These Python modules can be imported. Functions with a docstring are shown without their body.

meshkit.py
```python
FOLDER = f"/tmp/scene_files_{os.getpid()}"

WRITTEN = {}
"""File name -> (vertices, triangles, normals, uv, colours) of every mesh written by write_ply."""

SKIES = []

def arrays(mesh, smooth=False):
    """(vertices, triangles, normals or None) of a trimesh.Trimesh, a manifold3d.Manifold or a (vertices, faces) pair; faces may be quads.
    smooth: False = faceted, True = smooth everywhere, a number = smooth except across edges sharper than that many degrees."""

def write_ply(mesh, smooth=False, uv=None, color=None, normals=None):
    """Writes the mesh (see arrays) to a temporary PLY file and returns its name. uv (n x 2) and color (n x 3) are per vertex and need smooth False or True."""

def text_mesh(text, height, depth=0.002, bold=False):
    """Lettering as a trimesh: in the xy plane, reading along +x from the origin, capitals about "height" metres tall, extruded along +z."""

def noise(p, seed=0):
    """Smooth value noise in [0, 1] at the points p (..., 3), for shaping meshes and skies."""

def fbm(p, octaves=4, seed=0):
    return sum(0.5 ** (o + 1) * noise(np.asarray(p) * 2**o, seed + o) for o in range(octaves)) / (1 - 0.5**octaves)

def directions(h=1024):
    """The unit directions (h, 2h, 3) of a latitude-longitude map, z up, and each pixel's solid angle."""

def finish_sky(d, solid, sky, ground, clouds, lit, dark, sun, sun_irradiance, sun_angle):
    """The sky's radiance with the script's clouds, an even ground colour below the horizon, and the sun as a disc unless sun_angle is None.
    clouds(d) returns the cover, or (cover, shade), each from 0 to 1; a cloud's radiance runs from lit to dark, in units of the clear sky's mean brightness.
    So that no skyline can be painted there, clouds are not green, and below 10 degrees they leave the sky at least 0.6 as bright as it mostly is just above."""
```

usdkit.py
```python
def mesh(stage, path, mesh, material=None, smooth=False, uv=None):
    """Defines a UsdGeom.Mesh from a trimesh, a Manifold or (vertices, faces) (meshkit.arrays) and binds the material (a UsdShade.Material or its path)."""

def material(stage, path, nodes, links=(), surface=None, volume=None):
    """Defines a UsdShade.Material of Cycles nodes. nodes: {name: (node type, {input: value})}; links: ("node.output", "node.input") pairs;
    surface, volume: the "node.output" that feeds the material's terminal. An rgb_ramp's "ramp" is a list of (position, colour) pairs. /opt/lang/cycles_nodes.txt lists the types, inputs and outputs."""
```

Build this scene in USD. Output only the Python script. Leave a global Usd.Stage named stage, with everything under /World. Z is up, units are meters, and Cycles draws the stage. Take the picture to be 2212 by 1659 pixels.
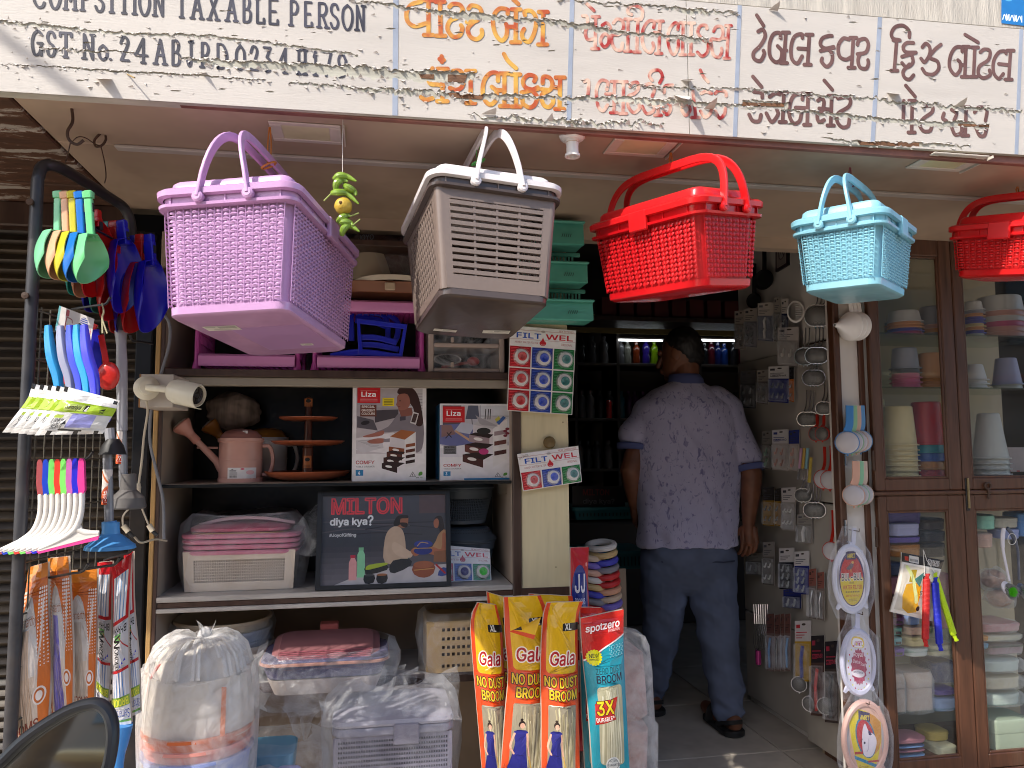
import math, random
import numpy as np, trimesh, shapely
from shapely import affinity
from shapely.geometry import Polygon, LineString, Point, box as sbox, MultiPolygon
from shapely.ops import unary_union
import manifold3d as m3
from pxr import Usd, UsdGeom, UsdLux, UsdShade, Sdf, Gf, Vt
import usdkit, meshkit
from math import sin, cos, pi, radians, atan2, hypot

stage = Usd.Stage.CreateInMemory()
UsdGeom.SetStageUpAxis(stage, 'Z'); UsdGeom.SetStageMetersPerUnit(stage, 1.0)
UsdGeom.Xform.Define(stage, '/World'); UsdGeom.Scope.Define(stage, '/World/Looks')
rng = np.random.default_rng(7); random.seed(7)

# ---------------------------------------------------------------- camera
# focal length in units of a 2212-pixel-wide picture; x runs along the shop front, y into the shop, z up from the shop floor
FOC, PITCH, YAW, ROLL, EYE = 1662.0, 4.92, 10.3, -0.3, np.array([0, 0, 1.20])
_p, _y, _r = map(radians, (PITCH, YAW, ROLL))
_f = np.array([sin(_y)*cos(_p), cos(_y)*cos(_p), sin(_p)]); _rt = np.array([cos(_y), -sin(_y), 0]); _up = np.cross(_rt, _f)
CR, CU = cos(_r)*_rt + sin(_r)*_up, -sin(_r)*_rt + cos(_r)*_up
cam = UsdGeom.Camera.Define(stage, '/World/camera')
cam.CreateHorizontalApertureAttr(36.0); cam.CreateFocalLengthAttr(36.0*FOC/2212)
cam.CreateClippingRangeAttr(Gf.Vec2f(0.05, 2000))
cam.AddTransformOp().Set(Gf.Matrix4d(*[float(a) for row in ([*CR, 0], [*CU, 0], [*(-_f), 0], [*EYE, 1]) for a in row]))
cam.CreateExposureAttr(EXPOSURE := 1.08)

# ---------------------------------------------------------------- sky and sun
SUN_EL, SUN_AZ = radians(44), radians(54)          # azimuth from the street side (-y) towards the left (-x)
SUN = np.array([-sin(SUN_AZ)*cos(SUN_EL), -cos(SUN_AZ)*cos(SUN_EL), sin(SUN_EL)])
usdkit.material(stage, '/World/Looks/sky', {
    's': ('sky_texture', {'sky_type': 'single_scattering', 'sun_disc': False, 'sun_elevation': SUN_EL, 'sun_rotation': atan2(SUN[0], SUN[1]), 'altitude': 60.0, 'air_density': 1.0, 'aerosol_density': 2.0, 'ozone_density': 1.0}),
    'b': ('background_shader', {'strength': 0.15})}, [('s.color', 'b.color')], surface='b.background')
dome = UsdLux.DomeLight.Define(stage, '/World/sky')
UsdShade.MaterialBindingAPI.Apply(dome.GetPrim()).Bind(UsdShade.Material.Get(stage, '/World/Looks/sky'))
sun = UsdLux.DistantLight.Define(stage, '/World/sun')
sun.CreateIntensityAttr(0.68); sun.CreateAngleAttr(0.53); sun.CreateColorAttr(Gf.Vec3f(1.0, 0.95, 0.87)); sun.CreateNormalizeAttr(True)
_z = SUN; _x = np.cross([0, 0, 1], _z); _x /= np.linalg.norm(_x); _yv = np.cross(_z, _x)
sun.AddTransformOp().Set(Gf.Matrix4d(*[float(a) for row in ([*_x, 0], [*_yv, 0], [*_z, 0], [0, 0, 5, 1]) for a in row]))

# ---------------------------------------------------------------- measuring: a sight line met with a plane of the place
def ray(u, v): return (u-1106)/FOC*CR - (v-829.5)/FOC*CU + _f
def P(u, v, Y): d = ray(u, v); return EYE + d*(Y/d[1])
def PX(u, v, X): d = ray(u, v); return EYE + d*(X/d[0])
def PZ(u, v, Z): d = ray(u, v); return EYE + d*((Z-EYE[2])/d[2])
def px(Y, u=1106, v=830): return float((P(u, v, Y)-EYE) @ _f)/FOC    # metres per pixel at depth Y

# ---------------------------------------------------------------- colours
def C(h, k=1.0):
    if not isinstance(h, str): return tuple(float(a)*k for a in h)
    h = h.lstrip('#'); c = [int(h[i:i+2], 16)/255 for i in (0, 2, 4)]
    return tuple(k*(a/12.92 if a <= .04045 else ((a+.055)/1.055)**2.4) for a in c)

# ---------------------------------------------------------------- materials
_M = {}
def mat(name, col, rough=.45, metal=0., vary=.08, vs=6., bump=0., bs=60., coat=0., spec=.5, trans=0., sub=0., dirt=0., stretch=None):
    """Plastic, paint, wood or metal: base colour broken by noise, uneven gloss, optional fine relief."""
    if name in _M: return _M[name]
    c = C(col); lo, hi = tuple(a*(1-vary) for a in c), tuple(min(1, a*(1+vary)) for a in c)
    n = {'t': ('texture_coordinate', {}), 'm': ('mapping', {'scale': stretch or (1, 1, 1)}), 'n': ('noise_texture', {'scale': vs, 'detail': 5.0, 'roughness': .6}),
         'r': ('rgb_ramp', {'ramp': [(.3, lo), (.7, hi)]}), 'g': ('map_range', {'from_min': .3, 'from_max': .7, 'to_min': max(.02, rough*.8), 'to_max': min(1, rough*1.25)}),
         'p': ('principled_bsdf', {'metallic': metal, 'coat_weight': coat, 'specular_ior_level': spec, 'transmission_weight': trans, 'subsurface_weight': sub, 'subsurface_scale': .01})}
    l = [('t.object', 'm.vector'), ('m.vector', 'n.vector'), ('n.fac', 'r.fac'), ('n.fac', 'g.value'), ('g.result', 'p.roughness')]
    out = 'r.color'
    if dirt:
        n['d'] = ('noise_texture', {'scale': vs*.35, 'detail': 6.0, 'roughness': .7}); n['dr'] = ('map_range', {'from_min': .5, 'from_max': .75, 'to_min': 0., 'to_max': dirt})
        n['dm'] = ('mix_color', {'b': C('#6b5a48')}); l += [('m.vector', 'd.vector'), ('d.fac', 'dr.value'), ('dr.result', 'dm.fac'), (out, 'dm.a')]; out = 'dm.result'
    l.append((out, 'p.base_color'))
    if bump:
        n['bn'] = ('noise_texture', {'scale': bs, 'detail': 3.0}); n['b'] = ('bump', {'strength': bump, 'distance': .002})
        l += [('m.vector', 'bn.vector'), ('bn.fac', 'b.height'), ('b.normal', 'p.normal')]
    _M[name] = usdkit.material(stage, '/World/Looks/'+name, n, l, surface='p.BSDF')
    return _M[name]
def pl(col, rough=.32, **k):
    """Moulded plastic of one colour."""
    key = 'plastic_' + (col.lstrip('#') if isinstance(col, str) else '_'.join('%03d' % (a*999) for a in col)) + '_%02d' % (rough*100)
    return mat(key, col, rough, vary=.05, vs=9, bump=.05, bs=140, **k)
def printed(name='print_card', rough=.4, coat=0., crinkle=0., cs=30.):
    if name in _M: return _M[name]
    n = {'a': ('attribute', {'attribute': 'ink'}), 't': ('texture_coordinate', {}), 'n': ('noise_texture', {'scale': cs, 'detail': 3.0, 'distortion': .6}), 'v': ('map_range', {'from_min': .25, 'from_max': .75, 'to_min': .88, 'to_max': 1.04}),
         'mm': ('mix_color', {'blend_type': 'multiply', 'fac': 1.0}), 'p': ('principled_bsdf', {'roughness': rough, 'coat_weight': coat, 'coat_roughness': .12}), 'b': ('bump', {'strength': crinkle, 'distance': .004})}
    l = [('t.object', 'n.vector'), ('n.fac', 'v.value'), ('a.color', 'mm.a'), ('v.result', 'mm.b'), ('mm.result', 'p.base_color')]
    if crinkle: l += [('n.fac', 'b.height'), ('b.normal', 'p.normal')]
    _M[name] = usdkit.material(stage, '/World/Looks/'+name, n, l, surface='p.BSDF')
    return _M[name]
def film(name='film', body=.06, edge=.45, tint=(.85, .85, .87), rough=.12, crinkle=.5, cs=22.):
    """Thin clear polythene: mostly see-through, milky where it turns away, crinkled sheen."""
    if name in _M: return _M[name]
    n = {'t': ('texture_coordinate', {}), 'n': ('noise_texture', {'scale': cs, 'detail': 4.0, 'distortion': 1.5}), 'b': ('bump', {'strength': crinkle, 'distance': .012}),
         'w': ('layer_weight', {'blend': .4}), 'f': ('map_range', {'to_min': body, 'to_max': edge}), 'n2': ('noise_texture', {'scale': cs*.6, 'detail': 3.0, 'distortion': 2.}),
         'f2': ('map_range', {'from_min': .55, 'from_max': .75, 'to_min': 0., 'to_max': body*.9}), 'ad': ('math', {'math_type': 'add', 'use_clamp': True}),
         'x': ('transparent_bsdf', {'color': (.97, .97, .97)}), 'p': ('principled_bsdf', {'base_color': tint, 'roughness': rough, 'specular_ior_level': .9}), 'tr': ('translucent_bsdf', {'color': tint}), 'pm': ('mix_closure', {'fac': .35}), 'm': ('mix_closure', {})}
    l = [('t.object', 'n.vector'), ('n.fac', 'b.height'), ('b.normal', 'p.normal'), ('b.normal', 'w.normal'), ('w.facing', 'f.value'), ('t.object', 'n2.vector'), ('n2.fac', 'f2.value'), ('f.result', 'ad.value1'), ('f2.result', 'ad.value2'),
         ('ad.value', 'm.fac'), ('x.BSDF', 'm.closure1'), ('p.BSDF', 'pm.closure1'), ('tr.BSDF', 'pm.closure2'), ('pm.closure', 'm.closure2')]
    _M[name] = usdkit.material(stage, '/World/Looks/'+name, n, l, surface='m.closure')
    return _M[name]
def pane(name='window_glass', tint=(.95, .97, .96), dust=.008):
    if name in _M: return _M[name]
    n = {'lw': ('layer_weight', {'blend': .5}), 'pw': ('math', {'math_type': 'power', 'value2': 4.5}), 'fr': ('math', {'math_type': 'multiply_add', 'value2': .85, 'value3': .04}), 'x': ('transparent_bsdf', {'color': tint}), 'g': ('glossy_bsdf', {'roughness': .02, 'color': (.95, .95, .95)}), 'm': ('mix_closure', {}), 'd': ('diffuse_bsdf', {'color': (.6, .58, .55)}),
         't': ('texture_coordinate', {}), 'n': ('noise_texture', {'scale': 5., 'detail': 5.}), 'r': ('map_range', {'from_min': .35, 'from_max': .75, 'to_min': dust*.4, 'to_max': dust*2}), 'm2': ('mix_closure', {})}
    l = [('lw.facing', 'pw.value1'), ('pw.value', 'fr.value1'), ('fr.value', 'm.fac'), ('x.BSDF', 'm.closure1'), ('g.BSDF', 'm.closure2'), ('t.object', 'n.vector'), ('n.fac', 'r.value'), ('r.result', 'm2.fac'), ('m.closure', 'm2.closure1'), ('d.BSDF', 'm2.closure2')]
    _M[name] = usdkit.material(stage, '/World/Looks/'+name, n, l, surface='m2.closure')
    return _M[name]
def glow(name, col, strength):
    if name not in _M: _M[name] = usdkit.material(stage, '/World/Looks/'+name, {'e': ('emission', {'color': C(col), 'strength': strength})}, surface='e.emission')
    return _M[name]

# ---------------------------------------------------------------- scene tree
_n = {}
def _num(base):
    k = _n.get(base, -1)+1; _n[base] = k
    return base if k == 0 else '%s_%03d' % (base, k)
class Node:
    def __init__(s, path, M): s.path, s.M = path, M
def thing(name, label, cat, loc=(0, 0, 0), M=None, group=None, kind=None):
    path = _num('/World/'+name); x = UsdGeom.Xform.Define(stage, path)
    if M is None: M = np.eye(4); M[:3, 3] = loc
    x.AddTransformOp().Set(Gf.Matrix4d(*[float(a) for a in M.T.ravel()])); p = x.GetPrim()
    for k, v in (('label', label), ('category', cat), ('group', group), ('kind', kind)):
        if v: p.SetCustomDataByKey(k, v)
    return Node(path, M)
def VF(m):
    if isinstance(m, list): return cat(m)
    if hasattr(m, 'to_mesh'): q = m.to_mesh(); return np.asarray(q.vert_properties[:, :3], float), np.asarray(q.tri_verts, int)
    if isinstance(m, tuple):
        v, f = np.asarray(m[0], float), np.asarray(m[1], int)
        return v, (np.vstack([f[:, [0, 1, 2]], f[:, [0, 2, 3]]]) if f.shape[1] == 4 else f)
    return np.array(m.vertices), np.array(m.faces)
def cat(ms):
    V, F, n = [], [], 0
    for m in ms:
        v, f = VF(m); V.append(v); F.append(f+n); n += len(v)
    return np.vstack(V), np.vstack(F)
def part(t, name, m, material, smooth=35, w=True, label=None, kind=None, ink=None):
    """One mesh under a thing or a part. w: the mesh is given in the place's own coordinates."""
    path = _num(t.path+'/'+name); v, f = VF(m)
    if w: v = (v-t.M[:3, 3]) @ np.linalg.inv(t.M[:3, :3]).T
    if ink is not None:                        # ink: one colour per face
        v, f, ink = v[f].reshape(-1, 3), np.arange(len(f)*3).reshape(-1, 3), np.repeat(np.asarray(ink, np.float32), 3, 0)
        me = usdkit.mesh(stage, path, (v, f), material, smooth=False)
        UsdGeom.PrimvarsAPI(me).CreatePrimvar('ink', Sdf.ValueTypeNames.Color3fArray, 'vertex').Set(Vt.Vec3fArray.FromNumpy(ink))
    else: me = usdkit.mesh(stage, path, (v, f), material, smooth=smooth)
    p = me.GetPrim()
    if label: p.SetCustomDataByKey('label', label)
    if kind: p.SetCustomDataByKey('kind', kind)
    return Node(path, t.M)
def single(name, label, cat_, m, material, loc=None, smooth=35, group=None, kind=None, ink=None):
    """A thing that is one mesh."""
    v, f = VF(m)
    if loc is None: loc = (v.min(0)+v.max(0))/2
    t = thing(name, label, cat_, loc, group=group, kind=kind); part(t, 'body', m, material, smooth, ink=ink); return t
def structure(name, m, material, smooth=35):
    path = _num('/World/'+name); v, f = VF(m); me = usdkit.mesh(stage, path, (v, f), material, smooth=smooth); me.GetPrim().SetCustomDataByKey('kind', 'structure'); return Node(path, np.eye(4))

# ---------------------------------------------------------------- shapes
def Mx(loc=(0, 0, 0), rz=0, rx=0, ry=0, s=1.):
    a, b, c = radians(rz), radians(rx), radians(ry)
    Z = np.array([[cos(a), -sin(a), 0], [sin(a), cos(a), 0], [0, 0, 1]]); X = np.array([[1, 0, 0], [0, cos(b), -sin(b)], [0, sin(b), cos(b)]]); Y = np.array([[cos(c), 0, sin(c)], [0, 1, 0], [-sin(c), 0, cos(c)]])
    M = np.eye(4); M[:3, :3] = Z @ X @ Y * s; M[:3, 3] = loc; return M
def tf(m, M): v, f = VF(m); return v @ M[:3, :3].T + M[:3, 3], f
def frame(z, x=(1, 0, 0)):
    """4 x 4 turning local z to the direction z."""
    z = np.asarray(z, float)/np.linalg.norm(z); x = np.asarray(x, float)
    if abs(z @ x)/np.linalg.norm(x) > .95: x = np.array([0, 1, 0.])
    y = np.cross(z, x); y /= np.linalg.norm(y); M = np.eye(4); M[:3, 0], M[:3, 1], M[:3, 2] = np.cross(y, z), y, z; return M
def hull(p): h = m3.Manifold.hull_points(np.asarray(p, np.float64)); return VF(h)
def box(x0, x1, y0, y1, z0, z1, b=.003):
    b = min(b, abs(x1-x0)*.4, abs(y1-y0)*.4, abs(z1-z0)*.4); pts = []
    for sx, x in ((1, x0), (-1, x1)):
        for sy, y in ((1, y0), (-1, y1)):
            for sz, z in ((1, z0), (-1, z1)): pts += [(x, y+sy*b, z+sz*b), (x+sx*b, y, z+sz*b), (x+sx*b, y+sy*b, z)]
    return hull(pts)
def plain(x0, x1, y0, y1, z0, z1):
    v = np.array([(x, y, z) for x in (x0, x1) for y in (y0, y1) for z in (z0, z1)], float)
    return v, np.array([(0, 1, 3, 2), (4, 6, 7, 5), (0, 4, 5, 1), (2, 3, 7, 6), (0, 2, 6, 4), (1, 5, 7, 3)])
def grid(fn, nu, nv, cu=False):
    """Sheet: fn(u, v) for arrays in 0..1."""
    U, V = np.meshgrid(np.linspace(0, 1, nu+1), np.linspace(0, 1, nv+1), indexing='ij'); p = np.stack(fn(U, V), -1).reshape(-1, 3)
    i, j = np.meshgrid(np.arange(nu), np.arange(nv), indexing='ij'); a = (i*(nv+1)+j).ravel()
    return p, np.stack([a, a+nv+1, a+nv+2, a+1], -1)
def thick(g, nu, nv, t):
    """A sheet made by grid() given thickness t along its normals."""
    v, f = g; tv, tn = v, np.zeros_like(v); q = VF((v, f))[1]
    fn = np.cross(v[q[:, 1]]-v[q[:, 0]], v[q[:, 2]]-v[q[:, 0]])
    for k in range(3): np.add.at(tn, q[:, k], fn)
    tn /= np.maximum(np.linalg.norm(tn, axis=1, keepdims=True), 1e-12); n = len(v)
    idx = np.arange(n).reshape(nu+1, nv+1); rim = np.concatenate([idx[0, :], idx[1:, -1], idx[-1, -2::-1], idx[-2:0:-1, 0]]); nx = np.roll(rim, -1)
    side = np.stack([rim, nx, nx+n, rim+n], -1)
    return np.vstack([v, v+tn*t]), np.vstack([f[:, ::-1], f+n, side])
def smooth_path(p, k=6, closed=False):
    p = np.asarray(p, float)
    if len(p) < 3: return p
    q = np.vstack([p[-1:], p, p[:2]]) if closed else np.vstack([2*p[:1]-p[1:2], p, 2*p[-1:]-p[-2:-1]]); out = []
    for i in range(len(q)-3):
        a, b, c, d = q[i:i+4]
        for t in np.linspace(0, 1, k, endpoint=False): out.append(.5*((2*b)+(-a+c)*t+(2*a-5*b+4*c-d)*t*t+(-a+3*b-3*c+d)*t**3))
    if not closed: out.append(p[-1])
    return np.array(out)
def sweep(path, sec, closed=False, ref=None, scale=None, cap=True):
    """Sweeps a closed 2-D outline along a path; ref fixes the outline's second axis."""
    path, sec = np.asarray(path, float), np.asarray(sec, float); n, m = len(path), len(sec)
    t = np.roll(path, -1, 0)-np.roll(path, 1, 0)
    if not closed: t[0], t[-1] = path[1]-path[0], path[-1]-path[-2]
    t /= np.maximum(np.linalg.norm(t, axis=1, keepdims=True), 1e-12); V = []
    b = np.asarray(ref, float) if ref is not None else (np.array([0, 0, 1.]) if abs(t[0][2]) < .9 else np.array([1., 0, 0]))
    for i in range(n):
        if ref is not None: b = np.asarray(ref, float)
        b = b-(b @ t[i])*t[i]; b /= max(np.linalg.norm(b), 1e-9); a = np.cross(b, t[i]); k = 1 if scale is None else scale[i]
        V.append(path[i]+k*(sec[:, :1]*a+sec[:, 1:]*b))
    V = np.vstack(V); F = []; r = n if closed else n-1
    i, j = np.meshgrid(np.arange(r), np.arange(m), indexing='ij'); i, j = i.ravel(), j.ravel(); i2, j2 = (i+1) % n, (j+1) % m
    F = VF((V, np.stack([i*m+j, i*m+j2, i2*m+j2, i2*m+j], -1)))[1]
    if cap and not closed:
        c = np.array([path[0], path[-1]]); o = len(V); V = np.vstack([V, c]); j = np.arange(m); j2 = (j+1) % m
        F = np.vstack([F, np.stack([np.full(m, o), j2, j], -1), np.stack([np.full(m, o+1), (n-1)*m+j, (n-1)*m+j2], -1)])
    return V, F
def circ(n, rx, ry=None): a = np.arange(n)*2*pi/n; return np.stack([rx*np.cos(a), (ry or rx)*np.sin(a)], -1)
def rsec(w, h, r=None):
    """Rounded-rectangle outline, 12 points."""
    r = r or min(w, h)*.3; o = []
    for cx, cy, a in ((w/2-r, h/2-r, 0), (-w/2+r, h/2-r, 90), (-w/2+r, -h/2+r, 180), (w/2-r, -h/2+r, 270)):
        for d in (0, 45, 90): o.append((cx+r*cos(radians(a+d)), cy+r*sin(radians(a+d))))
    return np.array(o)
def tube(path, r, n=8, closed=False, scale=None): return sweep(path, circ(n, r), closed, scale=scale)
def lathe(prof, n=28, wob=0.):
    """Turns (radius, height) points round z."""
    prof = np.asarray(prof, float); m = len(prof); a = np.arange(n)*2*pi/n
    V = np.stack([prof[None, :, 0]*np.cos(a)[:, None], prof[None, :, 0]*np.sin(a)[:, None], np.broadcast_to(prof[None, :, 1], (n, m))], -1).reshape(-1, 3)
    i, j = np.meshgrid(np.arange(n), np.arange(m-1), indexing='ij'); i, j = i.ravel(), j.ravel(); i2 = (i+1) % n
    return V, np.stack([i*m+j, i2*m+j, i2*m+j+1, i*m+j+1], -1)
def cup(rb, rt, h, wall=.002, lip=.004, n=24):
    """An open tapered vessel with a rolled lip, base at z = 0."""
    return lathe([(0, 0), (rb*.96, 0), (rb, .003), (rt, h-lip), (rt+lip, h-lip), (rt+lip, h), (rt-wall, h), (rb-wall, .006), (0, .006)], n)
def rring(w, l, r, n=6):
    """Rounded-rectangle ring in the xy plane."""
    o = []
    for cx, cy, a in ((w/2-r, l/2-r, 0), (-w/2+r, l/2-r, 90), (-w/2+r, -l/2+r, 180), (w/2-r, -l/2+r, 270)):
        for d in np.linspace(0, 90, n): o.append((cx+r*cos(radians(a+d)), cy+r*sin(radians(a+d))))
    return np.array(o)
def loft(rings, cap0=True, cap1=True):
    """Joins closed rings of equal size."""
    m = len(rings[0]); V = np.vstack(rings); F = []
    i, j = np.meshgrid(np.arange(len(rings)-1), np.arange(m), indexing='ij'); i, j = i.ravel(), j.ravel(); j2 = (j+1) % m
    F = VF((V, np.stack([i*m+j, i*m+j2, (i+1)*m+j2, (i+1)*m+j], -1)))[1]; j = np.arange(m); j2 = (j+1) % m
    if cap0: V = np.vstack([V, rings[0].mean(0)]); F = np.vstack([F, np.stack([np.full(m, len(V)-1), j2, j], -1)])
    if cap1: o = (len(rings)-1)*m; V = np.vstack([V, rings[-1].mean(0)]); F = np.vstack([F, np.stack([np.full(m, len(V)-1), o+j, o+j2], -1)])
    return V, F
def rbox(w, l, levels, r=.02, n=5):
    """Rounded-rectangle body: levels = (height, inset) from bottom to top."""
    return loft([np.c_[rring(w-2*i, l-2*i, max(r-i*.5, .002), n), np.full(4*n, z)] for z, i in levels])
def ball(r, sub=2): s = trimesh.creation.icosphere(sub, 1.0); return np.array(s.vertices)*np.asarray(r), np.array(s.faces)
def prism(poly, d0, d1):
    """Extrudes a shapely shape: its x, y become x, z; depth d0..d1 along y."""
    ms = []
    for g in getattr(poly, 'geoms', [poly]):
        if g.is_empty or g.area < 1e-9: continue
        e = trimesh.creation.extrude_polygon(g, abs(d1-d0), engine='earcut'); v = np.array(e.vertices); ms.append((np.stack([v[:, 0], max(d0, d1)-v[:, 2], v[:, 1]], -1), np.array(e.faces)))
    return cat(ms)
def flat(poly):
    V, F, n = [], [], 0
    for g in getattr(poly, 'geoms', [poly]):
        if g.geom_type != 'Polygon' or g.area < 1e-10: continue
        v, f = trimesh.creation.triangulate_polygon(g, engine='earcut'); a = v[f]; cr = (a[:, 1, 0]-a[:, 0, 0])*(a[:, 2, 1]-a[:, 0, 1])-(a[:, 1, 1]-a[:, 0, 1])*(a[:, 2, 0]-a[:, 0, 0])
        f = np.where(cr[:, None] < 0, f[:, ::-1], f); V.append(v); F.append(f+n); n += len(v)
    return (np.vstack(V), np.vstack(F)) if V else (np.zeros((0, 2)), np.zeros((0, 3), int))

# ---------------------------------------------------------------- flat print: shapes of one colour each, cut so that none overlap
_T = {}
def letters(txt, bold=True):
    """The outline of a line of lettering, capitals 1 high, from x = 0."""
    if (txt, bold) not in _T:
        m = meshkit.text_mesh(txt, 1.0, .1, bold); n = m.face_normals[:, 2] > .9; t = np.array(m.vertices)[np.array(m.faces)[n]][:, :, :2]
        g = unary_union([Polygon(a) for a in t if Polygon(a).area > 1e-7]).buffer(.004).simplify(.012); _T[(txt, bold)] = g
    return _T[(txt, bold)]
class Art:
    def __init__(s, w, h, bg='#ffffff'): s.w, s.h, s.L = w, h, []; s.page = sbox(0, 0, w, h); s.add(s.page, bg)
    def add(s, g, col, k=1.0): s.L.append((g, C(col, k))); return s
    def rect(s, x0, y0, x1, y1, col, r=0):
        g = sbox(min(x0, x1), min(y0, y1), max(x0, x1), max(y0, y1)); return s.add(g.buffer(-r).buffer(r, quad_segs=4) if r else g, col)
    def poly(s, pts, col, sm=0): return s.add(Polygon(smooth_path(pts, sm, True) if sm else pts).buffer(0), col)
    def ell(s, x, y, rx, ry, col, rot=0): return s.add(affinity.rotate(affinity.scale(Point(x, y).buffer(1, quad_segs=6), rx, ry), rot), col)
    def line(s, pts, w, col, sm=0): return s.add(LineString(smooth_path(pts, sm) if sm else pts).buffer(w/2, quad_segs=2), col)
    def text(s, txt, x, y, h, col, sx=.8, bold=True, rot=0, outline=None, ow=0, width=None, shear=0):
        g = letters(txt, bold); b = g.bounds
        if width: sx = width/((b[2]-b[0])*h)
        g = affinity.affine_transform(g, [h*sx, h*shear, 0, h, x-b[0]*h*sx, y]); g = affinity.rotate(g, rot, origin=(x, y)) if rot else g
        if outline: s.add(g.buffer(ow, quad_segs=2), outline)
        return s.add(g, col)
    def grad(s, x0, y0, x1, y1, c0, c1, n=8):
        a, b = np.array(C(c0)), np.array(C(c1))
        for i in range(n): s.rect(x0, y0+(y1-y0)*i/n, x1, y0+(y1-y0)*(i+1)/n, tuple(a+(b-a)*(i+.5)/n))
        return s
    def cut(s, edge=None):
        top, V, F, K, n = None, [], [], [], 0
        for g, c in reversed(s.L):
            g = g.intersection(s.page); vis = g if top is None else g.difference(top); v, f = flat(vis); top = g if top is None else top.union(g)
            if not len(f): continue
            if edge: v3, f = trimesh.remesh.subdivide_to_size(np.c_[v, np.zeros(len(v))], f, edge, max_iter=12); v = v3[:, :2]
            V.append(v); F.append(f+n); K.append(np.tile(c, (len(f), 1))); n += len(v)
        return np.vstack(V), np.vstack(F), np.vstack(K)
def put(t, name, art, fn, material, edge=None, label=None):
    """Lays a print on a surface: fn(s, t) with s, t in 0..1 gives points."""
    v, f, k = art.cut(edge); p = np.stack(fn(v[:, 0]/art.w, v[:, 1]/art.h), -1)
    a = p[f]; e = [fn(np.array([.5, .51, .5]), np.array([.5, .5, .51]))]; 
    return part(t, name, (p, f), material, False, ink=k, label=label)
def quad(c00, c10, c11, c01):
    """Bilinear patch through four corners (s, t) = 00, 10, 11, 01."""
    c = [np.asarray(x, float) for x in (c00, c10, c11, c01)]
    def fn(s, t): p = (1-s)[..., None]*(1-t)[..., None]*c[0]+s[..., None]*(1-t)[..., None]*c[1]+s[..., None]*t[..., None]*c[2]+(1-s)[..., None]*t[..., None]*c[3]; return p[..., 0], p[..., 1], p[..., 2]
    return fn
def edges(L, R, YL, YR=None, bulge=0., wav=0., seed=0, nb=1.):
    """Surface between two edge lines given as sight lines (top to bottom) at depths YL, YR; s left to right, t bottom to top. It bulges towards the street."""
    YR = YL if YR is None else YR
    yl, yr = (YL, YL) if np.ndim(YL) == 0 else YL, (YR, YR) if np.ndim(YR) == 0 else YR
    def line(Q, y):
        Q = smooth_path(Q, 8); d = np.r_[0, np.cumsum(np.hypot(*np.diff(Q, axis=0).T))]; d /= d[-1]
        W = np.array([P(a, b, y[0]+(y[1]-y[0])*k) for (a, b), k in zip(Q, d)]); return d, W
    dl, wl = line(L, yl); dr, wr = line(R, yr)
    def fn(s, t):
        k = 1-t; a = np.stack([np.interp(k, dl, wl[:, i]) for i in range(3)], -1); b = np.stack([np.interp(k, dr, wr[:, i]) for i in range(3)], -1)
        p = a+(b-a)*s[..., None]; h = bulge*np.sin(pi*np.clip(s, 0, 1))**.7*np.clip(4*k*(1-k)*nb, 0, 1)
        if wav: h = h+wav*(meshkit.fbm(np.stack([s*4, t*6, np.full_like(s, seed)], -1), 3, 5)-.5)*2*np.clip(6*s*(1-s), .15, 1)
        return p[..., 0], p[..., 1]-h, p[..., 2]
    return fn
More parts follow.
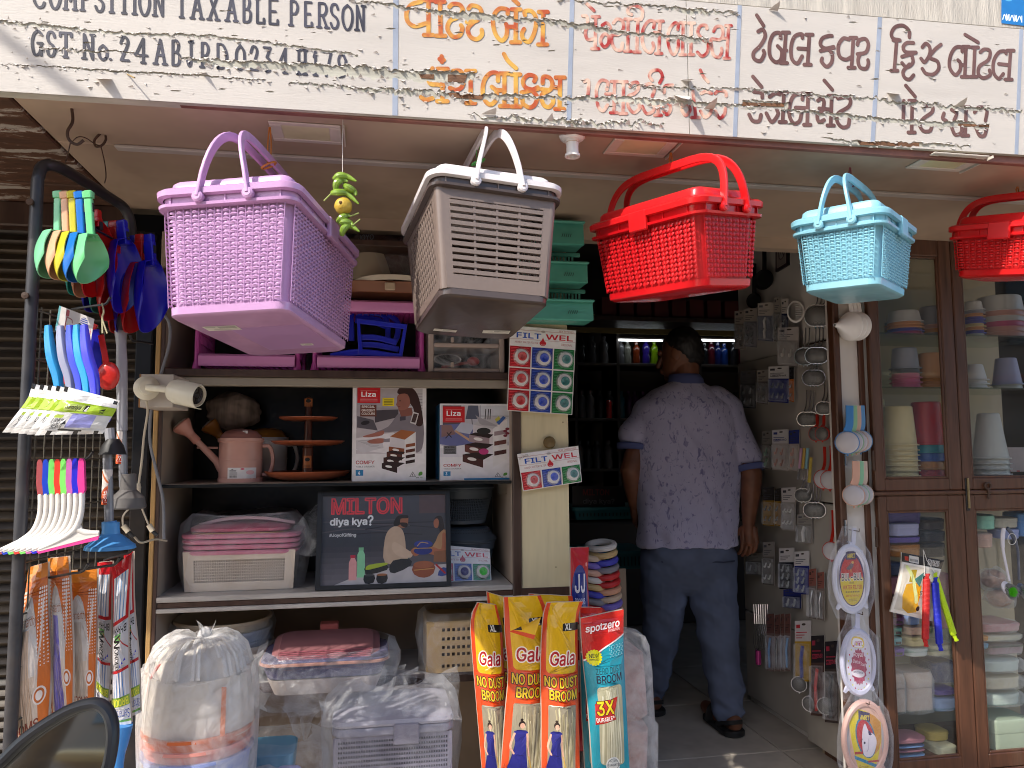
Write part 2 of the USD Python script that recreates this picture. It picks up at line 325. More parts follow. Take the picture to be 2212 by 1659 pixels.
def backing(fn, d=.003, nu=6, nv=10):
    """The unprinted back of a sheet."""
    def g(s, t): x, y, z = fn(s, t); return x, y+d, z
    v, f = grid(g, nu, nv); return v, f[:, ::-1]

# ================================================================ SETTING
YF, YS, YC = 1.75, 2.55, 2.52                 # sign board, shelf front, cupboard front
concrete = mat('street_concrete', '#a89c8c', .85, vary=.25, vs=2.5, bump=.4, bs=30, dirt=.5)
structure('ground', plain(-80, 80, -80, 80, -.60, -.20), concrete)
beige = mat('beige_paint', '#a8937f', .6, vary=.14, vs=3, bump=.2, bs=25, dirt=.5, stretch=(1, 1, 1))
wall_white = mat('white_wall_paint', '#cfc8c0', .6, vary=.08, vs=3, bump=.2, bs=40, dirt=.4)
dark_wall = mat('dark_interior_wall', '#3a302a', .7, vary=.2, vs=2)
wood_dark = mat('dark_brown_wood', '#3c2820', .42, vary=.35, vs=4, bump=.25, bs=30, stretch=(9, 9, 1.2), dirt=.2)
wood_cab = mat('cupboard_wood', '#4e2f1e', .42, vary=.32, vs=4, bump=.25, bs=26, stretch=(11, 11, 1.1), dirt=.3)
wood_yel = mat('raw_pale_wood', '#a8834f', .6, vary=.25, vs=5, bump=.2, bs=30, stretch=(8, 8, 1))
cream = mat('cream_laminate', '#cdbf9a', .38, vary=.07, vs=5, stretch=(7, 7, 1), bump=.05, bs=40)
lam_grey = mat('grey_edge_laminate', '#a8a29c', .5, vary=.18, vs=8, stretch=(1, 4, 12), dirt=.4)
steel_dark = mat('dark_steel', '#22232a', .38, metal=.5, vary=.3, vs=10, bump=.1, dirt=.3)
iron_rust = mat('rusty_iron', '#4a362a', .7, metal=.3, vary=.4, vs=30, bump=.4)
chrome = mat('bright_steel', '#c8c8cc', .16, metal=1., vary=.05)
wire = mat('rack_wire', '#5c564c', .45, metal=.6, vary=.3, vs=30)
white_pl = pl('#dedad6', .3); black_pl = pl('#161618', .35)

# shop floor: pale tiles, each its own slab
floor = Node(_num('/World/shop_floor'), np.eye(4)); fx = UsdGeom.Xform.Define(stage, floor.path); fx.GetPrim().SetCustomDataByKey('kind', 'structure')
part(floor, 'bed', box(.5, 3.2, 2.3, 6.2, -.19, -.012, .001), mat('floor_grout', '#4a443c', .8))
tile_m = [mat('floor_tile_%d' % i, c, .34, vary=.10, vs=5, dirt=.45, bump=.05) for i, c in enumerate(('#aaa093', '#a49a8e', '#afa598'))]
for i in range(5):
    for j in range(7): part(floor, 'tile', box(.42+i*.6+.003, 1.02+i*.6-.003, 2.34+j*.6+.003, 2.94+j*.6-.003, -.012, 0, .002), tile_m[(i*2+j*3) % 3])

# the room behind the counter
room = thing('shop_room', 'dark walls and low ceiling of the narrow shop behind the man', 'room', (1.2, 4.4, 0))
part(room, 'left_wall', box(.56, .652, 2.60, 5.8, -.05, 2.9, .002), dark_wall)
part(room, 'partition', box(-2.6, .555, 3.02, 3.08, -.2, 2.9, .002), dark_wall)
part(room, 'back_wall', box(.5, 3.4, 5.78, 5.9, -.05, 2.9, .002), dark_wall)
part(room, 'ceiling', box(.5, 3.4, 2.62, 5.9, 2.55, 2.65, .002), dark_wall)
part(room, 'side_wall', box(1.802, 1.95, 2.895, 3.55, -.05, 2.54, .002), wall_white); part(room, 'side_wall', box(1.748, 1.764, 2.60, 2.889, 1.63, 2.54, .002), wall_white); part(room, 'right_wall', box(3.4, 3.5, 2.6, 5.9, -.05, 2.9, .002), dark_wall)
upper = thing('upper_wall', 'plastered house wall above the shop canopy, out of the picture', 'wall', (0, 2.65, 3)); part(upper, 'wall', box(-9, 9, 2.64, 2.80, 2.02, 6.5, .01), mat('upper_plaster', '#b5a68e', .8, vary=.15, vs=2, dirt=.3)); part(upper, 'canopy_top', box(-2.6, 2.9, 1.79, 2.63, 2.02, 2.05, .004), mat('upper_plaster', '#b5a68e', .8))

# right jamb: folded door leaves covered with hooks, a wooden post and a white pilaster
leaf = mat('door_leaf_paint', '#a59d92', .5, vary=.1, vs=3, bump=.12, bs=30, dirt=.5)
dl = thing('folding_door', 'pale grey folding shop door leaves opened flat against the side wall and hung with stock', 'door', (1.84, 3.0, 0))
for y0, y1, x0 in ((2.60, 2.955, 1.742), (2.962, 3.53, 1.778)):
    for z0, z1 in ((.03, .425), (.432, .985), (.992, 1.62)): part(dl, 'panel', box(x0, x0+.022, y0, y1, z0, z1, .003), leaf)
xa, xb, xc = P(1812, 1032, YS)[0], P(1827, 1032, YS)[0], P(1878, 1032, YS)[0]
post = thing('door_post', 'brown wooden door post between the hung stock and the white pilaster', 'post', (xa, YS, 0))
part(post, 'post', box(xa, xb-.002, YS-.005, YS+.035, 0, 2.0, .004), wood_cab)
for v in (990, 1140):
    p = P(1826, v, YS-.008); part(post, 'hinge', tube([p+(0, 0, .028), p-(0, 0, .028)], .005), chrome)
pil = thing('pilaster', 'narrow white painted pilaster beside the cupboard where strainers hang', 'pilaster', (xc, YS, 0))
part(pil, 'shaft', box(xb, xc+.03, YS+.012, YS+.09, 0, 2.0, .004), wall_white)

# canopy underside
sof = thing('canopy_soffit', 'beige boarded underside of the canopy over the shop front', 'soffit', (.8, 2.1, 1.98))
part(sof, 'board', box(-.79, 2.9, YF+.032, 2.052, 1.982, 2.00, .002), beige); part(sof, 'board', box(-.79, 2.9, 2.056, 2.60, 1.982, 2.00, .002), beige)
part(sof, 'edge', box(-.79, 2.9, YF+.012, YF+.031, 1.972, 2.0, .002), mat('faded_red_paint', '#7d5248', .6, vary=.3, vs=10, dirt=.4))
a = PZ(258, 325, 1.98); part(sof, 'batten', box(a[0], 2.9, 2.045, 2.072, 1.973, 1.9815, .002), mat('conduit_white', '#b9b2aa', .45, dirt=.3))
hd = thing('shop_header', 'beige boxed header over the shop opening, in shade under the soffit', 'header', (.6, 2.6, 1.9))
zt, zb = P(800, 392, 2.58)[2], P(800, 471, 2.58)[2]
part(hd, 'panel', box(-.62, 2.9, 2.58, 2.63, zb, 1.945, .004), beige); part(hd, 'shadow_board', box(-.66, 2.9, 2.605, 2.66, zb-.03, 2.0, .002), wood_dark)
part(hd, 'end_frame', box(-.66, -.622, 2.55, 2.62, zb-.02, 1.98, .003), wood_dark); part(hd, 'bracket', box(-.72, -.66, 2.57, 2.62, zb+.04, zb+.12, .004), mat('brown_bracket', '#4b2c22', .6))
part(hd, 'lower_rail', box(.66, 2.9, 2.60, 2.65, P(1700, 488, 2.6)[2]-.012, zb-.032, .002), wood_dark)

nb = thing('neighbour_eave', 'old brown boarded eave next door with white paint peeling off', 'eave', (-1.5, 2.1, 2.0))
n = {'t': ('texture_coordinate', {}), 'm': ('mapping', {'scale': (1.2, 5, 3), 'rotation': (0, 0, .5)}), 'n': ('noise_texture', {'scale': 3.2, 'detail': 8., 'roughness': .72, 'distortion': .4}), 'r': ('rgb_ramp', {'ramp': [(.0, C('#2a1a12')), (.45, C('#4a3020')), (.555, C('#5a3a26')), (.575, C('#a39a90')), (1, C('#b5aca2'))]}), 'p': ('principled_bsdf', {'roughness': .75}), 'b': ('bump', {'strength': .6, 'distance': .006})}
peel = usdkit.material(stage, '/World/Looks/peeling_eave', n, [('t.object', 'm.vector'), ('m.vector', 'n.vector'), ('n.fac', 'r.fac'), ('r.color', 'p.base_color'), ('n.fac', 'b.height'), ('b.normal', 'p.normal')], surface='p.BSDF')
for k in range(4): part(nb, 'board', box(-2.6, -.795, 1.79+k*.2, 1.985+k*.2, 1.98-.002*(k % 2), 2.01, .004), peel)
part(nb, 'beam', box(-2.6, -.78, 2.56, 2.64, 1.90, 1.978, .005), wood_dark)

# roller shutter next door, slat by slat
sh = thing('roller_shutter', 'closed dark brown corrugated roller shutter of the shop next door', 'shutter', (-1.3, 2.62, .9))
slat_m = [mat('shutter_slat_%d' % i, c, .42, metal=.25, vary=.4, vs=2.2, stretch=(1, 1, 14), bump=.1, dirt=.5) for i, c in enumerate(('#302820', '#382e22', '#2a2420'))]
sec = [(0, .0), (.009, .004), (.014, .012), (.009, .022), (.001, .0295), (.001, .031)]
for k in range(68):
    z = -.19+k*.031; v = np.array([(x, 2.63-d, z+h) for x in (-2.6, -.735) for d, h in sec]); i = np.arange(5)
    part(sh, 'slat', (v, np.stack([i, i+6, i+7, i+1], -1)), slat_m[(k*5) % 3], 50)
part(sh, 'guide_channel', box(-.735, -.685, 2.57, 2.66, -.2, 1.90, .004), mat('navy_steel', '#15181f', .4, metal=.3, vary=.3, vs=8, dirt=.25))

# ================================================================ SIGN BOARD
sg = thing('sign_board', 'long white hand painted shop sign in English and Gujarati, paint peeling in bands', 'sign', (.8, YF, 2.3))
def F2(u, v): p = P(u, v, YF); return (p[0], p[2])
def F2s(L): return [F2(*q) for q in L]
k0 = px(YF, 1106, 150)
sign_wood = mat('sign_bare_board', '#aeab9e', .8, vary=.3, vs=7, bump=.35, bs=40, stretch=(.5, 1, 5), dirt=.35)
sign_brown = mat('sign_raw_wood', '#6e4a30', .8, vary=.5, vs=14, bump=.9, bs=70, stretch=(1, 1, 3))
paint = mat('sign_white_paint', '#bab3ab', .5, vary=.045, vs=5, bump=.22, bs=75, stretch=(.6, 1, 3.5), dirt=.13)
b0, b1 = F2(0, 197), F2(2212, 335); sl = (b1[1]-b0[1])/(b1[0]-b0[0]); zlow = lambda x: b0[1]+sl*(x-b0[0])
t0, t1 = F2(1300, -14), F2(2173, 60); ts = (t1[1]-t0[1])/(t1[0]-t0[0]); ztop = lambda x: t0[1]+ts*(x-t0[0])
panel = Polygon([(-2.6, zlow(-2.6)), (2.9, zlow(2.9)), (2.9, ztop(2.9)), (-2.6, ztop(-2.6))])
part(sg, 'board', prism(panel, YF+.0024, YF+.03), sign_wood)
top = Polygon([(-2.6, ztop(-2.6)+.004), (2.9, ztop(2.9)+.004), (2.9, 3.4), (-2.6, 3.4)])
part(sg, 'upper_board', prism(top, YF+.004, YF+.034), mat('cracked_white_board', '#b4ada2', .7, vary=.2, vs=9, bump=1.0, bs=60, stretch=(6, 1, .7), dirt=.3))
A = lambda L: [(829.5+.2*x, .2*y) for x, y in L]; B = lambda L: [(1216.6+.2*x, .2*y) for x, y in L]
Cc = lambda L: [(1603.7+.275*x, 27.65+.275*y) for x, y in L]; D = lambda L: [(.35*x, .35*y) for x, y in L]
bands = [  # top edge, bottom edge of each strip where the paint is gone, jaggedness in pixels
    (D([(0, 125), (250, 150), (860, 205), (1280, 213), (1860, 285), (2212, 335)]), D([(0, 145), (250, 172), (860, 222), (1280, 232), (1860, 300), (2212, 352)]), 2.0),
    (D([(0, 395), (350, 408), (600, 428), (1130, 455), (1650, 490)]), D([(0, 399), (350, 416), (600, 440), (1130, 468), (1650, 497)]), 1.5),
    (D([(240, 292), (520, 310), (800, 318)]), D([(240, 300), (520, 325), (800, 325)]), 2.5),
    (D([(1110, 360), (1300, 366), (1800, 385), (2212, 405)])+A([(200, 760), (430, 735), (520, 765), (980, 790)]), D([(1110, 368), (1300, 405), (1800, 440), (2212, 480)])+A([(200, 850), (450, 880), (720, 905), (900, 900), (990, 830)]), 3.5),
    (D([(1780, 500), (2212, 535)])+A([(200, 960), (680, 995), (1080, 1015), (1600, 1030), (2212, 1045)])+B([(300, 1050), (700, 1040), (1100, 1075), (1700, 1110), (2212, 1140)]),
     D([(1780, 512), (2212, 560)])+A([(200, 1030), (680, 1050), (900, 1090), (1080, 1085), (1600, 1062), (2212, 1090)])+B([(300, 1090), (700, 1110), (1100, 1140), (1700, 1150), (2212, 1180)]), 3.5),
    (A([(-400, 10), (0, 30), (100, 38), (450, 95), (1060, 150), (1400, 190), (2212, 250)])+B([(300, 275), (700, 345), (1150, 380), (1400, 385)]), A([(-400, 20), (0, 55), (100, 80), (450, 130), (830, 205), (1060, 235), (1400, 225), (2212, 320)])+B([(300, 340), (700, 385), (1150, 410), (1400, 420)]), 3.),
    (B([(1150, 390), (1330, 385), (1560, 430)]), B([(1150, 420), (1330, 450), (1560, 470)]), 4),
    (B([(-100, -20), (400, 20), (1000, 60), (1360, 90), (1900, 140)]), B([(-100, -10), (400, 42), (1000, 80), (1360, 160), (1900, 152)]), 3),
    (B([(700, 920), (1300, 940), (2212, 965)])+Cc([(300, 618), (640, 645), (1000, 662), (1240, 690), (1640, 722), (2212, 765)]), B([(700, 932), (1300, 960), (2212, 985)])+Cc([(300, 630), (640, 665), (1000, 685), (1240, 715), (1640, 752), (2212, 790)]), 3.),
    (Cc([(0, 682), (200, 690), (368, 705)]), Cc([(0, 742), (200, 745), (365, 748)]), 2.5), (Cc([(300, 760), (560, 775), (880, 798), (1300, 845), (1700, 852), (1950, 872)]), Cc([(300, 772), (560, 800), (880, 835), (1300, 880), (1700, 900), (1945, 908)]), 2.5),
    (Cc([(620, 985), (920, 1003), (1390, 1020), (1800, 1045)]), Cc([(620, 990), (920, 1040), (1390, 1055), (1800, 1055)]), 2.), (A([(930, 1230), (1250, 1260), (1900, 1290), (2212, 1300)]), A([(930, 1238), (1250, 1300), (1900, 1340), (2212, 1312)]), 4), (B([(0, 1290), (600, 1310), (1100, 1330)]), B([(0, 1340), (600, 1345), (1100, 1350)]), 5)]
rs = np.random.default_rng(3); strips, lips = [], []
def dense(L, j):
    L = np.array(L); d = np.r_[0, np.cumsum(np.hypot(*np.diff(L, axis=0).T))]; s = np.arange(0, d[-1], 3.); q = np.stack([np.interp(s, d, L[:, 0]), np.interp(s, d, L[:, 1])], -1)
    q[:, 1] += (meshkit.fbm(np.stack([s*.11, np.full_like(s, len(strips)*7.+j), s*0], -1), 4)-.5)*5.*j; return q
for tp, bt, j in bands:
    a, b = dense(tp, j), dense(bt, j); strips.append(Polygon(F2s(list(a)+list(b[::-1]))).buffer(0)); lips += [(a, -1, j), (b, 1, j)]
for _ in range(90):                            # small chips
    u = rs.uniform(0, 2212); v = rs.uniform(0, 190+u*.062); r = rs.uniform(1.5, 6); strips.append(Polygon(F2s([(u+r*1.8*cos(t)*rs.uniform(.5, 1.3), v+r*.4*sin(t)*rs.uniform(.5, 1.3)) for t in np.linspace(0, 6, 9)])).buffer(0))
gone = unary_union(strips); skin = panel.buffer(-.0005).difference(gone)
jx = F2(1486, 150)[0]; skin = skin.difference(sbox(jx-.0012, 1.9, jx+.0012, 3))
part(sg, 'paint_skin', prism(skin, YF, YF+.0018), paint)
raw = unary_union([Polygon(F2s(A(q))) for q in ([(380, 800), (540, 800), (540, 850), (400, 840)], [(690, 800), (900, 810), (870, 890), (690, 880)], [(690, 1000), (1080, 1020), (1060, 1070), (720, 1050)])]+[Polygon(F2s(Cc([(910, 1005), (1390, 1020), (1390, 1052), (930, 1035)]))), Polygon(F2s(Cc([(0, 700), (330, 712), (330, 735), (0, 728)]))), Polygon(F2s(Cc([(1700, 868), (1940, 880), (1940, 895), (1700, 888)])))]).intersection(gone)
for g in raw.geoms: part(sg, 'raw_wood', prism(g, YF+.0008, YF+.0035), sign_brown)
V, Fc = [], []                                 # curled flakes along the torn edges
def flake(u, v, w, h, out, dirn):
    """Root edge on the board at (u, v), w wide; the tip stands h pixels away and out metres proud."""
    x, z = F2(u, v); x2, _ = F2(u+w, v); hz = h*k0*dirn; sk = rs.uniform(-.5, .5)*w*k0; n = len(V)
    V.extend([(x, YF-.0005, z), (x2, YF-.0005, z), (x+.25*(x2-x)+sk*.5, YF-out*.55, z+hz*.6), (x2-.2*(x2-x)+sk*.5, YF-out*.6, z+hz*.55), ((x+x2)/2+sk, YF-out, z+hz)]); Fc.extend([(n, n+1, n+3), (n, n+3, n+2), (n+2, n+3, n+4)])
for q, s, j in lips:
    i = 0
    while i < len(q):
        if rs.random() < .55: flake(q[i, 0], q[i, 1]+s*1.5, rs.uniform(4, 13), rs.uniform(2, 4)*(.6+.3*j), rs.uniform(.001, .006)*(.4+.3*j), 1 if s > 0 and rs.random() < .8 else -1)
        i += rs.integers(1, 6)
for _ in range(160): u_ = rs.uniform(0, 2212); flake(u_, rs.uniform(20, 188+u_*.062), rs.uniform(4, 14), rs.uniform(1.5, 4), rs.uniform(.001, .005), rs.choice([-1, 1]))
part(sg, 'paint_flakes', (np.array(V), np.array(Fc)), paint, False, kind='stuff')
V, Fc = [], []
for u, v, w, h, o, d in ((208, 168, 34, 16, .035, -1), (1455, 205, 34, 30, .05, -1), (1470, 172, 22, 10, .03, -1), (1180, 262, 14, 12, .02, 1), (1040, 246, 30, 8, .02, 1), (432, 155, 14, 10, .02, -1), (1915, 200, 26, 14, .03, -1), (2060, 230, 20, 12, .03, 1), (1520, 235, 22, 14, .035, 1), (1660, 22, 20, 10, .025, 1)): flake(u, v, w, h, o, d)
part(sg, 'hanging_paint', (np.array(V), np.array(Fc)), paint, False, kind='stuff')
# grey dividing stripes
grey = mat('sign_grey_stripe', '#8f97a6', .55, vary=.12, vs=14, bump=.1); div = []
for a, b, w in (((855, -5), (853, 262), 11), ((1236, -5), (1228, 275), 10), ((1598, 5), (1587, 300), 10), ((1901, 30), (1884, 318), 11), ((2206, 55), (2195, 335), 10)): div.append(LineString(F2s([a, b])).buffer(w*k0/2, cap_style=2))
for g in div: part(sg, 'stripe', prism(g.intersection(skin), YF-.0009, YF-.0002), grey)
# hand lettering as brush strokes
def strokes(conv, L, w): return unary_union([LineString(F2s(conv(smooth_path(q, 5)) if len(q) > 2 else conv(q))).buffer(w*k0/2, quad_segs=3) for q in L])
def lettering(conv, L, w, m, label=None):
    g = strokes(conv, L, w).intersection(skin); [part(sg, 'letter', prism(q, YF-.0012, YF-.0003), m) for q in getattr(g, 'geoms', [g]) if q.area > 2e-6]
def ink(name, lo, hi, vs=30): 
    return usdkit.material(stage, '/World/Looks/'+name, {'t': ('texture_coordinate', {}), 'n': ('noise_texture', {'scale': vs, 'detail': 3.}), 'r': ('rgb_ramp', {'ramp': [(.38, C(lo)), (.62, C(hi))]}), 'p': ('principled_bsdf', {'roughness': .5})}, [('t.object', 'n.vector'), ('n.fac', 'r.fac'), ('r.color', 'p.base_color')], surface='p.BSDF')
I = lambda x, y0, x2, y1, s=48: [[(x, y0), (x2, y1)], [(x-s, y0), (x+s, y0)], [(x2-s, y1), (x2+s, y1)]]
orange = ink('sign_orange_ink', '#a8481c', '#c89a40', 22); red = ink('sign_red_ink', '#9a2a22', '#d0b09c', 26); brown = ink('sign_brown_ink', '#5a3c36', '#6a4c46', 12); navy = ink('sign_black_ink', '#22202c', '#3c3a48', 14)
lettering(A, [[(400, 20), (300, 50), (245, 130), (255, 230), (330, 285), (450, 255)], *I(480, 5, 480, 380), *I(605, 22, 612, 388), [(705, 75), (745, 45), (820, 55), (850, 120), (790, 190), (715, 225), (685, 310), (740, 395), (815, 385), (845, 310), (832, 275)],
    [(912, 95), (950, 60), (1030, 85), (1050, 150), (1000, 225), (895, 240)], [(965, 240), (905, 310), (930, 395), (1000, 425), (1055, 380), (1055, 325)], [(1335, 150), (1330, 105), (1250, 95), (1190, 160), (1178, 270), (1210, 380), (1270, 440), (1320, 390), (1328, 300), (1318, 262)], [(1330, 290), (1410, 292)], *I(1425, 103, 1420, 458), [(1390, -10), (1450, 45)],
    [(1522, 165), (1520, 125), (1590, 122), (1640, 195), (1628, 335), (1570, 450), (1505, 425), (1490, 365), (1512, 315)], *I(1720, 130, 1712, 482)], 9.5, orange)
lettering(A, [[(622, 640), (630, 645)], [(600, 640), (645, 650)], [(622, 610), (625, 670)], *I(633, 745, 630, 1095, 55), [(525, 740), (480, 830), (500, 905), (580, 915), (640, 930)], [(400, 1050), (450, 1080), (525, 1062)], [(745, 768), (825, 770), (862, 850), (840, 940), (780, 972), (712, 952)], *I(935, 768, 935, 1115),
    [(1230, 875), (1225, 795), (1150, 792), (1085, 865), (1065, 985), (1092, 1088), (1150, 1130), (1208, 1080), (1212, 985), (1165, 940)], [(1215, 975), (1300, 978)], *I(1300, 795, 1300, 1148), *I(1422, 805, 1425, 1152), [(1295, 585), (1340, 660), (1425, 738)],
    [(1622, 880), (1635, 832), (1560, 812), (1502, 870), (1522, 940), (1600, 968), (1660, 945)], [(1485, 1000), (1660, 962)], [(1600, 982), (1652, 1045), (1628, 1130), (1570, 1162), (1502, 1120), (1495, 1065)], [(1712, 900), (1722, 832), (1790, 842), (1818, 910), (1790, 970), (1702, 965)], [(1790, 972), (1702, 1030), (1722, 1130), (1780, 1158), (1825, 1110), (1822, 1060)], [(1820, 940), (1890, 950)], *I(1902, 838, 1895, 1178)], 9.5, orange)
lettering(B, [[(210, 172), (252, 178), (265, 250), (240, 350), (262, 425), (338, 420)], *I(350, 182, 345, 528, 38), [(240, 30), (332, 118)], [(420, 275), (470, 250), (508, 300), (505, 380)], [(490, 382), (440, 372), (402, 440), (440, 508), (488, 470), (492, 390)], [(542, 250), (582, 208), (640, 232), (648, 310), (600, 372), (530, 382), (525, 460), (565, 535), (625, 540), (640, 468)], *I(700, 208, 696, 555, 35),
    *I(806, 212, 795, 563, 35), [(806, 212), (850, 190), (852, 105), (790, 68), (712, 82), (700, 140), (738, 160)], [(975, 300), (980, 235), (920, 232), (866, 312), (852, 420), (880, 530), (940, 568), (975, 510), (968, 465)], [(985, 352), (1030, 356)], *I(1045, 230, 1030, 580, 34), [(1236, 320), (1240, 265), (1200, 252), (1142, 332), (1130, 450), (1160, 558), (1200, 588), (1240, 505), (1240, 435)], *I(1296, 248, 1288, 592, 32), *I(1386, 252, 1376, 592, 32),
    [(1552, 312), (1540, 275), (1480, 282), (1452, 350), (1500, 420), (1558, 470), (1558, 560), (1500, 608), (1448, 565)], [(1622, 340), (1652, 292), (1710, 292), (1725, 372), (1690, 430), (1600, 425), (1602, 510), (1625, 598), (1680, 618), (1710, 565), (1710, 522)], [(1720, 415), (1770, 417)], *I(1785, 278, 1765, 632, 30)], 7.5, red)
lettering(B, [[(228, 882), (268, 868), (275, 925), (265, 1035)], [(470, 970), (480, 890), (410, 870), (362, 950), (360, 1060), (382, 1160), (430, 1198), (478, 1135)], [(460, 1015), (540, 1016)], *I(555, 882, 545, 1218, 36), *I(652, 885, 645, 1228, 38), [(722, 940), (740, 902), (800, 892), (810, 960), (770, 1010), (702, 1045), (702, 1150), (760, 1218), (820, 1175), (820, 1135)], [(888, 920), (940, 906), (985, 960), (960, 1040)], [(852, 1150), (900, 1228), (970, 1200), (980, 1135)], [(1030, 1100), (1020, 1245)], [(985, 1245), (1058, 1245)],
    [(960, 870), (930, 822), (960, 768), (1038, 762), (1070, 830), (1040, 898)], [(1090, 1000), (1100, 932), (1180, 920)], [(1080, 1200), (1120, 1238), (1158, 1182), (1138, 1115), (1080, 1150)], [(1280, 1190), (1320, 1248), (1370, 1190), (1340, 1125), (1282, 1150)], [(1400, 990), (1430, 1270)], [(1385, 1270), (1470, 1270)], [(1490, 1010), (1540, 990), (1600, 1010)], [(1482, 1200), (1530, 1268), (1590, 1220), (1600, 1152)], [(1640, 1010), (1680, 980), (1750, 992), (1760, 1038)], [(1642, 1200), (1690, 1278), (1740, 1230), (1750, 1172)], [(1480, 758), (1515, 830), (1565, 885)]], 7.5, red)
J = lambda x, y0, x2, y1, s=26: I(x, y0, x2, y1, s)
lettering(Cc, [[(112, 20), (165, 102)], [(122, 148), (160, 132), (178, 185), (140, 258), (88, 312), (92, 362), (140, 378), (170, 325), (165, 298)], [(300, 200), (290, 158), (240, 172), (212, 250), (217, 342), (260, 388), (300, 368), (308, 302), (276, 262)], [(312, 296), (345, 296)], *J(340, 155, 325, 395), [(470, 198), (465, 168), (410, 186), (382, 262), (387, 360), (430, 398), (468, 342)], [(437, 280), (518, 285)], *J(525, 172, 511, 408),
    [(702, 182), (675, 182), (626, 202), (612, 250), (650, 280), (715, 268)], [(612, 300), (718, 275)], [(680, 292), (705, 332), (698, 392), (660, 423), (622, 386), (625, 358)], [(835, 210), (790, 202), (752, 262), (762, 342), (810, 368), (850, 350)], *J(870, 197, 856, 432), [(902, 250), (916, 216), (965, 206), (988, 250), (968, 310), (902, 325)], [(925, 320), (907, 370), (922, 428), (970, 438), (988, 400), (985, 372)]], 9, brown)
lettering(Cc, [[(82, 502), (150, 583)], [(88, 620), (148, 630), (155, 668)], [(52, 800), (80, 848), (130, 850), (145, 802)], [(212, 660), (258, 632), (292, 640)], *J(325, 625, 315, 858), [(187, 790), (230, 858), (278, 800), (270, 762)], [(470, 680), (468, 642), (410, 646), (377, 702), (367, 800), (400, 868), (448, 850), (465, 775)], [(417, 745), (508, 750)], *J(515, 638, 508, 880), [(592, 690), (620, 672), (640, 702), (625, 770), (587, 810), (602, 858), (640, 842)], [(602, 752), (690, 760)], *J(700, 652, 692, 885), [(642, 532), (705, 605)], [(748, 672), (820, 662), (848, 692), (830, 740), (752, 790), (742, 850), (780, 898), (828, 888), (840, 825)]], 9, brown)
lettering(Cc, [*J(1210, 217, 1192, 455), [(1235, 215), (1182, 202), (1170, 160), (1200, 112), (1260, 101), (1308, 142), (1310, 192)], [(1342, 237), (1290, 237), (1262, 270), (1282, 308), (1358, 312)], [(1252, 345), (1362, 312)], [(1328, 330), (1338, 390), (1290, 428), (1252, 395)], [(1310, 405), (1262, 460), (1272, 508), (1310, 523), (1343, 490)], [(1412, 270), (1440, 242), (1470, 272), (1468, 330), (1430, 388), (1402, 360)], [(1558, 250), (1510, 290), (1470, 350), (1530, 382), (1540, 440), (1500, 483), (1442, 478), (1412, 440)],
    [(1725, 305), (1720, 272), (1670, 276), (1632, 342), (1627, 430), (1670, 488), (1708, 450), (1710, 395), (1692, 372)], [(1710, 410), (1750, 411)], *J(1755, 267, 1745, 503), *J(1825, 272, 1814, 503), [(1748, 172), (1850, 233)], [(1867, 310), (1900, 287), (1943, 302), (1930, 370), (1862, 420), (1852, 480), (1890, 513), (1943, 490), (1940, 452)], [(2070, 320), (2060, 302), (2012, 312), (1972, 380), (1972, 470), (2012, 518), (2048, 480)], [(2012, 402), (2090, 410)], *J(2105, 297, 2090, 525)], 9, brown)
lettering(Cc, [[(1282, 572), (1355, 658)], [(1267, 692), (1262, 840)], *J(1332, 692, 1328, 940), [(1432, 732), (1488, 732), (1488, 780), (1422, 830), (1392, 880), (1420, 928), (1470, 928), (1488, 890)], [(1582, 790), (1572, 830), (1600, 848)], [(1642, 762), (1680, 792), (1660, 848)], [(1642, 900), (1670, 958), (1718, 940), (1720, 885)], *J(1757, 742, 1748, 965), [(1822, 782), (1860, 742), (1918, 762), (1908, 848)], [(1832, 900), (1860, 963), (1900, 963), (1918, 902)]], 9, brown)
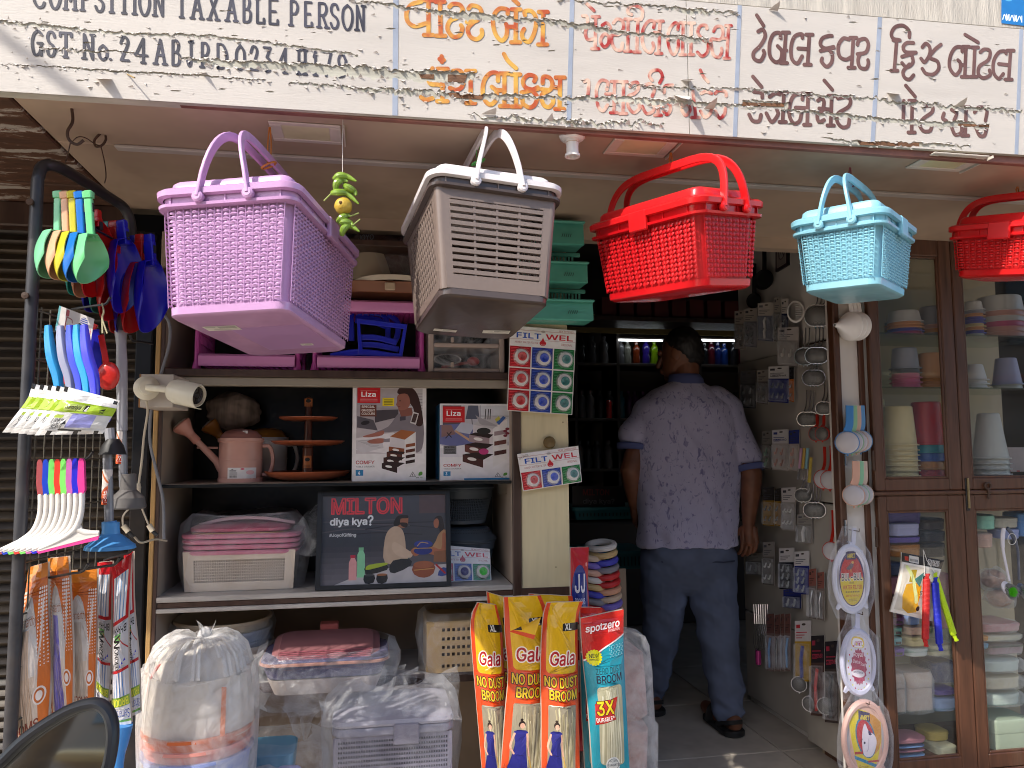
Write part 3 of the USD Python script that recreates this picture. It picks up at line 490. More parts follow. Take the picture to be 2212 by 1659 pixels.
# slab capitals: strokes in a box 1 wide and 1 high (y up), and the ends that carry a serif
SL = {'C': ([[(.95, .8), (.8, .97), (.4, 1), (.05, .7), (.05, .3), (.4, 0), (.8, .03), (.95, .2)]], []), 'O': ([[(.5, 1), (.1, .8), (.02, .4), (.3, .02), (.7, .02), (.98, .4), (.9, .8), (.5, 1)]], []), 'M': ([[(.1, 0), (.15, 1)], [(.15, 1), (.5, .35)], [(.5, .35), (.85, 1)], [(.85, 1), (.9, 0)]], [(.1, 0), (.9, 0)]),
    'P': ([[(.25, 0), (.25, 1)], [(.25, 1), (.7, .98), (.9, .75), (.7, .5), (.25, .48)]], [(.25, 0)]), 'S': ([[(.88, .8), (.7, .98), (.3, .98), (.12, .78), (.3, .56), (.7, .44), (.9, .24), (.7, .02), (.3, .02), (.1, .2)]], []), 'I': ([[(.5, 0), (.5, 1)]], [(.5, 0), (.5, 1)]), 'T': ([[(.5, 0), (.5, 1)], [(.05, 1), (.95, 1)], [(.05, 1), (.05, .86)], [(.95, 1), (.95, .86)]], [(.5, 0)]),
    'N': ([[(.15, 0), (.15, 1)], [(.15, 1), (.85, 0)], [(.85, 0), (.85, 1)]], [(.15, 0), (.85, 1)]), 'A': ([[(.12, 0), (.5, 1)], [(.5, 1), (.88, 0)], [(.28, .36), (.74, .36)]], [(.12, 0), (.88, 0)]), 'X': ([[(.15, 0), (.85, 1)], [(.15, 1), (.85, 0)]], [(.15, 0), (.85, 0)]), 'B': ([[(.2, 0), (.2, 1)], [(.2, 1), (.65, 1), (.8, .8), (.62, .55), (.2, .53)], [(.6, .54), (.9, .4), (.85, .1), (.6, 0), (.2, 0)]], []),
    'L': ([[(.25, 1), (.25, 0)], [(.25, 0), (.92, 0)], [(.92, 0), (.92, .18)]], [(.25, 1)]), 'E': ([[(.2, 0), (.2, 1)], [(.2, 1), (.85, 1)], [(.2, .52), (.7, .52)], [(.2, 0), (.9, 0)], [(.9, 0), (.9, .16)]], []), 'R': ([[(.2, 0), (.2, 1)], [(.2, 1), (.7, .98), (.85, .75), (.65, .52), (.2, .5)], [(.5, .5), (.9, 0)]], [(.2, 0), (.9, 0)]), 'G': ([[(.9, .85), (.6, 1), (.2, .85), (.05, .45), (.25, .03), (.65, .05), (.85, .3)], [(.85, .5), (.85, 0)], [(.55, .5), (.95, .5)]], []),
    'o': ([[(.5, .6), (.15, .45), (.12, .15), (.5, 0), (.88, .15), (.85, .45), (.5, .6)]], []), '.': ([[(.4, .04), (.6, .04)]], []), '2': ([[(.1, .75), (.35, 1), (.75, .95), (.8, .68), (.15, .05)], [(.15, .04), (.92, .04)]], []), '4': ([[(.68, 0), (.68, 1)], [(.68, 1), (.08, .3)], [(.08, .3), (.98, .3)]], [(.68, 0)]), 'J': ([[(.6, 1), (.6, .2), (.35, 0), (.08, .2)]], [(.6, 1)]), 'D': ([[(.18, 0), (.18, 1)], [(.18, 1), (.65, .95), (.95, .5), (.65, .05), (.18, 0)]], []),
    '0': ([[(.5, 1), (.12, .75), (.12, .25), (.5, 0), (.88, .25), (.88, .75), (.5, 1)]], []), '3': ([[(.12, 1), (.85, 1)], [(.85, 1), (.45, .6)], [(.45, .6), (.85, .45), (.85, .12), (.5, 0), (.1, .15)]], []), 'H': ([[(.18, 0), (.18, 1)], [(.82, 0), (.82, 1)], [(.18, .5), (.82, .5)]], [(.18, 0), (.82, 0), (.18, 1), (.82, 1)]), '1': ([[(.2, .75), (.55, 1)], [(.55, 1), (.55, 0)]], [(.55, 0)]), '7': ([[(.1, 1), (.9, 1)], [(.9, 1), (.35, 0)]], []), '9': ([[(.85, .7), (.5, .98), (.15, .75), (.3, .45), (.8, .5), (.85, .72), (.7, .1), (.2, 0)]], [])}
def slab(txt, xs, y0, x0, k, h, w):
    L = []
    for ch, (a, b) in zip(txt, xs):
        yb = lambda x: y0+k*(x-x0); S, E = SL[ch]
        a, b = a+.07*(b-a), b-.09*(b-a); f = lambda p, a=a, b=b: (a+(b-a)*p[0], yb(a+(b-a)*p[0])-h*p[1])
        for s in S: L.append([f(p) for p in (smooth_path(s, 4) if len(s) > 2 else s)])
        for p in E: q = f(p); L.append([(q[0]-11, q[1]-11*k), (q[0]+11, q[1]+11*k)])
    g = unary_union([LineString(F2s(D(q))).buffer(w*k0/2, quad_segs=3) for q in L]).intersection(skin); [part(sg, 'letter', prism(q, YF-.0012, YF-.0003), navy) for q in getattr(g, 'geoms', [g]) if q.area > 2e-6]
adv = lambda x0, x1, n: [(x0+(x1-x0)*i/n+5, x0+(x1-x0)*(i+.88)/n) for i in range(n)]
slab('COMPSITION', [(200, 285), (300, 380), (392, 478), (490, 560), (580, 650), (665, 715), (735, 800), (812, 850), (855, 930), (940, 1020)], 45, 250, .0718, 148, 5.2)
slab('TAXABLE', [(1085, 1160), (1172, 1262), (1275, 1360), (1388, 1472), (1488, 1558), (1568, 1640), (1645, 1728)], 45, 250, .0718, 148, 5.2)
slab('PERSON', [(1775, 1850), (1868, 1936), (1950, 2032), (2032, 2098), (2108, 2182), (2190, 2258)], 45, 250, .0718, 148, 5.2)
slab('GSTNo.24ABJPD0234H179', [(190, 272), (282, 350), (362, 452), (503, 590), (602, 672), (675, 690), (735, 805), (825, 918), (945, 1035), (1050, 1120), (1150, 1200), (1228, 1298), (1325, 1412), (1448, 1520), (1538, 1600), (1618, 1682), (1708, 1790), (1828, 1900), (1930, 1962), (1988, 2055), (2075, 2150)], 338, 200, .0725, 148, 5.2)
# blue poster at the top right, overhead cable and a twig stuck in the paint
ps = thing('blue_notice', 'corner of a blue notice with white lettering pasted at the top right of the sign', 'poster', P(2190, 25, YF-.01))
ar = Art(.12, .16, '#1d6fb0'); 
for i, (x, w) in enumerate(((.006, .016), (.026, .008), (.038, .018), (.06, .006), (.07, .02))): ar.line([(x, .014), (x+w*.5, .032), (x+w, .012)], .0035, '#eef4fa', 4); ar.line([(x+w, .034), (x+w, .012)], .003, '#eef4fa')
ar.ell(.03, .11, .03, .03, '#5aa2d8'); put(ps, 'print', ar, quad(P(2163, 50, YF+.002), P(2222, 57, YF+.002), P(2222, -40, YF+.002), P(2163, -48, YF+.002)), printed()); 
c1, c2 = P(20, 90, YF)+SUN*2.2, P(210, 235, YF)+SUN*2.2; d = c2-c1
single('overhead_cable', 'thick black cable slung over the street above the sign', 'cable', tube([c1-d*9, c1, c2, c2+d*1.0], .014), black_pl)
tw = P(275, 160, YF); single('twig', 'thin dry stick poking out of the white sign above the hooks', 'stick', tube([tw, tw+np.array([.028, -.05, -.03]), tw+np.array([.034, -.062, -.036])], .0016, 6), mat('dry_stick', '#8d7448', .8))

# ================================================================ UNDER THE CANOPY
lamp_m = mat('lamp_diffuser', '#c8c49c', .3, vary=.06); trim = mat('lamp_frame_paint', '#c6bdb0', .5, dirt=.3)
for i, (x, y) in enumerate(((PZ(662, 287, 1.98)[0], PZ(662, 287, 1.98)[1]), (PZ(1392, 318, 1.98)[0]-.01, PZ(1392, 318, 1.98)[1]), (PZ(2045, 350, 1.98)[0], PZ(2045, 350, 1.98)[1]))):
    t = thing('ceiling_light', ('unlit square ceiling light above the purple basket', 'unlit square ceiling light above the large red basket', 'unlit square ceiling light above the pale blue basket')[i], 'ceiling light', (x, y, 1.98), group='square lights set in the soffit')
    o, q = .084, .056
    for a in (box(x-o, x+o, y-.058, y-.041, 1.9775, 1.9815), box(x-o, x+o, y+.041, y+.058, 1.9775, 1.9815), box(x-o, x-q, y-.0405, y+.0405, 1.9775, 1.9815), box(x+q, x+o, y-.0405, y+.0405, 1.9775, 1.9815)): part(t, 'frame', a, trim)
    part(t, 'diffuser', plain(x-q, x+q, y-.0405, y+.0405, 1.979, 1.9812), lamp_m)
    part(t, 'flap', plain(x+o+.006, x+o+.009, y-.06, y+.06, 1.974, 1.9812), trim)
b = PZ(1236, 293, 1.98); t = thing('bulb_holder', 'empty white porcelain bulb holder screwed to the soffit', 'lamp holder', b)
part(t, 'base', tf(lathe([(0, 0), (.032, 0), (.034, -.006), (.026, -.014), (.0, -.014)], 8), Mx((b[0], b[1], 1.9815))), white_pl)
part(t, 'socket', tf(lathe([(.017, -.014), (.015, -.03), (.0155, -.05), (.019, -.05), (.019, -.056), (.014, -.056), (.013, -.03), (0, -.03)], 20), Mx((b[0], b[1], 1.9815))), white_pl); part(t, 'brass_ring', tf(lathe([(.0155, -.018), (.0165, -.02), (.0155, -.022)], 20), Mx((b[0], b[1], 1.9815))), mat('brass', '#b08a4a', .3, metal=1))
def wire_(name, label, cat_, pts, r, m, Y=None, group=None, k=6):
    q = np.array([P(*a) if len(a) == 3 else P(*a, Y) for a in pts]); return single(name, label, cat_, tube(smooth_path(q, k) if len(q) > 2 else q, r, 7), m, loc=q[0], group=group)
hz = PZ(155, 235, 1.982); Yh = hz[1]
wire_('ceiling_hook', 'long bent iron hook in the soffit left of the sign', 'hook', [(155, 232), (157, 262), (146, 284), (150, 303), (166, 312), (181, 303)], .0035, iron_rust, Yh)
h2 = PZ(217, 290, 1.982)[1]; wire_('ceiling_hook', 'small rusty open cup hook in the soffit holding a wire', 'hook', [(217, 288), (204, 303), (207, 316), (220, 314), (228, 303), (228, 293)], .003, iron_rust, h2)
wire_('hanging_wire', 'thin wire running between the two soffit hooks', 'wire', [(154, 308, Yh), (168, 296, Yh), (185, 298, h2-.05), (204, 310, h2), (218, 316, h2)], .0012, iron_rust)
wire_('hanging_wire', 'wire dropping from the small hook to the rack rail', 'wire', [(218, 316, h2), (226, 350, h2), (229, 380, h2), (226, 395, 2.18)], .0014, iron_rust); wire_('hanging_wire', 'doubled wire dropping from the long hook to the rack rail', 'wire', [(152, 309, Yh), (147, 330, Yh), (141, 352, 2.05)], .0014, iron_rust)

# across the street, seen only mirrored in glass
ob = thing('opposite_building', 'plain two storey street building across the road', 'building', (0, -8, 0))
ow = mat('opposite_plaster', '#75675a', .8, vary=.15, vs=1.5, dirt=.3); part(ob, 'wall', box(-14, 16, -9.5, -8, -.2, 5.2, .02), ow)
for k in range(8):
    x = -12+k*3.4; part(ob, 'shutter', box(x, x+2.4, -7.98, -7.9, -.15, 2.2, .01), mat('opposite_shutter_%d' % (k % 3), ('#5a6a78', '#7a6a58', '#48584c')[k % 3], .5, vary=.2)); part(ob, 'window', box(x+.5, x+1.8, -7.98, -7.93, 3.2, 4.5, .01), mat('opposite_window', '#2a3036', .2)); part(ob, 'awning', box(x-.1, x+2.5, -8.0, -7.2, 2.5, 2.56, .01), mat('opposite_awning_%d' % (k % 2), ('#c8b48a', '#9a4a3a')[k % 2], .7))

# ================================================================ LEFT DISPLAY SHELVES
xl, xr, yb = -.642, .462, 2.985
z1, z2 = P(720, 800, YS)[2], P(735, 1043, YS)[2]              # tops of the two upper boards
q = lambda v: P(359, v, YS)[2]
z3, z3b, z4, z4b = q(1290), q(1302), q(1315), q(1325)
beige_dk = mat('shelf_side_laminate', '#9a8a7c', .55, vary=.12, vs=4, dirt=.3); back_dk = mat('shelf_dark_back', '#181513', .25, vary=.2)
ds = thing('display_shelves', 'brown framed open shop shelves left of the cream pillar, crowded with plastic goods', 'shelves', (xl, YS, -.15))
part(ds, 'side_panel', box(xl-.022, xl, YS+.004, yb+.02, -.15, 1.90, .002), beige_dk); part(ds, 'front_edge', box(xl-.026, xl-.012, YS-.006, YS+.003, -.15, 1.78, .002), wood_yel); part(ds, 'front_edge', box(xl-.0115, xl+.001, YS-.005, YS+.003, -.15, 1.78, .002), wood_dark)
part(ds, 'side_panel', box(xr, xr+.012, YS+.012, yb+.02, z3, 1.90, .002), beige_dk); part(ds, 'frame_post', box(xr+.001, xr+.030, YS-.008, YS+.011, z3b-.03, 1.90, .003), wood_dark)
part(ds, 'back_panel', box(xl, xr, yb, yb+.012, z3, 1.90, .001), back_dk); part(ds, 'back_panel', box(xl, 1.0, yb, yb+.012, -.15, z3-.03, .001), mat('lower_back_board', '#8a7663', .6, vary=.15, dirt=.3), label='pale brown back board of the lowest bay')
part(ds, 'top_board', box(xl, xr, YS, yb, 1.88, 1.90, .002), wood_dark)
part(ds, 'shelf_board', box(xl+.001, xr-.001, YS-.004, yb-.001, z1-.024, z1, .002), wood_dark); part(ds, 'light_strip', box(xl+.002, xr-.002, YS+.008, YS+.05, z1-.052, z1-.0245, .002), mat('strip_cover', '#8f8577', .5, dirt=.2))
part(ds, 'shelf_board', box(xl+.001, xr-.001, YS+.004, yb-.001, z2-.010, z2, .002), mat('black_glass_shelf', '#1a1c1e', .15)); part(ds, 'shelf_lining', plain(xl+.002, xr-.002, YS+.012, yb-.002, z2+.0002, z2+.0012), beige_dk)
xp = .657
part(ds, 'shelf_board', box(xl-.004, xr, YS-.004, yb-.002, z3b, z3, .002), lam_grey); part(ds, 'rail', box(xl-.004, xp, YS-.001, YS+.03, z4+.0005, z3b-.0005, .002), wood_dark); part(ds, 'edge_strip', box(xl-.004, .56, YS-.004, YS+.03, z4b, z4-.0005, .002), lam_grey)
zs5 = P(940, 1452, 2.66)[2]; part(ds, 'shelf_board', box(xl, .62, 2.66, yb-.002, zs5-.02, zs5, .002), lam_grey); part(ds, 'rail', box(xl, .62, 2.652, 2.6595, zs5-.034, zs5-.001, .002), wood_dark)
for x, y in ((xr-.03, YS+.1),): part(ds, 'clip', box(x, x+.03, y, y+.02, z2-.05, z2-.011, .002), pane())
cp = thing('pillar', 'cream laminate pillar with a brown frame between the shelves and the doorway', 'pillar', (xr+.1, YS, 0))
part(cp, 'panel', box(xr+.031, xp, YS-.002, YS+.05, z3b-.001, 1.98, .002), cream); part(cp, 'bottom_rail', box(xr+.004, xp-.001, YS-.006, YS-.0025, z3b-.03, z3b+.004, .001), wood_dark)
part(cp, 'knob', tf(lathe([(0, .022), (.016, .02), (.021, .013), (.021, .009), (.012, .006), (.012, 0)], 24), np.block([[frame((0, -1, 0))[:3, :3], np.array([[P(1185, 956, YS)[0]], [YS-.002], [P(1185, 956, YS)[2]]])], [np.zeros((1, 3)), np.ones((1, 1))]])), mat('amber_knob', '#6e5a38', .25))
for u, v in ((1216, 912), (1201, 1225)): p = P(u, v, YS-.004); part(cp, 'screw', (ball((.002, .002, .002), 1)[0]+p, ball(1, 1)[1]), iron_rust)

# ---------------------------------------------------------------- two pink rack trays, blue rack, pots, clear drawers
pinkd, pinkl = pl('#a83a86', .35), pl('#c47cae', .35)
for i, (u0, u1, lab) in enumerate(((414, 648, 'pink stacking rack at the left end of the top shelf, partly behind the purple basket'), (672, 918, 'pink stacking rack holding a blue frame, right of the other pink rack'))):
    y0 = YS+.02; a, b = P(u0, 808, y0), P(u1, 808, y0); X0, X1 = a[0], b[0]; zt = z1
    t = thing('stacking_rack', lab, 'rack', ((X0+X1)/2, y0+.12, zt), group='pink stacking racks on the top shelf')
    for x in (X0+.01, X1-.01):
        for y in (y0+.02, y0+.26): part(t, 'post', tf(lathe([(0, 0), (.015, 0), (.011, .02), (.008, .03), (.008, .05), (.0075, .25), (0, .25)], 10), Mx((x, y, zt+.001))), pinkd)
    for zz in (.012, .2):
        prof = np.array([(0, .04), (-.014, .032), (-.012, .008), (-.006, .0), (.0, .004), (.004, .03)]); V = [(x, y0+.012+d, zt+zz+h) for x in (X0+.018, X1-.018) for d, h in prof]; k = np.arange(6); part(t, 'tray_lip', (np.array(V), np.vstack([np.stack([k, (k+1) % 6, (k+1) % 6+6, k+6], -1)])), pinkl, 60)
        bars = [box(X0+.018, X1-.018, y0+.03+j*.022, y0+.036+j*.022, zt+zz+.006, zt+zz+.012, .001) for j in range(11)]+[box(X0+.02+j*.02, X0+.024+j*.02, y0+.03, y0+.27, zt+zz+.002, zt+zz+.0055, .001) for j in range(int((X1-X0-.04)/.02))]
        part(t, 'tray_mesh', cat(bars), pinkd, False, kind='stuff')
    for x in (X0+.012, X1-.017):
        part(t, 'side_lattice', cat([box(x, x+.005, y0+.035+j*.02, y0+.039+j*.02, zt+.05, zt+.19, .001) for j in range(11)]+[box(x, x+.005, y0+.03, y0+.25, zt+.05+j*.034, zt+.054+j*.034, .001) for j in range(5)]), pinkd, False, kind='stuff')
E12 = lambda L, Y, dy=0.: np.array([P(663.6+.2667*x, 387.1+.2667*y, Y+dy*i/len(L)) for i, (x, y) in enumerate(L)])
blue = pl('#1a22b0', .28); t = thing('blue_rack', 'bright blue plastic folding dish frame inside the pink rack', 'rack', E12([(600, 1450)], 2.63)[0])
part(t, 'front_frame', sweep(E12([(415, 1150), (795, 1195), (755, 1435), (432, 1400)], 2.60), rsec(.021, .012), True, ref=(0, 1, 0)), blue); part(t, 'rear_frame', sweep(smooth_path(E12([(360, 1310), (372, 1050), (560, 1068), (720, 1140), (735, 1240), (700, 1330), (655, 1325), (630, 1110), (395, 1080)], 2.66), 3), rsec(.019, .012), False, ref=(0, 1, 0)), blue)
part(t, 'base_curve', sweep(smooth_path(E12([(190, 1440), (330, 1412), (450, 1405), (620, 1425), (770, 1462)], 2.605), 5), rsec(.024, .018), ref=(0, 1, 0)), blue)
for L in ([(430, 1282), (560, 1285), (725, 1325)], [(430, 1340), (560, 1345), (740, 1380)]): part(t, 'bar', sweep(smooth_path(E12(L, 2.625), 4), rsec(.02, .012), ref=(0, 1, 0)), blue)
part(t, 'scoop_back', sweep(E12([(390, 1130), (560, 1150), (640, 1180)], 2.66), rsec(.03, .004), ref=(0, 1, 0)), blue)
p = P(828, 640, 2.82); t = thing('lidded_tub', 'large brown lidded tub wrapped in film at the back of the top shelf', 'tub', p); br = pl('#4a2a1c', .35); R = .17
part(t, 'tub', tf(lathe([(0, 0), (R*.8, 0), (R, .14), (R*1.02, .15), (0, .15)], 36), Mx(p)), br); part(t, 'lid', tf(lathe([(R*1.05, .151), (R*1.06, .17), (R*1.02, .19), (R*.8, .215), (R*.4, .23), (0, .234)], 36), Mx(p)), br)
ar = Art(.2, .03, C('#4a2a1c')); ar.text('JOYO', .01, .006, .018, '#9aa4b0', bold=False); ar.text('220/-', .15, .008, .012, '#2a1a14', bold=False)
put(t, 'print', ar, lambda s, tt: (p[0]-.1+.2*s, p[1]-np.sqrt((R*1.062)**2-(.2*(s-.5))**2)-.001, p[2]+.156+.03*tt), printed())
part(t, 'film', tf(lathe([(R*1.08, .02), (R*1.1, .15), (R*1.05, .2), (R*.5, .245), (0, .25)], 30), Mx(p)), film())
p = P(800, 612, 2.70); t = thing('plant_pot', 'plain stone coloured plastic pot upside down beside the purple basket', 'pot', p); part(t, 'pot', tf(lathe([(.078, 0), (.082, .0), (.082, .008), (.077, .01), (.062, .10), (.056, .108), (0, .11)], 32), Mx(p)), pl('#a89a86', .5))
p = P(838, 640, 2.64); t = thing('storage_tray', 'shallow brown tray with a curved cream handle band on the upper pink rack', 'tray', p); part(t, 'tray', tf(rbox(.30, .16, [(0, .02), (.002, .016), (.035, .0), (.037, .003), (.03, .006)], .06), Mx(p)), pl('#7a4a30', .4))
part(t, 'handle', sweep(smooth_path(np.array([p+(-.15, -.03, .02), p+(-.06, -.075, .045), p+(.06, -.075, .05), p+(.15, -.03, .04)]), 6), rsec(.018, .004), ref=(0, 1, 0)), pl('#d8cdbb', .4)); part(t, 'clasp', box(p[0]-.012, p[0]+.022, p[1]-.09, p[1]-.078, p[2]+.004, p[2]+.03, .003), pl('#b9a58c', .4))
X0, X1 = P(926, 800, YS)[0], P(1092, 800, YS)[0]; y0 = YS+.02; z9 = z1+.001; t = thing('clear_drawer_unit', 'small clear drawer unit with pale frame under the grey basket', 'drawers', ((X0+X1)/2, y0, z9)); fr = pl('#a8968c', .4)
for x in (X0, X1-.018): part(t, 'side', box(x, x+.018, y0, y0+.2, z9, z9+.17, .003), fr)
for z in (.0, .085, .155): part(t, 'rail', box(X0+.0185, X1-.0185, y0-.002, y0+.19, z9+z, z9+z+.014, .003), fr)
for z in (.015, .1):
    d = part(t, 'drawer_front', box(X0+.02, X1-.02, y0+.004, y0+.007, z9+z, z9+z+.068 if z < .05 else z9+z+.053, .001), film('clear_plastic', .12, .4, crinkle=.15)); part(d, 'pull', box(X0+.075, X0+.085, y0-.012, y0-.001, z9+z, z9+z+.018, .002), fr)
t = thing('red_brush', 'red round brush lying in the clear drawer', 'brush', ((X0+X1)/2, y0+.06, z9+.04)); part(t, 'head', (ball((.022, .02, .016))[0]+((X0+X1)/2+.03, y0+.06, z9+.045), ball(1)[1]), pl('#b01c1c')); part(t, 'handle', tube([((X0+X1)/2+.01, y0+.06, z9+.04), ((X0+X1)/2-.08, y0+.05, z9+.022)], .005), pl('#b01c1c'))
t = thing('hand_mirror', 'oval mirror with a pale rim lying in the clear drawer', 'mirror', (X0+.06, y0+.05, z9+.05)); part(t, 'rim', tube(np.array([(X0+.068+.045*cos(a), y0+.04, z9+.048+.018*sin(a)) for a in np.linspace(0, 2*pi, 28, endpoint=False)]), .003, 6, True), chrome); part(t, 'glass', tf(lathe([(0, 0), (.043, 0)], 24), Mx((X0+.068, y0+.042, z9+.048), rx=90) @ np.diag([1, .4, 1, 1.])), mat('mirror_dark', '#55504c', .1, metal=1))

# ---------------------------------------------------------------- second shelf: watering cans, tiered stand, boxes
G = lambda x, y, Y: P(331.8+.275*x, 691.25+.275*y, Y)
def watering_can(nm, label, cx, yv, body, top, scale, spout_c, rose_c, ring):
    p = G(cx, 1285, yv); p = np.array([p[0], yv, z2+.0015]); m = px(yv, 520, 1000)*.275*scale; R, H = 168*m, 340*m
    t = thing(nm, label, 'watering can', p)
    part(t, 'body', tf(lathe([(0, 0), (R*1.0, 0), (R*1.0, .012), (R*.96, .016), (R*.97, H*.48), (R*.99, H*.5), (R*.97, H*.52), (R*.97, H*.9), (R*1.03, H*.93), (R*1.03, H*1.0), (R*.9, H*1.0), (R*.8, H*.97)], 40), Mx(p)), body)
    part(t, 'lid', tf(lathe([(R*.95, H*.98), (R*.9, H*1.06), (R*.7, H*1.16), (R*.4, H*1.21), (0, H*1.225)], 36), Mx(p)), top)
    a, b = p+np.array([-R*.55, -.01, H*.22]), p+np.array([-330*m, -.03, 335*m]); d = (b-a)/np.linalg.norm(b-a)
    sp = part(t, 'spout', tube([a, a+d*.03, a+(b-a)*.35, b-d*.0], R*.16, 14, scale=[2.1, 1.7, 1.05, .9]), spout_c)
    part(sp, 'collar', tube([b-d*.012, b+d*.022], R*.2, 14), ring); e = b+d*.018; part(t, 'rose', tf(lathe([(R*.2, 0), (R*.24, .012), (R*.42, .036), (R*.44, .046), (R*.40, .05)], 28), np.block([[frame(d)[:3, :3], e[:, None]], [np.zeros((1, 3)), np.ones((1, 1))]])), ring)
    part(t, 'rose_plate', tf(lathe([(R*.41, .049), (R*.3, .054), (0, .057)], 28), np.block([[frame(d)[:3, :3], e[:, None]], [np.zeros((1, 3)), np.ones((1, 1))]])), rose_c)
    part(t, 'brace', tube([p+np.array([-R*1.0, -.01, H*.78]), p+np.array([-R*1.9, -.02, H*.79])], .0035), spout_c)
    hp = smooth_path(np.array([p+(R*.98, 0, H*.82), p+(R*1.3, 0, H*.8), p+(R*1.45, 0, H*.5), p+(R*1.3, 0, H*.2), p+(R*.98, 0, H*.16)]), 6); part(t, 'handle', sweep(hp, rsec(.012, .022), ref=(0, 1, 0)), spout_c); return t, p, R, H
pk = pl('#c8988c', .35)
t, p, R, H = watering_can('watering_can', 'dusty pink plastic watering can with a label, front of the second shelf', 680, 2.70, pk, pl('#a8736a', .4), 1, pk, pl('#d8cfca', .4), pl('#c88a7c', .35))
ar = Art(.06, .035, '#e4e0e0'); ar.ell(.03, .031, .004, .003, '#d86a80'); ar.ell(.046, .02, .009, .007, '#e8b4b8'); [ar.rect(.004+i*.0016, .004, .0048+i*.0016, .011, '#3a3a3a') for i in range(10)]; ar.rect(.004, .024, .018, .0265, '#4a4a50'); ar.rect(.008, .029, .012, .031, '#4a4a50'); [ar.rect(.004, .013+i*.003, .02, .0142+i*.003, '#8a8a90') for i in range(3)]
put(t, 'label', ar, lambda s, tt: (p[0]+(R*.99)*np.sin((s-.32)*1.35), p[1]-(R*.99)*np.cos((s-.32)*1.35), p[2]+.012+.036*tt), printed(), .012)
ar = Art(.016, .008, '#e8e4e0'); ar.text('290', .002, .002, .004, '#222222'); put(t, 'price_tag', ar, lambda s, tt: (p[0]+.012+.016*s, p[1]-R*.74+.004*tt, p[2]+H*1.105+.009*tt), printed())
watering_can('watering_can', 'white watering can with gold rose and lid, standing behind the pink one', 880, 2.87, pl('#c9c5c2', .35), pl('#a8712c', .3), .98, pl('#d5d2ce', .35), pl('#bdb6b0', .4), pl('#a86a28', .3))
pc = G(1208, 1280, 2.72); pc = np.array([pc[0], 2.72, z2+.0015]); m = px(2.72, 665, 950)*.275; terra = pl('#8e4a30', .3); brn = pl('#5a2c1c', .35)
t = thing('tiered_stand', 'three tier terracotta plastic serving stand in the middle of the second shelf', 'stand', pc)
for r, z, d in ((325, 0, 70), (278, 265, 40), (222, 458, 32)): part(t, 'plate', tf(lathe([(0, z*m+.006), (r*.6*m, z*m+.004), (r*.9*m, (z+d*.55)*m), (r*m, (z+d)*m), (r*1.01*m, (z+d)*m+.003), (r*.88*m, (z+d*.6)*m+.004), (r*.58*m, z*m+.009), (0, z*m+.01)], 44), Mx(pc)), terra)
part(t, 'column', tf(lathe([(0, 0), (52*m, 20*m), (40*m, 60*m), (40*m, 255*m), (34*m, 262*m), (34*m, 300*m), (30*m, 310*m), (30*m, 440*m), (26*m, 450*m), (26*m, 560*m), (24*m, 575*m), (24*m, 640*m), (16*m, 655*m), (0, 660*m)], 20), Mx(pc)), brn)
for z, h in ((100, 95), (580, 62)):
    ar = Art(.02, .02*h/60, '#c8743a'); ar.ell(.01, .014*h/60, .006, .005, '#181412'); [ar.rect(.003, .002+i*.0025, .017, .0032+i*.0025, '#6a3418') for i in range(3)]
    put(t, 'label', ar, lambda s, tt, z=z, h=h: (pc[0]+42*m*np.sin((s-.5)*1.6), pc[1]-42*m*np.cos((s-.5)*1.6), pc[2]+(z+h*tt)*m), printed(), .006)
# striped cloth bundle
c0 = P(505, 890, 2.87); v, f = ball(1, 4); nz = meshkit.fbm(v*2.2+5, 4); v = v*(1+.35*(nz-.5))[:, None]*np.array([.092, .07, .068])+c0
single('cloth_bundle', 'bundled red and cream striped cloth behind the watering cans', 'bundle', (v, f), mat('striped_cloth', '#8a7a70', .85, vary=.55, vs=16, stretch=(2.2, .2, .25), bump=.5, bs=40))
def carton(label, u0, u1, v0, v1, Y, D_, art, side):
    a, b = P(u0, v1, Y), P(u1, v1, Y); X0, X1 = a[0], b[0]; zt = P((u0+u1)/2, v0, Y)[2]; z0 = z2+.0015
    t = thing('carton', label, 'box', ((X0+X1)/2, Y+D_/2, z0), group='table drawer cartons on the second shelf'); part(t, 'box', box(X0, X1, Y, Y+D_, z0, zt, .002), mat('carton_board', '#dcd6d2', .45))
    ar = art(X1-X0, zt-z0); put(t, 'front_print', ar, quad((X0+.001, Y-.0006, z0+.001), (X1-.001, Y-.0006, z0+.001), (X1-.001, Y-.0006, zt-.001), (X0+.001, Y-.0006, zt-.001)), printed('print_carton', .32, .2))
    s = Art(D_, zt-z0, side); s.rect(.02, .04, .04, .2, '#d8e4ee'); put(t, 'side_print', s, quad((X0-.0006, Y+D_, z0+.001), (X0-.0006, Y, z0+.001), (X0-.0006, Y, zt-.001), (X0-.0006, Y+D_, zt-.001)), printed('print_carton')); return t
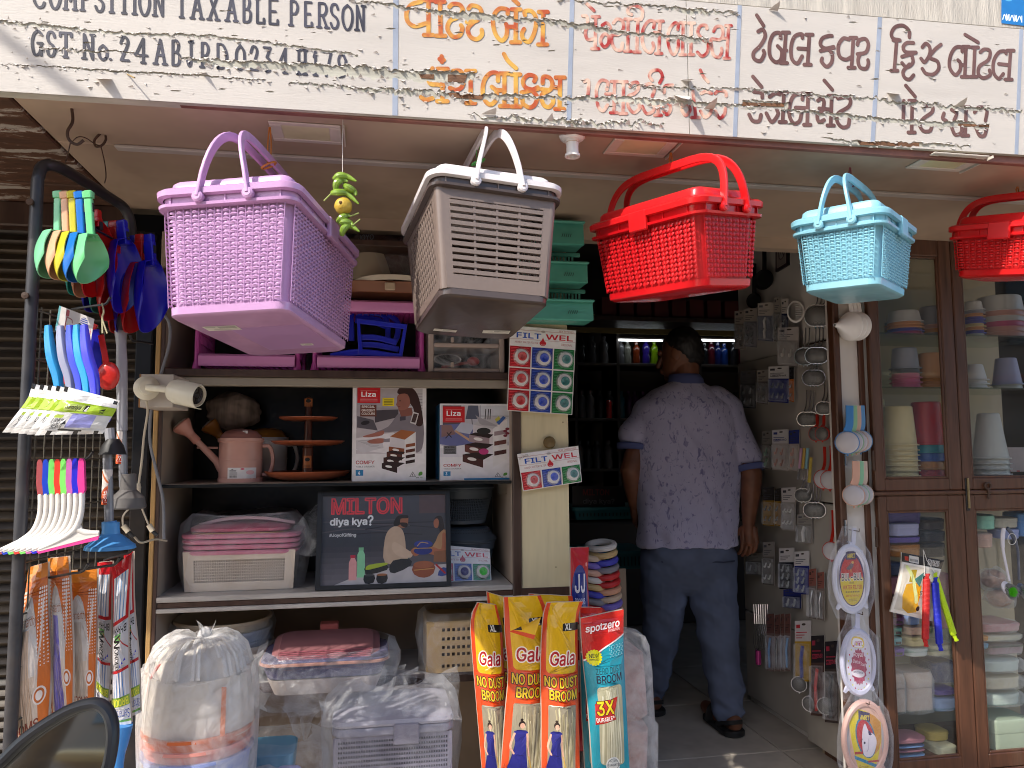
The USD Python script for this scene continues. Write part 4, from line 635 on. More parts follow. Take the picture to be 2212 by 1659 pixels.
def drawer_pic(a, x, y, w, n, lid, cols, shift=0):
    """The drawer tower printed on the cartons: white frame, coloured drawers pulled out more towards the foot."""
    k = w/100.; q = lambda L: [(x+px_*k, y+py*k) for px_, py in L]
    a.poly(q([(58, 14), (100, 40), (100, 150+shift), (58, 120+shift)]), '#e6e2e2'); a.poly(q([(0, 92), (58, 80), (58, 120+shift), (2, 132+shift)]), '#d8d0d4'); a.poly(q([(2, 132+shift), (58, 120+shift), (100, 150+shift), (44, 158+shift)]), lid)
    for i in range(n):
        yy = 96-i*(84/n); o = (0, 0, 8, 20, 26)[min(i+(5-n), 4)]
        a.poly(q([(62, yy-4+12), (97, yy+14), (97, yy+26), (62, yy+8+12)]), cols[i]); a.poly(q([(-2-o, yy-8), (56-o, yy-18-o*.3), (56-o, yy+4-o*.3), (-2-o, yy+12)]), cols[i])
        if o: a.poly(q([(-2-o, yy+12), (56-o, yy+4-o*.3), (60, yy+12), (8, yy+18)]), '#2a1816')
        a.ell(x+(24-o)*k, y+(yy-1)*k, 13*k, 4.5*k, '#efe9e6', -10)
def common(a, w, h, num):
    a.text('COMFY', .05*w, .175*h, .034*h, '#b01c2c', width=.25*w); a.text('TABLE DRAWER', .05*w, .14*h, .016*h, '#5a5a60', width=.25*w, bold=False); a.rect(.05*w, .055*h, .15*w, .115*h, '#2a82b8'); a.text(num, .08*w, .066*h, .036*h, '#ffffff')
    for p0, p1 in (((.78, .04), (.86, .04)), ((.86, .04), (.82, .09)), ((.82, .09), (.78, .04))): a.line([(p0[0]*w, p0[1]*h), (p1[0]*w, p1[1]*h)], .006*w, '#4a4a4a')
    a.text('5', .81*w, .047*h, .022*h, '#4a4a4a'); a.poly([(.9*w, .05*h), (.95*w, .06*h), (.95*w, .09*h), (.91*w, .085*h)], '#5a9a3a', 3); a.text('BPA', .87*w, .025*h, .012*h, '#3a6a2a', sx=.9); a.text('FREE', .92*w, .025*h, .012*h, '#8ab46a', sx=.7)
def logo(a, x, y, w, h): a.rect(x, y, x+w, y+h, '#c81e24'); a.text('Liza', x+.17*w, y+.42*h, .3*h, '#ffffff', width=.64*w); a.rect(x+.13*w, y+.25*h, x+.87*w, y+.27*h, '#e8a0a0'); [a.rect(x+.12*w, y+(.12+.07*i)*h, x+.88*w, y+(.145+.07*i)*h, '#e08a8a') for i in range(2)]; a.rect(x+.13*w, y+.78*h, x+.87*w, y+.8*h, '#e8a0a0')
def art4(w, h):
    a = Art(w, h, '#e9e4e6'); a.grad(.05*w, .28*h, .95*w, .96*h, '#cfc6cc', '#8d8388'); a.rect(.32*w, .76*h, .62*w, .96*h, '#b0a6aa'); a.rect(.72*w, .72*h, .95*w, .96*h, '#c2bcc0'); [a.rect(.74*w, (.75+.03*i)*h, .95*w, (.757+.03*i)*h, '#8d888e') for i in range(6)]; a.poly([(.3*w, .6*h), (.62*w, .66*h), (.62*w, .74*h), (.3*w, .73*h)], '#4a4248')
    a.poly([(.05*w, .44*h), (.55*w, .5*h), (.9*w, .36*h), (.5*w, .28*h), (.05*w, .32*h)], '#e6e0e4'); a.poly([(.06*w, .55*h), (.34*w, .52*h), (.28*w, .63*h), (.06*w, .67*h)], '#5a545c'); a.ell(.17*w, .6*h, .06*w, .022*h, '#2a2428', 12)
    a.poly([(.05*w, .42*h), (.4*w, .44*h), (.42*w, .34*h), (.14*w, .29*h), (.05*w, .33*h)], '#cdc8ce'); [a.line([((.08+.035*i)*w, (.41-.012*i)*h), ((.3+.02*i)*w, (.425-.02*i)*h)], .004*w, '#8a868e') for i in range(5)]
    a.poly([(.3*w, .5*h), (.48*w, .56*h), (.6*w, .68*h), (.66*w, .7*h), (.9*w, .7*h), (.97*w, .56*h), (.95*w, .34*h), (.84*w, .3*h), (.74*w, .5*h), (.45*w, .5*h)], '#857c84', 3); a.poly([(.32*w, .5*h), (.42*w, .52*h), (.4*w, .47*h), (.22*w, .45*h), (.14*w, .46*h)], '#a8695a', 3); a.poly([(.45*w, .43*h), (.34*w, .44*h), (.2*w, .41*h), (.26*w, .385*h), (.4*w, .39*h)], '#a8695a', 3); a.poly([(.42*w, .43*h), (.6*w, .45*h), (.6*w, .4*h), (.42*w, .4*h)], '#908890')
    a.poly([(.62*w, .74*h), (.66*w, .66*h), (.82*w, .68*h), (.8*w, .76*h)], '#8a5448'); a.poly([(.6*w, .92*h), (.66*w, .98*h), (.8*w, .97*h), (.9*w, .86*h), (.96*w, .6*h), (.86*w, .58*h), (.82*w, .76*h), (.66*w, .88*h)], '#3a1e1a', 4); a.poly([(.61*w, .89*h), (.6*w, .82*h), (.585*w, .79*h), (.61*w, .765*h), (.63*w, .735*h), (.72*w, .74*h), (.78*w, .8*h), (.74*w, .9*h)], '#9c6253', 3); a.ell(.64*w, .83*h, .012*w, .005*h, '#2a1614'); a.line([(.61*w, .768*h), (.64*w, .772*h)], .008*w, '#7a2e30')
    drawer_pic(a, .5*w, .06*h, .36*w, 4, '#a8643a', ['#8a4a2a', '#5a2c1e', '#3a1c16', '#2a1412'], 14); a.poly([(.78*w, .6*h), (.86*w, .58*h), (.9*w, .7*h), (.82*w, .715*h)], '#d8d2d2'); a.poly([(.795*w, .61*h), (.85*w, .6*h), (.885*w, .69*h), (.83*w, .7*h)], '#4a3430'); a.poly([(.64*w, .62*h), (.72*w, .63*h), (.72*w, .67*h), (.64*w, .665*h)], '#4a4450')
    logo(a, .06*w, .805*h, .31*w, .16*h); a.rect(.1*w, .665*h, .32*w, .785*h, '#6a3a2c'); [a.text(s, .12*w, (.755-.036*i)*h, .022*h, '#f0e6e0', width=.18*w) for i, s in enumerate(('SPECIAL', 'GRADIENT', 'COLOURS'))]; a.rect(.4*w, .775*h, .56*w, .86*h, '#e8d020'); [a.rect(.42*w, (.79+.015*i)*h, .54*w, (.797+.015*i)*h, '#5a5010') for i in range(4)]; common(a, w, h, '4'); return a
def art3(w, h):
    a = Art(w, h, '#e9e5e8'); a.grad(.02*w, .45*h, .98*w, .98*h, '#b8b2c0', '#c8c6cc'); a.rect(.04*w, .7*h, .3*w, .98*h, '#5a5058'); a.rect(.58*w, .5*h, .98*w, .98*h, '#cfd0d8'); a.line([(.58*w, .84*h), (.98*w, .84*h)], .008*w, '#8a8e9a'); a.line([(.57*w, .5*h), (.57*w, .98*h)], .008*w, '#8a90a0'); a.poly([(.36*w, .8*h), (.4*w, .98*h), (.54*w, .98*h), (.56*w, .8*h)], '#5a5e70'); a.line([(.45*w, .8*h), (.46*w, .7*h)], .01*w, '#2a2c38')
    a.poly([(.0*w, .72*h), (.3*w, .74*h), (.5*w, .68*h), (.62*w, .5*h), (.2*w, .44*h), (0, .47*h)], '#6a6ea0'); a.poly([(.02*w, .72*h), (.16*w, .72*h), (.22*w, .6*h), (.02*w, .56*h)], '#8a6a68'); a.poly([(.2*w, .64*h), (.3*w, .76*h), (.5*w, .72*h), (.42*w, .6*h)], '#c2c4d4'); a.line([(.22*w, .64*h), (.42*w, .52*h)], .03*w, '#c8a080'); a.line([(.08*w, .55*h), (.16*w, .63*h)], .012*w, '#201c20'); a.line([(.16*w, .56*h), (.1*w, .62*h)], .012*w, '#201c20'); a.poly([(.2*w, .44*h), (.62*w, .5*h), (.98*w, .4*h), (.98*w, .3*h), (0, .3*h), (0, .42*h)], '#dedae2')
    drawer_pic(a, .46*w, .09*h, .5*w, 3, '#c2bcc0', ['#a08a8e', '#6a3a34', '#4a2420'], 4); a.ell(.62*w, .64*h, .1*w, .045*h, '#2a2826'); a.ell(.62*w, .37*h, .07*w, .04*h, '#c83a80'); a.poly([(.5*w, .86*h), (.52*w, .84*h), (.8*w, .72*h), (.82*w, .7*h), (.6*w, .72*h), (.56*w, .74*h)], '#a8a2a8'); [a.line([(x*w, .8*h), ((x+.01)*w, .93*h)], .012*w, '#1a1c20') for x in (.64, .68, .71)]; a.poly([(.8*w, .76*h), (.9*w, .84*h), (.94*w, .82*h), (.84*w, .72*h)], '#3a62a8'); a.poly([(.78*w, .8*h), (.84*w, .84*h), (.86*w, .8*h), (.8*w, .76*h)], '#c8c050'); [a.ell((.93+.03*(i % 2))*w, (.58+.03*i)*h, .03*w, .018*h, '#7a2838') for i in range(4)]
    logo(a, .04*w, .755*h, .31*w, .21*h); a.rect(.05*w, .34*h, .23*w, .45*h, '#6a686c'); [a.text(s, .07*w, (.42-.034*i)*h, .02*h, '#1a1a1c', width=.14*w) for i, s in enumerate(('SPECIAL', 'GRADIENT', 'COLOURS'))]; a.rect(.34*w, 0, w, .022*h, '#2a82b8'); common(a, w, h, '3'); return a
carton('tall white carton printed with a woman typing and a four drawer tower', 759.4, 920.3, 830, 1040, 2.60, .16, art4, '#c8c2c0'); carton('shorter white carton printed with a three drawer tower and sewing things', 949.5, 1103, 872, 1037, 2.60, .17, art3, '#2a78a8')

# ---------------------------------------------------------------- third shelf: wrapped basket, framed poster, grey baskets, filter card
H2 = lambda x, y, Y: P(331.8+.275*x, 1023+.275*y, Y)
def holes_plate(w, h, nx, ny, mx, my, hw, hh):
    g = sbox(-w/2, 0, w/2, h); return g.difference(unary_union([sbox(-w/2+mx+(w-2*mx)*(i+.5)/nx-hw/2, my+(h-2*my)*(j+.5)/ny-hh/2, -w/2+mx+(w-2*mx)*(i+.5)/nx+hw/2, my+(h-2*my)*(j+.5)/ny+hh/2) for i in range(nx) for j in range(ny)]))
def crumple(v, amp, sc, seed=0, fl=None):
    d = np.stack([meshkit.fbm(v*sc+seed+7*i, 3) for i in range(3)], -1)-.5; return v+d*2*amp*(1 if fl is None else fl[:, None])
def bag(t, name, c, rx, ry, levels, seed, amp=.012, sc=14., n=56, m=None, ridge=.25):
    """A loose film wrapper: rounded rings (height, width factor) round c, creased."""
    a = np.arange(n)*2*pi/n; e = .62; R = []
    for z, k in levels: R.append(np.stack([np.sign(np.cos(a))*np.abs(np.cos(a))**e*rx*k, np.sign(np.sin(a))*np.abs(np.sin(a))**e*ry*k, np.full(n, z)], -1)+c)
    v, f = loft(R, False, False); w = crumple(v, amp, sc, seed); rg = np.abs(meshkit.noise(v*np.array([38, 38, 9])+seed)-.5)*2; out = (w-c)*np.array([1, 1, 0]); out /= np.maximum(np.linalg.norm(out, axis=1, keepdims=True), 1e-6)
    return part(t, name, (w+out*(amp*ridge*rg)[:, None], f), m or film(), 50)
a, b = H2(180, 930, 2.60), H2(1090, 930, 2.60); W = b[0]-a[0]; c0 = np.array([(a[0]+b[0])/2+.01, 2.74, z3+.002]); cw = pl('#cbbcab', .4); pn = pl('#c0788c', .38)
t = thing('wrapped_basket', 'cream perforated basket with pink rims wrapped in clear film, left on the third shelf', 'basket', c0)
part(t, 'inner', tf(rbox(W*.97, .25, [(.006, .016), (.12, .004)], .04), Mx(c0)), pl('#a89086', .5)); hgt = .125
gp = holes_plate(W*.98, hgt, 40, 8, .03, .026, .0052, .0062); gv, gf = prism(gp, 0, .004); gv = gv.copy(); gv[:, 1] += -.137+.012*(1-gv[:, 2]/hgt); gv[:, 0] *= (.965+.035*gv[:, 2]/hgt); part(t, 'perforated_front', (gv+c0, gf), cw, False)
part(t, 'body', tf(loft([np.c_[rring(W*.985-2*i, .268-2*i, .045), np.full(24, z)] for z, i in ((0, .016), (hgt, .004))], True, False), Mx(c0+(0, .006, 0))), cw)
for i in range(4): part(t, 'rim', tf(rbox(W*1.03+.004*i, .285, [(.112+i*.017, .012), (.114+i*.017, .004), (.122+i*.017, 0), (.127+i*.017, .003), (.127+i*.017, .016)], .05), Mx(c0)), pn, label='pink nested rim')
ld = part(t, 'lid', tf(rbox(W*.90, .25, [(.182, .006), (.186, 0), (.194, 0), (.2, .01), (.206, .04)], .06), Mx(c0+(-.008, .0, 0))), pl('#b85a70', .35)); part(ld, 'grip', sweep(smooth_path(np.array([c0+(-.14, -.06, .203), c0+(-.05, -.07, .222), c0+(.06, -.07, .222), c0+(.16, -.05, .204)]), 6), rsec(.01, .006), ref=(0, 1, 0)), pl('#cfa8b0', .4)); part(t, 'under_lid', tf(rbox(W*.89, .248, [(.174, .004), (.181, 0)], .06), Mx(c0+(-.008, 0, 0))), pl('#c9a87c', .4))
bag(t, 'film', c0, W*.56, .155, [(.0, .97), (.05, 1.04), (.1, 1.06), (.16, 1.05), (.2, .98), (.235, .8), (.225, .5)], 3, .016)
v, f = grid(lambda s, r: (c0[0]+W*.40+.12*s+.02*np.sin(5*r), c0[1]-.13+.05*r+.02*np.sin(7*s), c0[2]+.10+.17*r*(.3+.7*s)), 10, 10); part(t, 'film_tail', (crumple(v, .018, 16, 4), f), film(), 40)
# framed poster leaning on the goods
f0, f1, f2, f3 = P(678, 1275, YS+.012), P(973, 1268, YS+.012), P(972, 1060, YS+.075), P(690, 1062, YS+.075); f0[2] = f1[2] = z3+.001; f0[0] = f3[0] = (f0[0]+f3[0])/2; f1[0] = f2[0] = (f1[0]+f2[0])/2; f3[2] = f2[2] = (f2[2]+f3[2])/2
t = thing('framed_poster', 'black framed advertising poster of a couple with gift pots leaning on the third shelf', 'poster', f0); fq = quad(f0, f1, f2, f3); nrm = np.cross(f1-f0, f3-f0); nrm /= np.linalg.norm(nrm)
def slabq(s0, s1, t0_, t1_, d): 
    c = np.stack([fq(np.array([s]), np.array([r])) for s, r in ((s0, t0_), (s1, t0_), (s1, t1_), (s0, t1_))])[:, :, 0]; return hull(np.vstack([c, c+nrm*d]))
for s in ((0, .035, 0, 1), (.965, 1, 0, 1), (.0355, .9645, .955, 1), (.0355, .9645, 0, .045)): part(t, 'frame_bar', slabq(*s, .012), black_pl)
part(t, 'backing', slabq(.01, .99, .01, .99, -.006), pl('#2a2622', .6)); w, h = np.linalg.norm(f1-f0), np.linalg.norm(f3-f0)
a = Art(w, h, '#3c3d48'); a.grad(0, 0, w, .42*h, '#6f6a74', '#3a3842', 7); a.grad(0, .42*h, w, h, '#3a3b44', '#474550', 6); [a.line([(x*w, (.55+.03*i)*h), ((x+.25)*w, (.57+.03*i+.02*sin(i))*h), ((x+.6)*w, (.54+.035*i)*h)], .012*h, '#585058' if i % 2 else '#2e2c34', 4) for i, x in enumerate((.2, .0, .35, .1, .3, .02))]; a.poly([(.1*w, 0), (w, 0), (w, .2*h), (.5*w, .17*h), (.25*w, .08*h)], '#b9b2b8'); a.rect(.78*w, .78*h, w, h, '#5a4448')
g = letters('MILTON', False); g = affinity.affine_transform(g, [.17*h*.84, 0, 0, .17*h, .07*w, .79*h]); a.add(g.buffer(.003), '#e03a48'); a.add(g.buffer(-.0022), '#5a303a')
a.text('diya kya', .07*w, .665*h, .075*h, '#e8e6ec', width=.29*w, bold=False, outline='#e8e6ec', ow=.0012); a.text('?', .365*w, .655*h, .11*h, '#e8e6ec', sx=.9); a.text('#JoyofGifting', .065*w, .535*h, .034*h, '#d8d6dc', width=.21*w)
k = lambda L: [((x-1300)/930*w, (905-y)/745*h) for x, y in L]
a.poly(k([(1770, 730), (1765, 560), (1790, 470), (1840, 430), (1890, 450), (1915, 520), (1925, 640), (1930, 735)]), '#c0a490', 3); a.poly(k([(1840, 560), (1950, 640), (1975, 650), (1960, 695), (1870, 680), (1820, 620)]), '#c8ac98', 3); a.poly(k([(1960, 640), (2000, 610), (2030, 660), (1990, 685)]), '#a06044', 3)
a.poly(k([(1860, 430), (1855, 390), (1870, 350), (1935, 345), (1942, 380), (1935, 430), (1905, 445)]), '#9c6248', 3); a.poly(k([(1835, 425), (1840, 380), (1870, 340), (1935, 338), (1940, 362), (1885, 368), (1878, 420)]), '#221a1a', 3); a.poly(k([(1880, 400), (1935, 405), (1930, 440), (1895, 432)]), '#2a1c1a', 3)
a.poly(k([(2140, 380), (2165, 350), (2200, 360), (2215, 450), (2225, 560), (2190, 560), (2175, 450)]), '#241a1c', 3); a.poly(k([(2135, 395), (2160, 370), (2175, 400), (2165, 450), (2140, 445)]), '#a8664c', 3); a.poly(k([(2150, 560), (2175, 500), (2225, 470), (2230, 620), (2180, 640), (2120, 625)]), '#b08460', 3); a.poly(k([(2200, 500), (2230, 520), (2230, 690), (2060, 650), (2120, 610), (2190, 630)]), '#a8644a', 3); a.poly(k([(2130, 735), (2135, 650), (2230, 640), (2230, 740)]), '#8a5a40')
a.ell(*k([(2052, 640)])[0], .075*w, .045*h, '#24307a'); a.ell(*k([(2055, 585)])[0], .075*w, .042*h, '#2a3a8c'); a.line(k([(2010, 600), (2040, 570), (2090, 580)]), .006*w, '#c8a050', 3); a.line(k([(1985, 620), (2120, 620)]), .006*w, '#b89048')
for x, y0, y1, c in ((1535, 660, 865, '#d89a9c'), (1595, 600, 845, '#8ac8a0')): a.poly(k([(x-28, y1), (x-28, y0+60), (x-14, y0+25), (x+14, y0+25), (x+28, y0+60), (x+28, y1)]), c); a.rect(*k([(x-18, y0+25)])[0], *k([(x+18, y0)])[0], '#b83048' if x < 1560 else '#7ab890')
a.poly(k([(1625, 800), (1630, 755), (1760, 735), (1785, 750), (1785, 790), (1650, 825)]), '#202226', 2); a.poly(k([(1628, 775), (1650, 745), (1770, 730), (1785, 748), (1650, 785)]), '#a8b83a', 2); a.poly(k([(1800, 790), (1830, 715), (1950, 705), (1960, 760), (1840, 820)]), '#22242a', 2)
for x in (1655, 1748): a.poly(k([(x-38, 830), (x+38, 825), (x+32, 890), (x-30, 895)]), '#1e2026', 2); a.ell(*k([(x, 828)])[0], .04*w, .014*h, '#3a3a40' if x < 1700 else '#9a6040')
a.poly(k([(1978, 760), (2130, 745), (2130, 830), (2060, 865), (1985, 835)]), '#8c4a34', 2); a.ell(*k([(2055, 755)])[0], .08*w, .04*h, '#9c5a40'); a.line(k([(1985, 800), (2130, 790)]), .006*w, '#c09050'); a.poly(k([(2160, 850), (2185, 790), (2225, 790), (2225, 850)]), '#3a4a8c', 2); a.line(k([(2150, 760), (2215, 830)]), .015*w, '#a82830')
put(t, 'print', a, lambda s, r: tuple(np.array(fq(.03+.94*s, .04+.92*r))+nrm[:, None]*.003), printed('print_gloss', .22, .5)); part(t, 'glazing', slabq(.0352, .9648, .0452, .9548, .0055), pane('poster_glass', dust=.004))
# slate coloured lidded baskets
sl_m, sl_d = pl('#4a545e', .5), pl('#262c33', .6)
for i, (u, vb, lab) in enumerate(((1010, 1262, 'slate grey round lidded basket, lower of the two beside the poster'), (1005, 1150, 'slate grey round lidded basket, upper of the two beside the poster'))):
    p = P(u, vb, 2.78); p = np.array([p[0]-.01, 2.80, z3+.001 if i == 0 else z3+.184]); t = thing('round_basket', lab, 'basket', p, group='slate round baskets right of the poster'); R, H = .105, .118
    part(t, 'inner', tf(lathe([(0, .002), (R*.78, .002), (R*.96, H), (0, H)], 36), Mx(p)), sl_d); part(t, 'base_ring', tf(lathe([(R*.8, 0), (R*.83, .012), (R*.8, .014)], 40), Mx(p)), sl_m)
    part(t, 'rim', tf(lathe([(R*.97, H-.03), (R*1.03, H-.028), (R*1.06, H-.002), (R*1.1, H), (R*1.1, H+.004), (R*.9, H+.004)], 40), Mx(p)), sl_m)
    ribs = [tube([(p[0]+R*.815*cos(a), p[1]+R*.815*sin(a), p[2]+.012), (p[0]+R*.99*cos(a), p[1]+R*.99*sin(a), p[2]+H-.03)], .0014, 4) for a in np.linspace(pi, 2*pi, 46)]+[tf(lathe([(R*(.82+.17*j/8)-.001, .016+j*.0092), (R*(.82+.17*j/8)+.0015, .0175+j*.0092), (R*(.82+.17*j/8)-.001, .019+j*.0092)], 40), Mx(p)) for j in range(8)]
    part(t, 'lattice', cat(ribs), sl_m, False, kind='stuff'); part(t, 'lid', tf(lathe([(R*1.1, H+.005), (R*1.12, H+.01), (R*1.08, H+.016), (R*1.0, H+.022), (R*.86, H+.045), (R*.8, H+.05), (R*.4, H+.056), (0, H+.057)], 40), Mx(p)), sl_m); part(t, 'lid_dots', cat([plain(p[0]+r*cos(b_)-.0022, p[0]+r*cos(b_)+.0022, p[1]+r*sin(b_)-.0022, p[1]+r*sin(b_)+.0022, p[2]+zz, p[2]+zz+.002) for r, zz in ((R*.93, H+.0335), (R*.875, H+.043)) for b_ in np.linspace(pi, 2*pi, 34)]), sl_d, False, kind='stuff')

# ---------------------------------------------------------------- tap filter cards
fclear = film('blister', .10, .35, crinkle=.1, rough=.08); fwhite = pl('#dcd8d6', .3)
FC = {'r': ('#b01e2a', '#c83a3a'), 'b': ('#1e3c94', '#2a4ac0'), 'g': ('#1e6e3c', '#2a7a78'), 'p': ('#1e3c94', '#3a3a7c'), 'l': ('#1e6e3c', '#3ac83a')}
def filter_card(label, fn, w, h, rows, head, extra=None):
    """A printed card of tap filters under blisters; rows of colour keys from the top."""
    c = [np.array(fn(np.array([s]), np.array([r])))[:, 0] for s, r in ((.5, .5), (1, .5), (.5, 1))]; t = thing('filter_card', label, 'filter card', c[0], group='cards of tap filters'); ux, uz = c[1]-c[0], c[2]-c[0]; nn = np.cross(ux, uz); nn /= np.linalg.norm(nn); ux /= np.linalg.norm(ux); uz /= np.linalg.norm(uz)
    a = Art(w, h, '#e6e0de'); nc, nr = len(rows[0]), len(rows); gh = h-head; cw_, ch = w/nc, gh/nr
    a.rect(0, h-.012, w, h-.0108, '#b06a60'); a.text('NEW IMPROVED', .74*w, h-.0095, .0055, '#b04a40', width=.22*w, bold=False) if nr > 1 else a.text('NEW IMPROVED', .66*w, h-.0095, .006, '#b04a40', width=.3*w, bold=False)
    th = head*.26; a.text('FILT', .1*w, h-head*.58, th, '#1c4ca8', width=.37*w); a.text('WEL', .54*w, h-head*.58, th, '#c42430', width=.42*w); a.rect(0, h-head*.66, w, h-head*.645, '#b06a60')
    a.ell(.5*w, h-head*.8, .05*w, head*.14, '#c42430'); a.poly([(.47*w, h-head*.72), (.5*w, h-head*.5), (.53*w, h-head*.72)], '#c42430'); a.ell(.5*w, h-head*.82, .03*w, head*.08, '#f0d8d4'); a.ell(.5*w, h-head*.79, .035*w, head*.09, '#c42430')
    a.text('HANDY WATER FILTER', .08*w, h-head*.86, head*.1, '#a83a34', width=.35*w, bold=False); a.text('ORIGINAL', .78*w, h-head*.86, head*.11, '#a83a34', width=.17*w, bold=False); a.ell(.5*w, h-head*.2, .035*w, .0035, '#a89e98')
    for j, row in enumerate(rows):
        for i, ch_ in enumerate(row):
            x0, y0 = i*cw_+.002, gh-(j+1)*ch+.002; a.rect(x0, y0, x0+cw_-.004, y0+ch-.004, FC[ch_][0])
            for q_ in range(7):
                for r_ in range(2): yy = y0+.003+q_*(ch-.01)/6.5; a.line([(x0+.004+r_*cw_*.45, yy), (x0+.004+r_*cw_*.45+cw_*.34, yy+.003)], .0014, tuple(min(1, z*2.2+.06) for z in C(FC[ch_][0])))
    if extra: extra(a)
    put(t, 'print', a, fn, printed('print_gloss'), .03); part(t, 'back', backing(fn, .002), mat('carton_board', '#dcd6d2', .45))
    for j, row in enumerate(rows):
        for i, ch_ in enumerate(row):
            s, r = (i+.55)*cw_/w, (gh-(j+.5)*ch)/h; o = np.array(fn(np.array([s]), np.array([r])))[:, 0]; M = np.eye(4); M[:3, 0], M[:3, 1], M[:3, 2], M[:3, 3] = ux, uz, nn, o+nn*.0008; R = min(cw_, ch)*.34; col = pl(FC[ch_][1], .25)
            d = part(t, 'filter', tf(lathe([(R*1.0, 0), (R*1.05, .006), (R*1.0, .009), (R*.72, .010), (R*.70, .016), (R*.6, .017)], 24), M), fwhite); part(d, 'insert', tf(lathe([(R*.66, .0165), (R*.55, .0185), (R*.28, .015), (R*.2, .010), (0, .009)], 24), M), col); part(t, 'blister', tf(lathe([(R*1.25, .0), (R*1.2, .008), (R*1.05, .02), (R*.8, .024), (0, .025)], 20), M), fclear)
            part(d, 'lug', tf(cat([plain(R*1.0*cos(b_)-.003, R*cos(b_)+.003, R*sin(b_)-.003, R*sin(b_)+.003, .001, .006) for b_ in (2.2, 3.6, 5.1)]), M), fwhite)
    return t
filter_card('white card of nine red, blue and green tap filters hung high on the cream pillar', quad(P(1095.5, 887, YS-.02), P(1236, 896, YS-.02), P(1244.5, 714, YS-.02), P(1102, 703, YS-.035)), .21, .272, ['rbg', 'rbg', 'rbg'], .062)
fn3 = edges([(1117, 981), (1122, 1010), (1130, 1061)], [(1249, 963), (1253, 1000), (1257, 1041)], YS-.03, YS-.03, 0.008, .002, 2); filter_card('smaller curled white card of three tap filters hung on the pillar knob', fn3, .19, .118, ['rbg'], .058, lambda a: a.text('3/4 INCH', .004, .1, .007, '#4a4a4a', width=.03, rot=15, bold=False))
filter_card('white tap filter card standing on the third shelf, half hidden by the poster', quad((P(940, 1258, YS+.09)[0], YS+.085, z3+.002), (P(1061, 1258, YS+.09)[0], YS+.085, z3+.002), P(1058, 1186, YS+.12), P(938, 1176, YS+.12)), .185, .122, ['rpl'], .058)

# ---------------------------------------------------------------- bottom bay
K2 = lambda x, y, Y: P(497.7+.25*x, 1244.3+.25*y, Y)
for i, (vt, vb, rr, col, lab) in enumerate(((1330, 1480, .150, '#b8a890', 'cream round tub, innermost and tallest of the nested tubs'), (1352, 1490, .153, '#7c8494', 'slate blue round tub in the middle of the nested tubs'), (1385, 1500, .156, '#b9a692', 'cream perforated tub, outermost of the nested tubs'))):
    p = P(483, vt, 2.80); p[1] = 2.80; t = thing('round_tub', lab, 'tub', p+(0, 0, -.16), group='nested round tubs under the shelf')
    part(t, 'tub', tf(lathe([(0, -.16), (rr*.74, -.16), (rr*.97, -.028), (rr*.99, -.012), (rr*1.05, -.010), (rr*1.05, 0), (rr*1.0, 0), (rr*.95, -.02), (rr*.7, -.15), (0, -.15)], 44), Mx(p)), pl(col, .45)); part(t, 'band', tf(lathe([(rr*.955, -.045), (rr*.99, -.043), (rr*.995, -.036), (rr*.965, -.034)], 44), Mx(p)), pl(col, .45))
p = P(483, 1340, 2.80); t = thing('film_cover', 'thin film hanging over the nested tubs', 'film', p); bag(t, 'film', p+(0, 0, -.2), .165, .165, [(0, .8), (.08, .9), (.18, 1.0), (.215, .95)], 12, .008)
# tied bag with buckets
c0 = P(418, 1600, 2.22); c0[1] = 2.28; zk = P(440, 1392, 2.2)[2]; zbk = P(418, 1598, 2.15)[2]; t = thing('tied_bag', 'big clear polythene bag tied in a knot over a stack of peach and blue buckets', 'bag', (c0[0], c0[1], -.2)); R = .148
for i, (col, dz) in enumerate((('#c4602c', 0), ('#d08a80', -.03), ('#8a98c8', -.06))):
    b = thing('bucket', ('peach plastic bucket at the top of the bagged stack', 'pale pink plastic bucket second in the bagged stack', 'pale blue plastic bucket third in the bagged stack')[i], 'bucket', (c0[0], c0[1], zbk+dz-.25), group='buckets inside the tied bag')
    part(b, 'pail', tf(cup(R*.74, R*.92, .25, .003, .008, 40), Mx((c0[0], c0[1], zbk+dz-.25))), pl(col, .4))
    if i == 0: part(b, 'handle', tube(smooth_path(np.array([(c0[0]-R*.92, c0[1], zbk-.01), (c0[0]-R*.75, c0[1]-.05, zbk+.14), (c0[0]-R*.4, c0[1]-.03, zbk+.2)]), 6), .004), pl('#c84a3a')); part(b, 'sticker', sweep([(c0[0]+R*.55, c0[1]-R*.75, zbk-.0), (c0[0]+R*.55, c0[1]-R*.72, zbk+.12)], rsec(.012, .002), ref=(0, 1, 0)), pl('#c86a30'))
milky = film('milky_film', .30, .75, (.86, .84, .82), .16, .7, 20.); n = 120; th = np.arange(n)*2*pi/n; rings = []
prof = [(-.19, .93), (zbk-.28, .97), (zbk-.12, 1.02), (zbk, 1.06), (zbk+.08, 1.05), (zbk+.15, 1.0), (zk-.08, .94), (zk-.035, .84), (zk-.01, .66), (zk+.004, .45), (zk+.004, .25), (zk-.006, .12), (zk+.0, .07)]
for j, (z, k) in enumerate(prof):
    up = max(0, (z-zbk)/(zk-zbk)); pleat = .05*up**1.5*np.abs(np.sin(th*13+1.5*np.sin(th*3)))*(1.2 if j < 9 else .4); rings.append(np.stack([c0[0]+R*(k-pleat)*np.cos(th), c0[1]+R*(k-pleat)*np.sin(th)*.92, z+.02*up*np.cos(th*2)], -1))
v, f = loft(rings, False, False);
part(t, 'bag', (crumple(v, .005, 22, 8), f), milky, 60); R2 = []
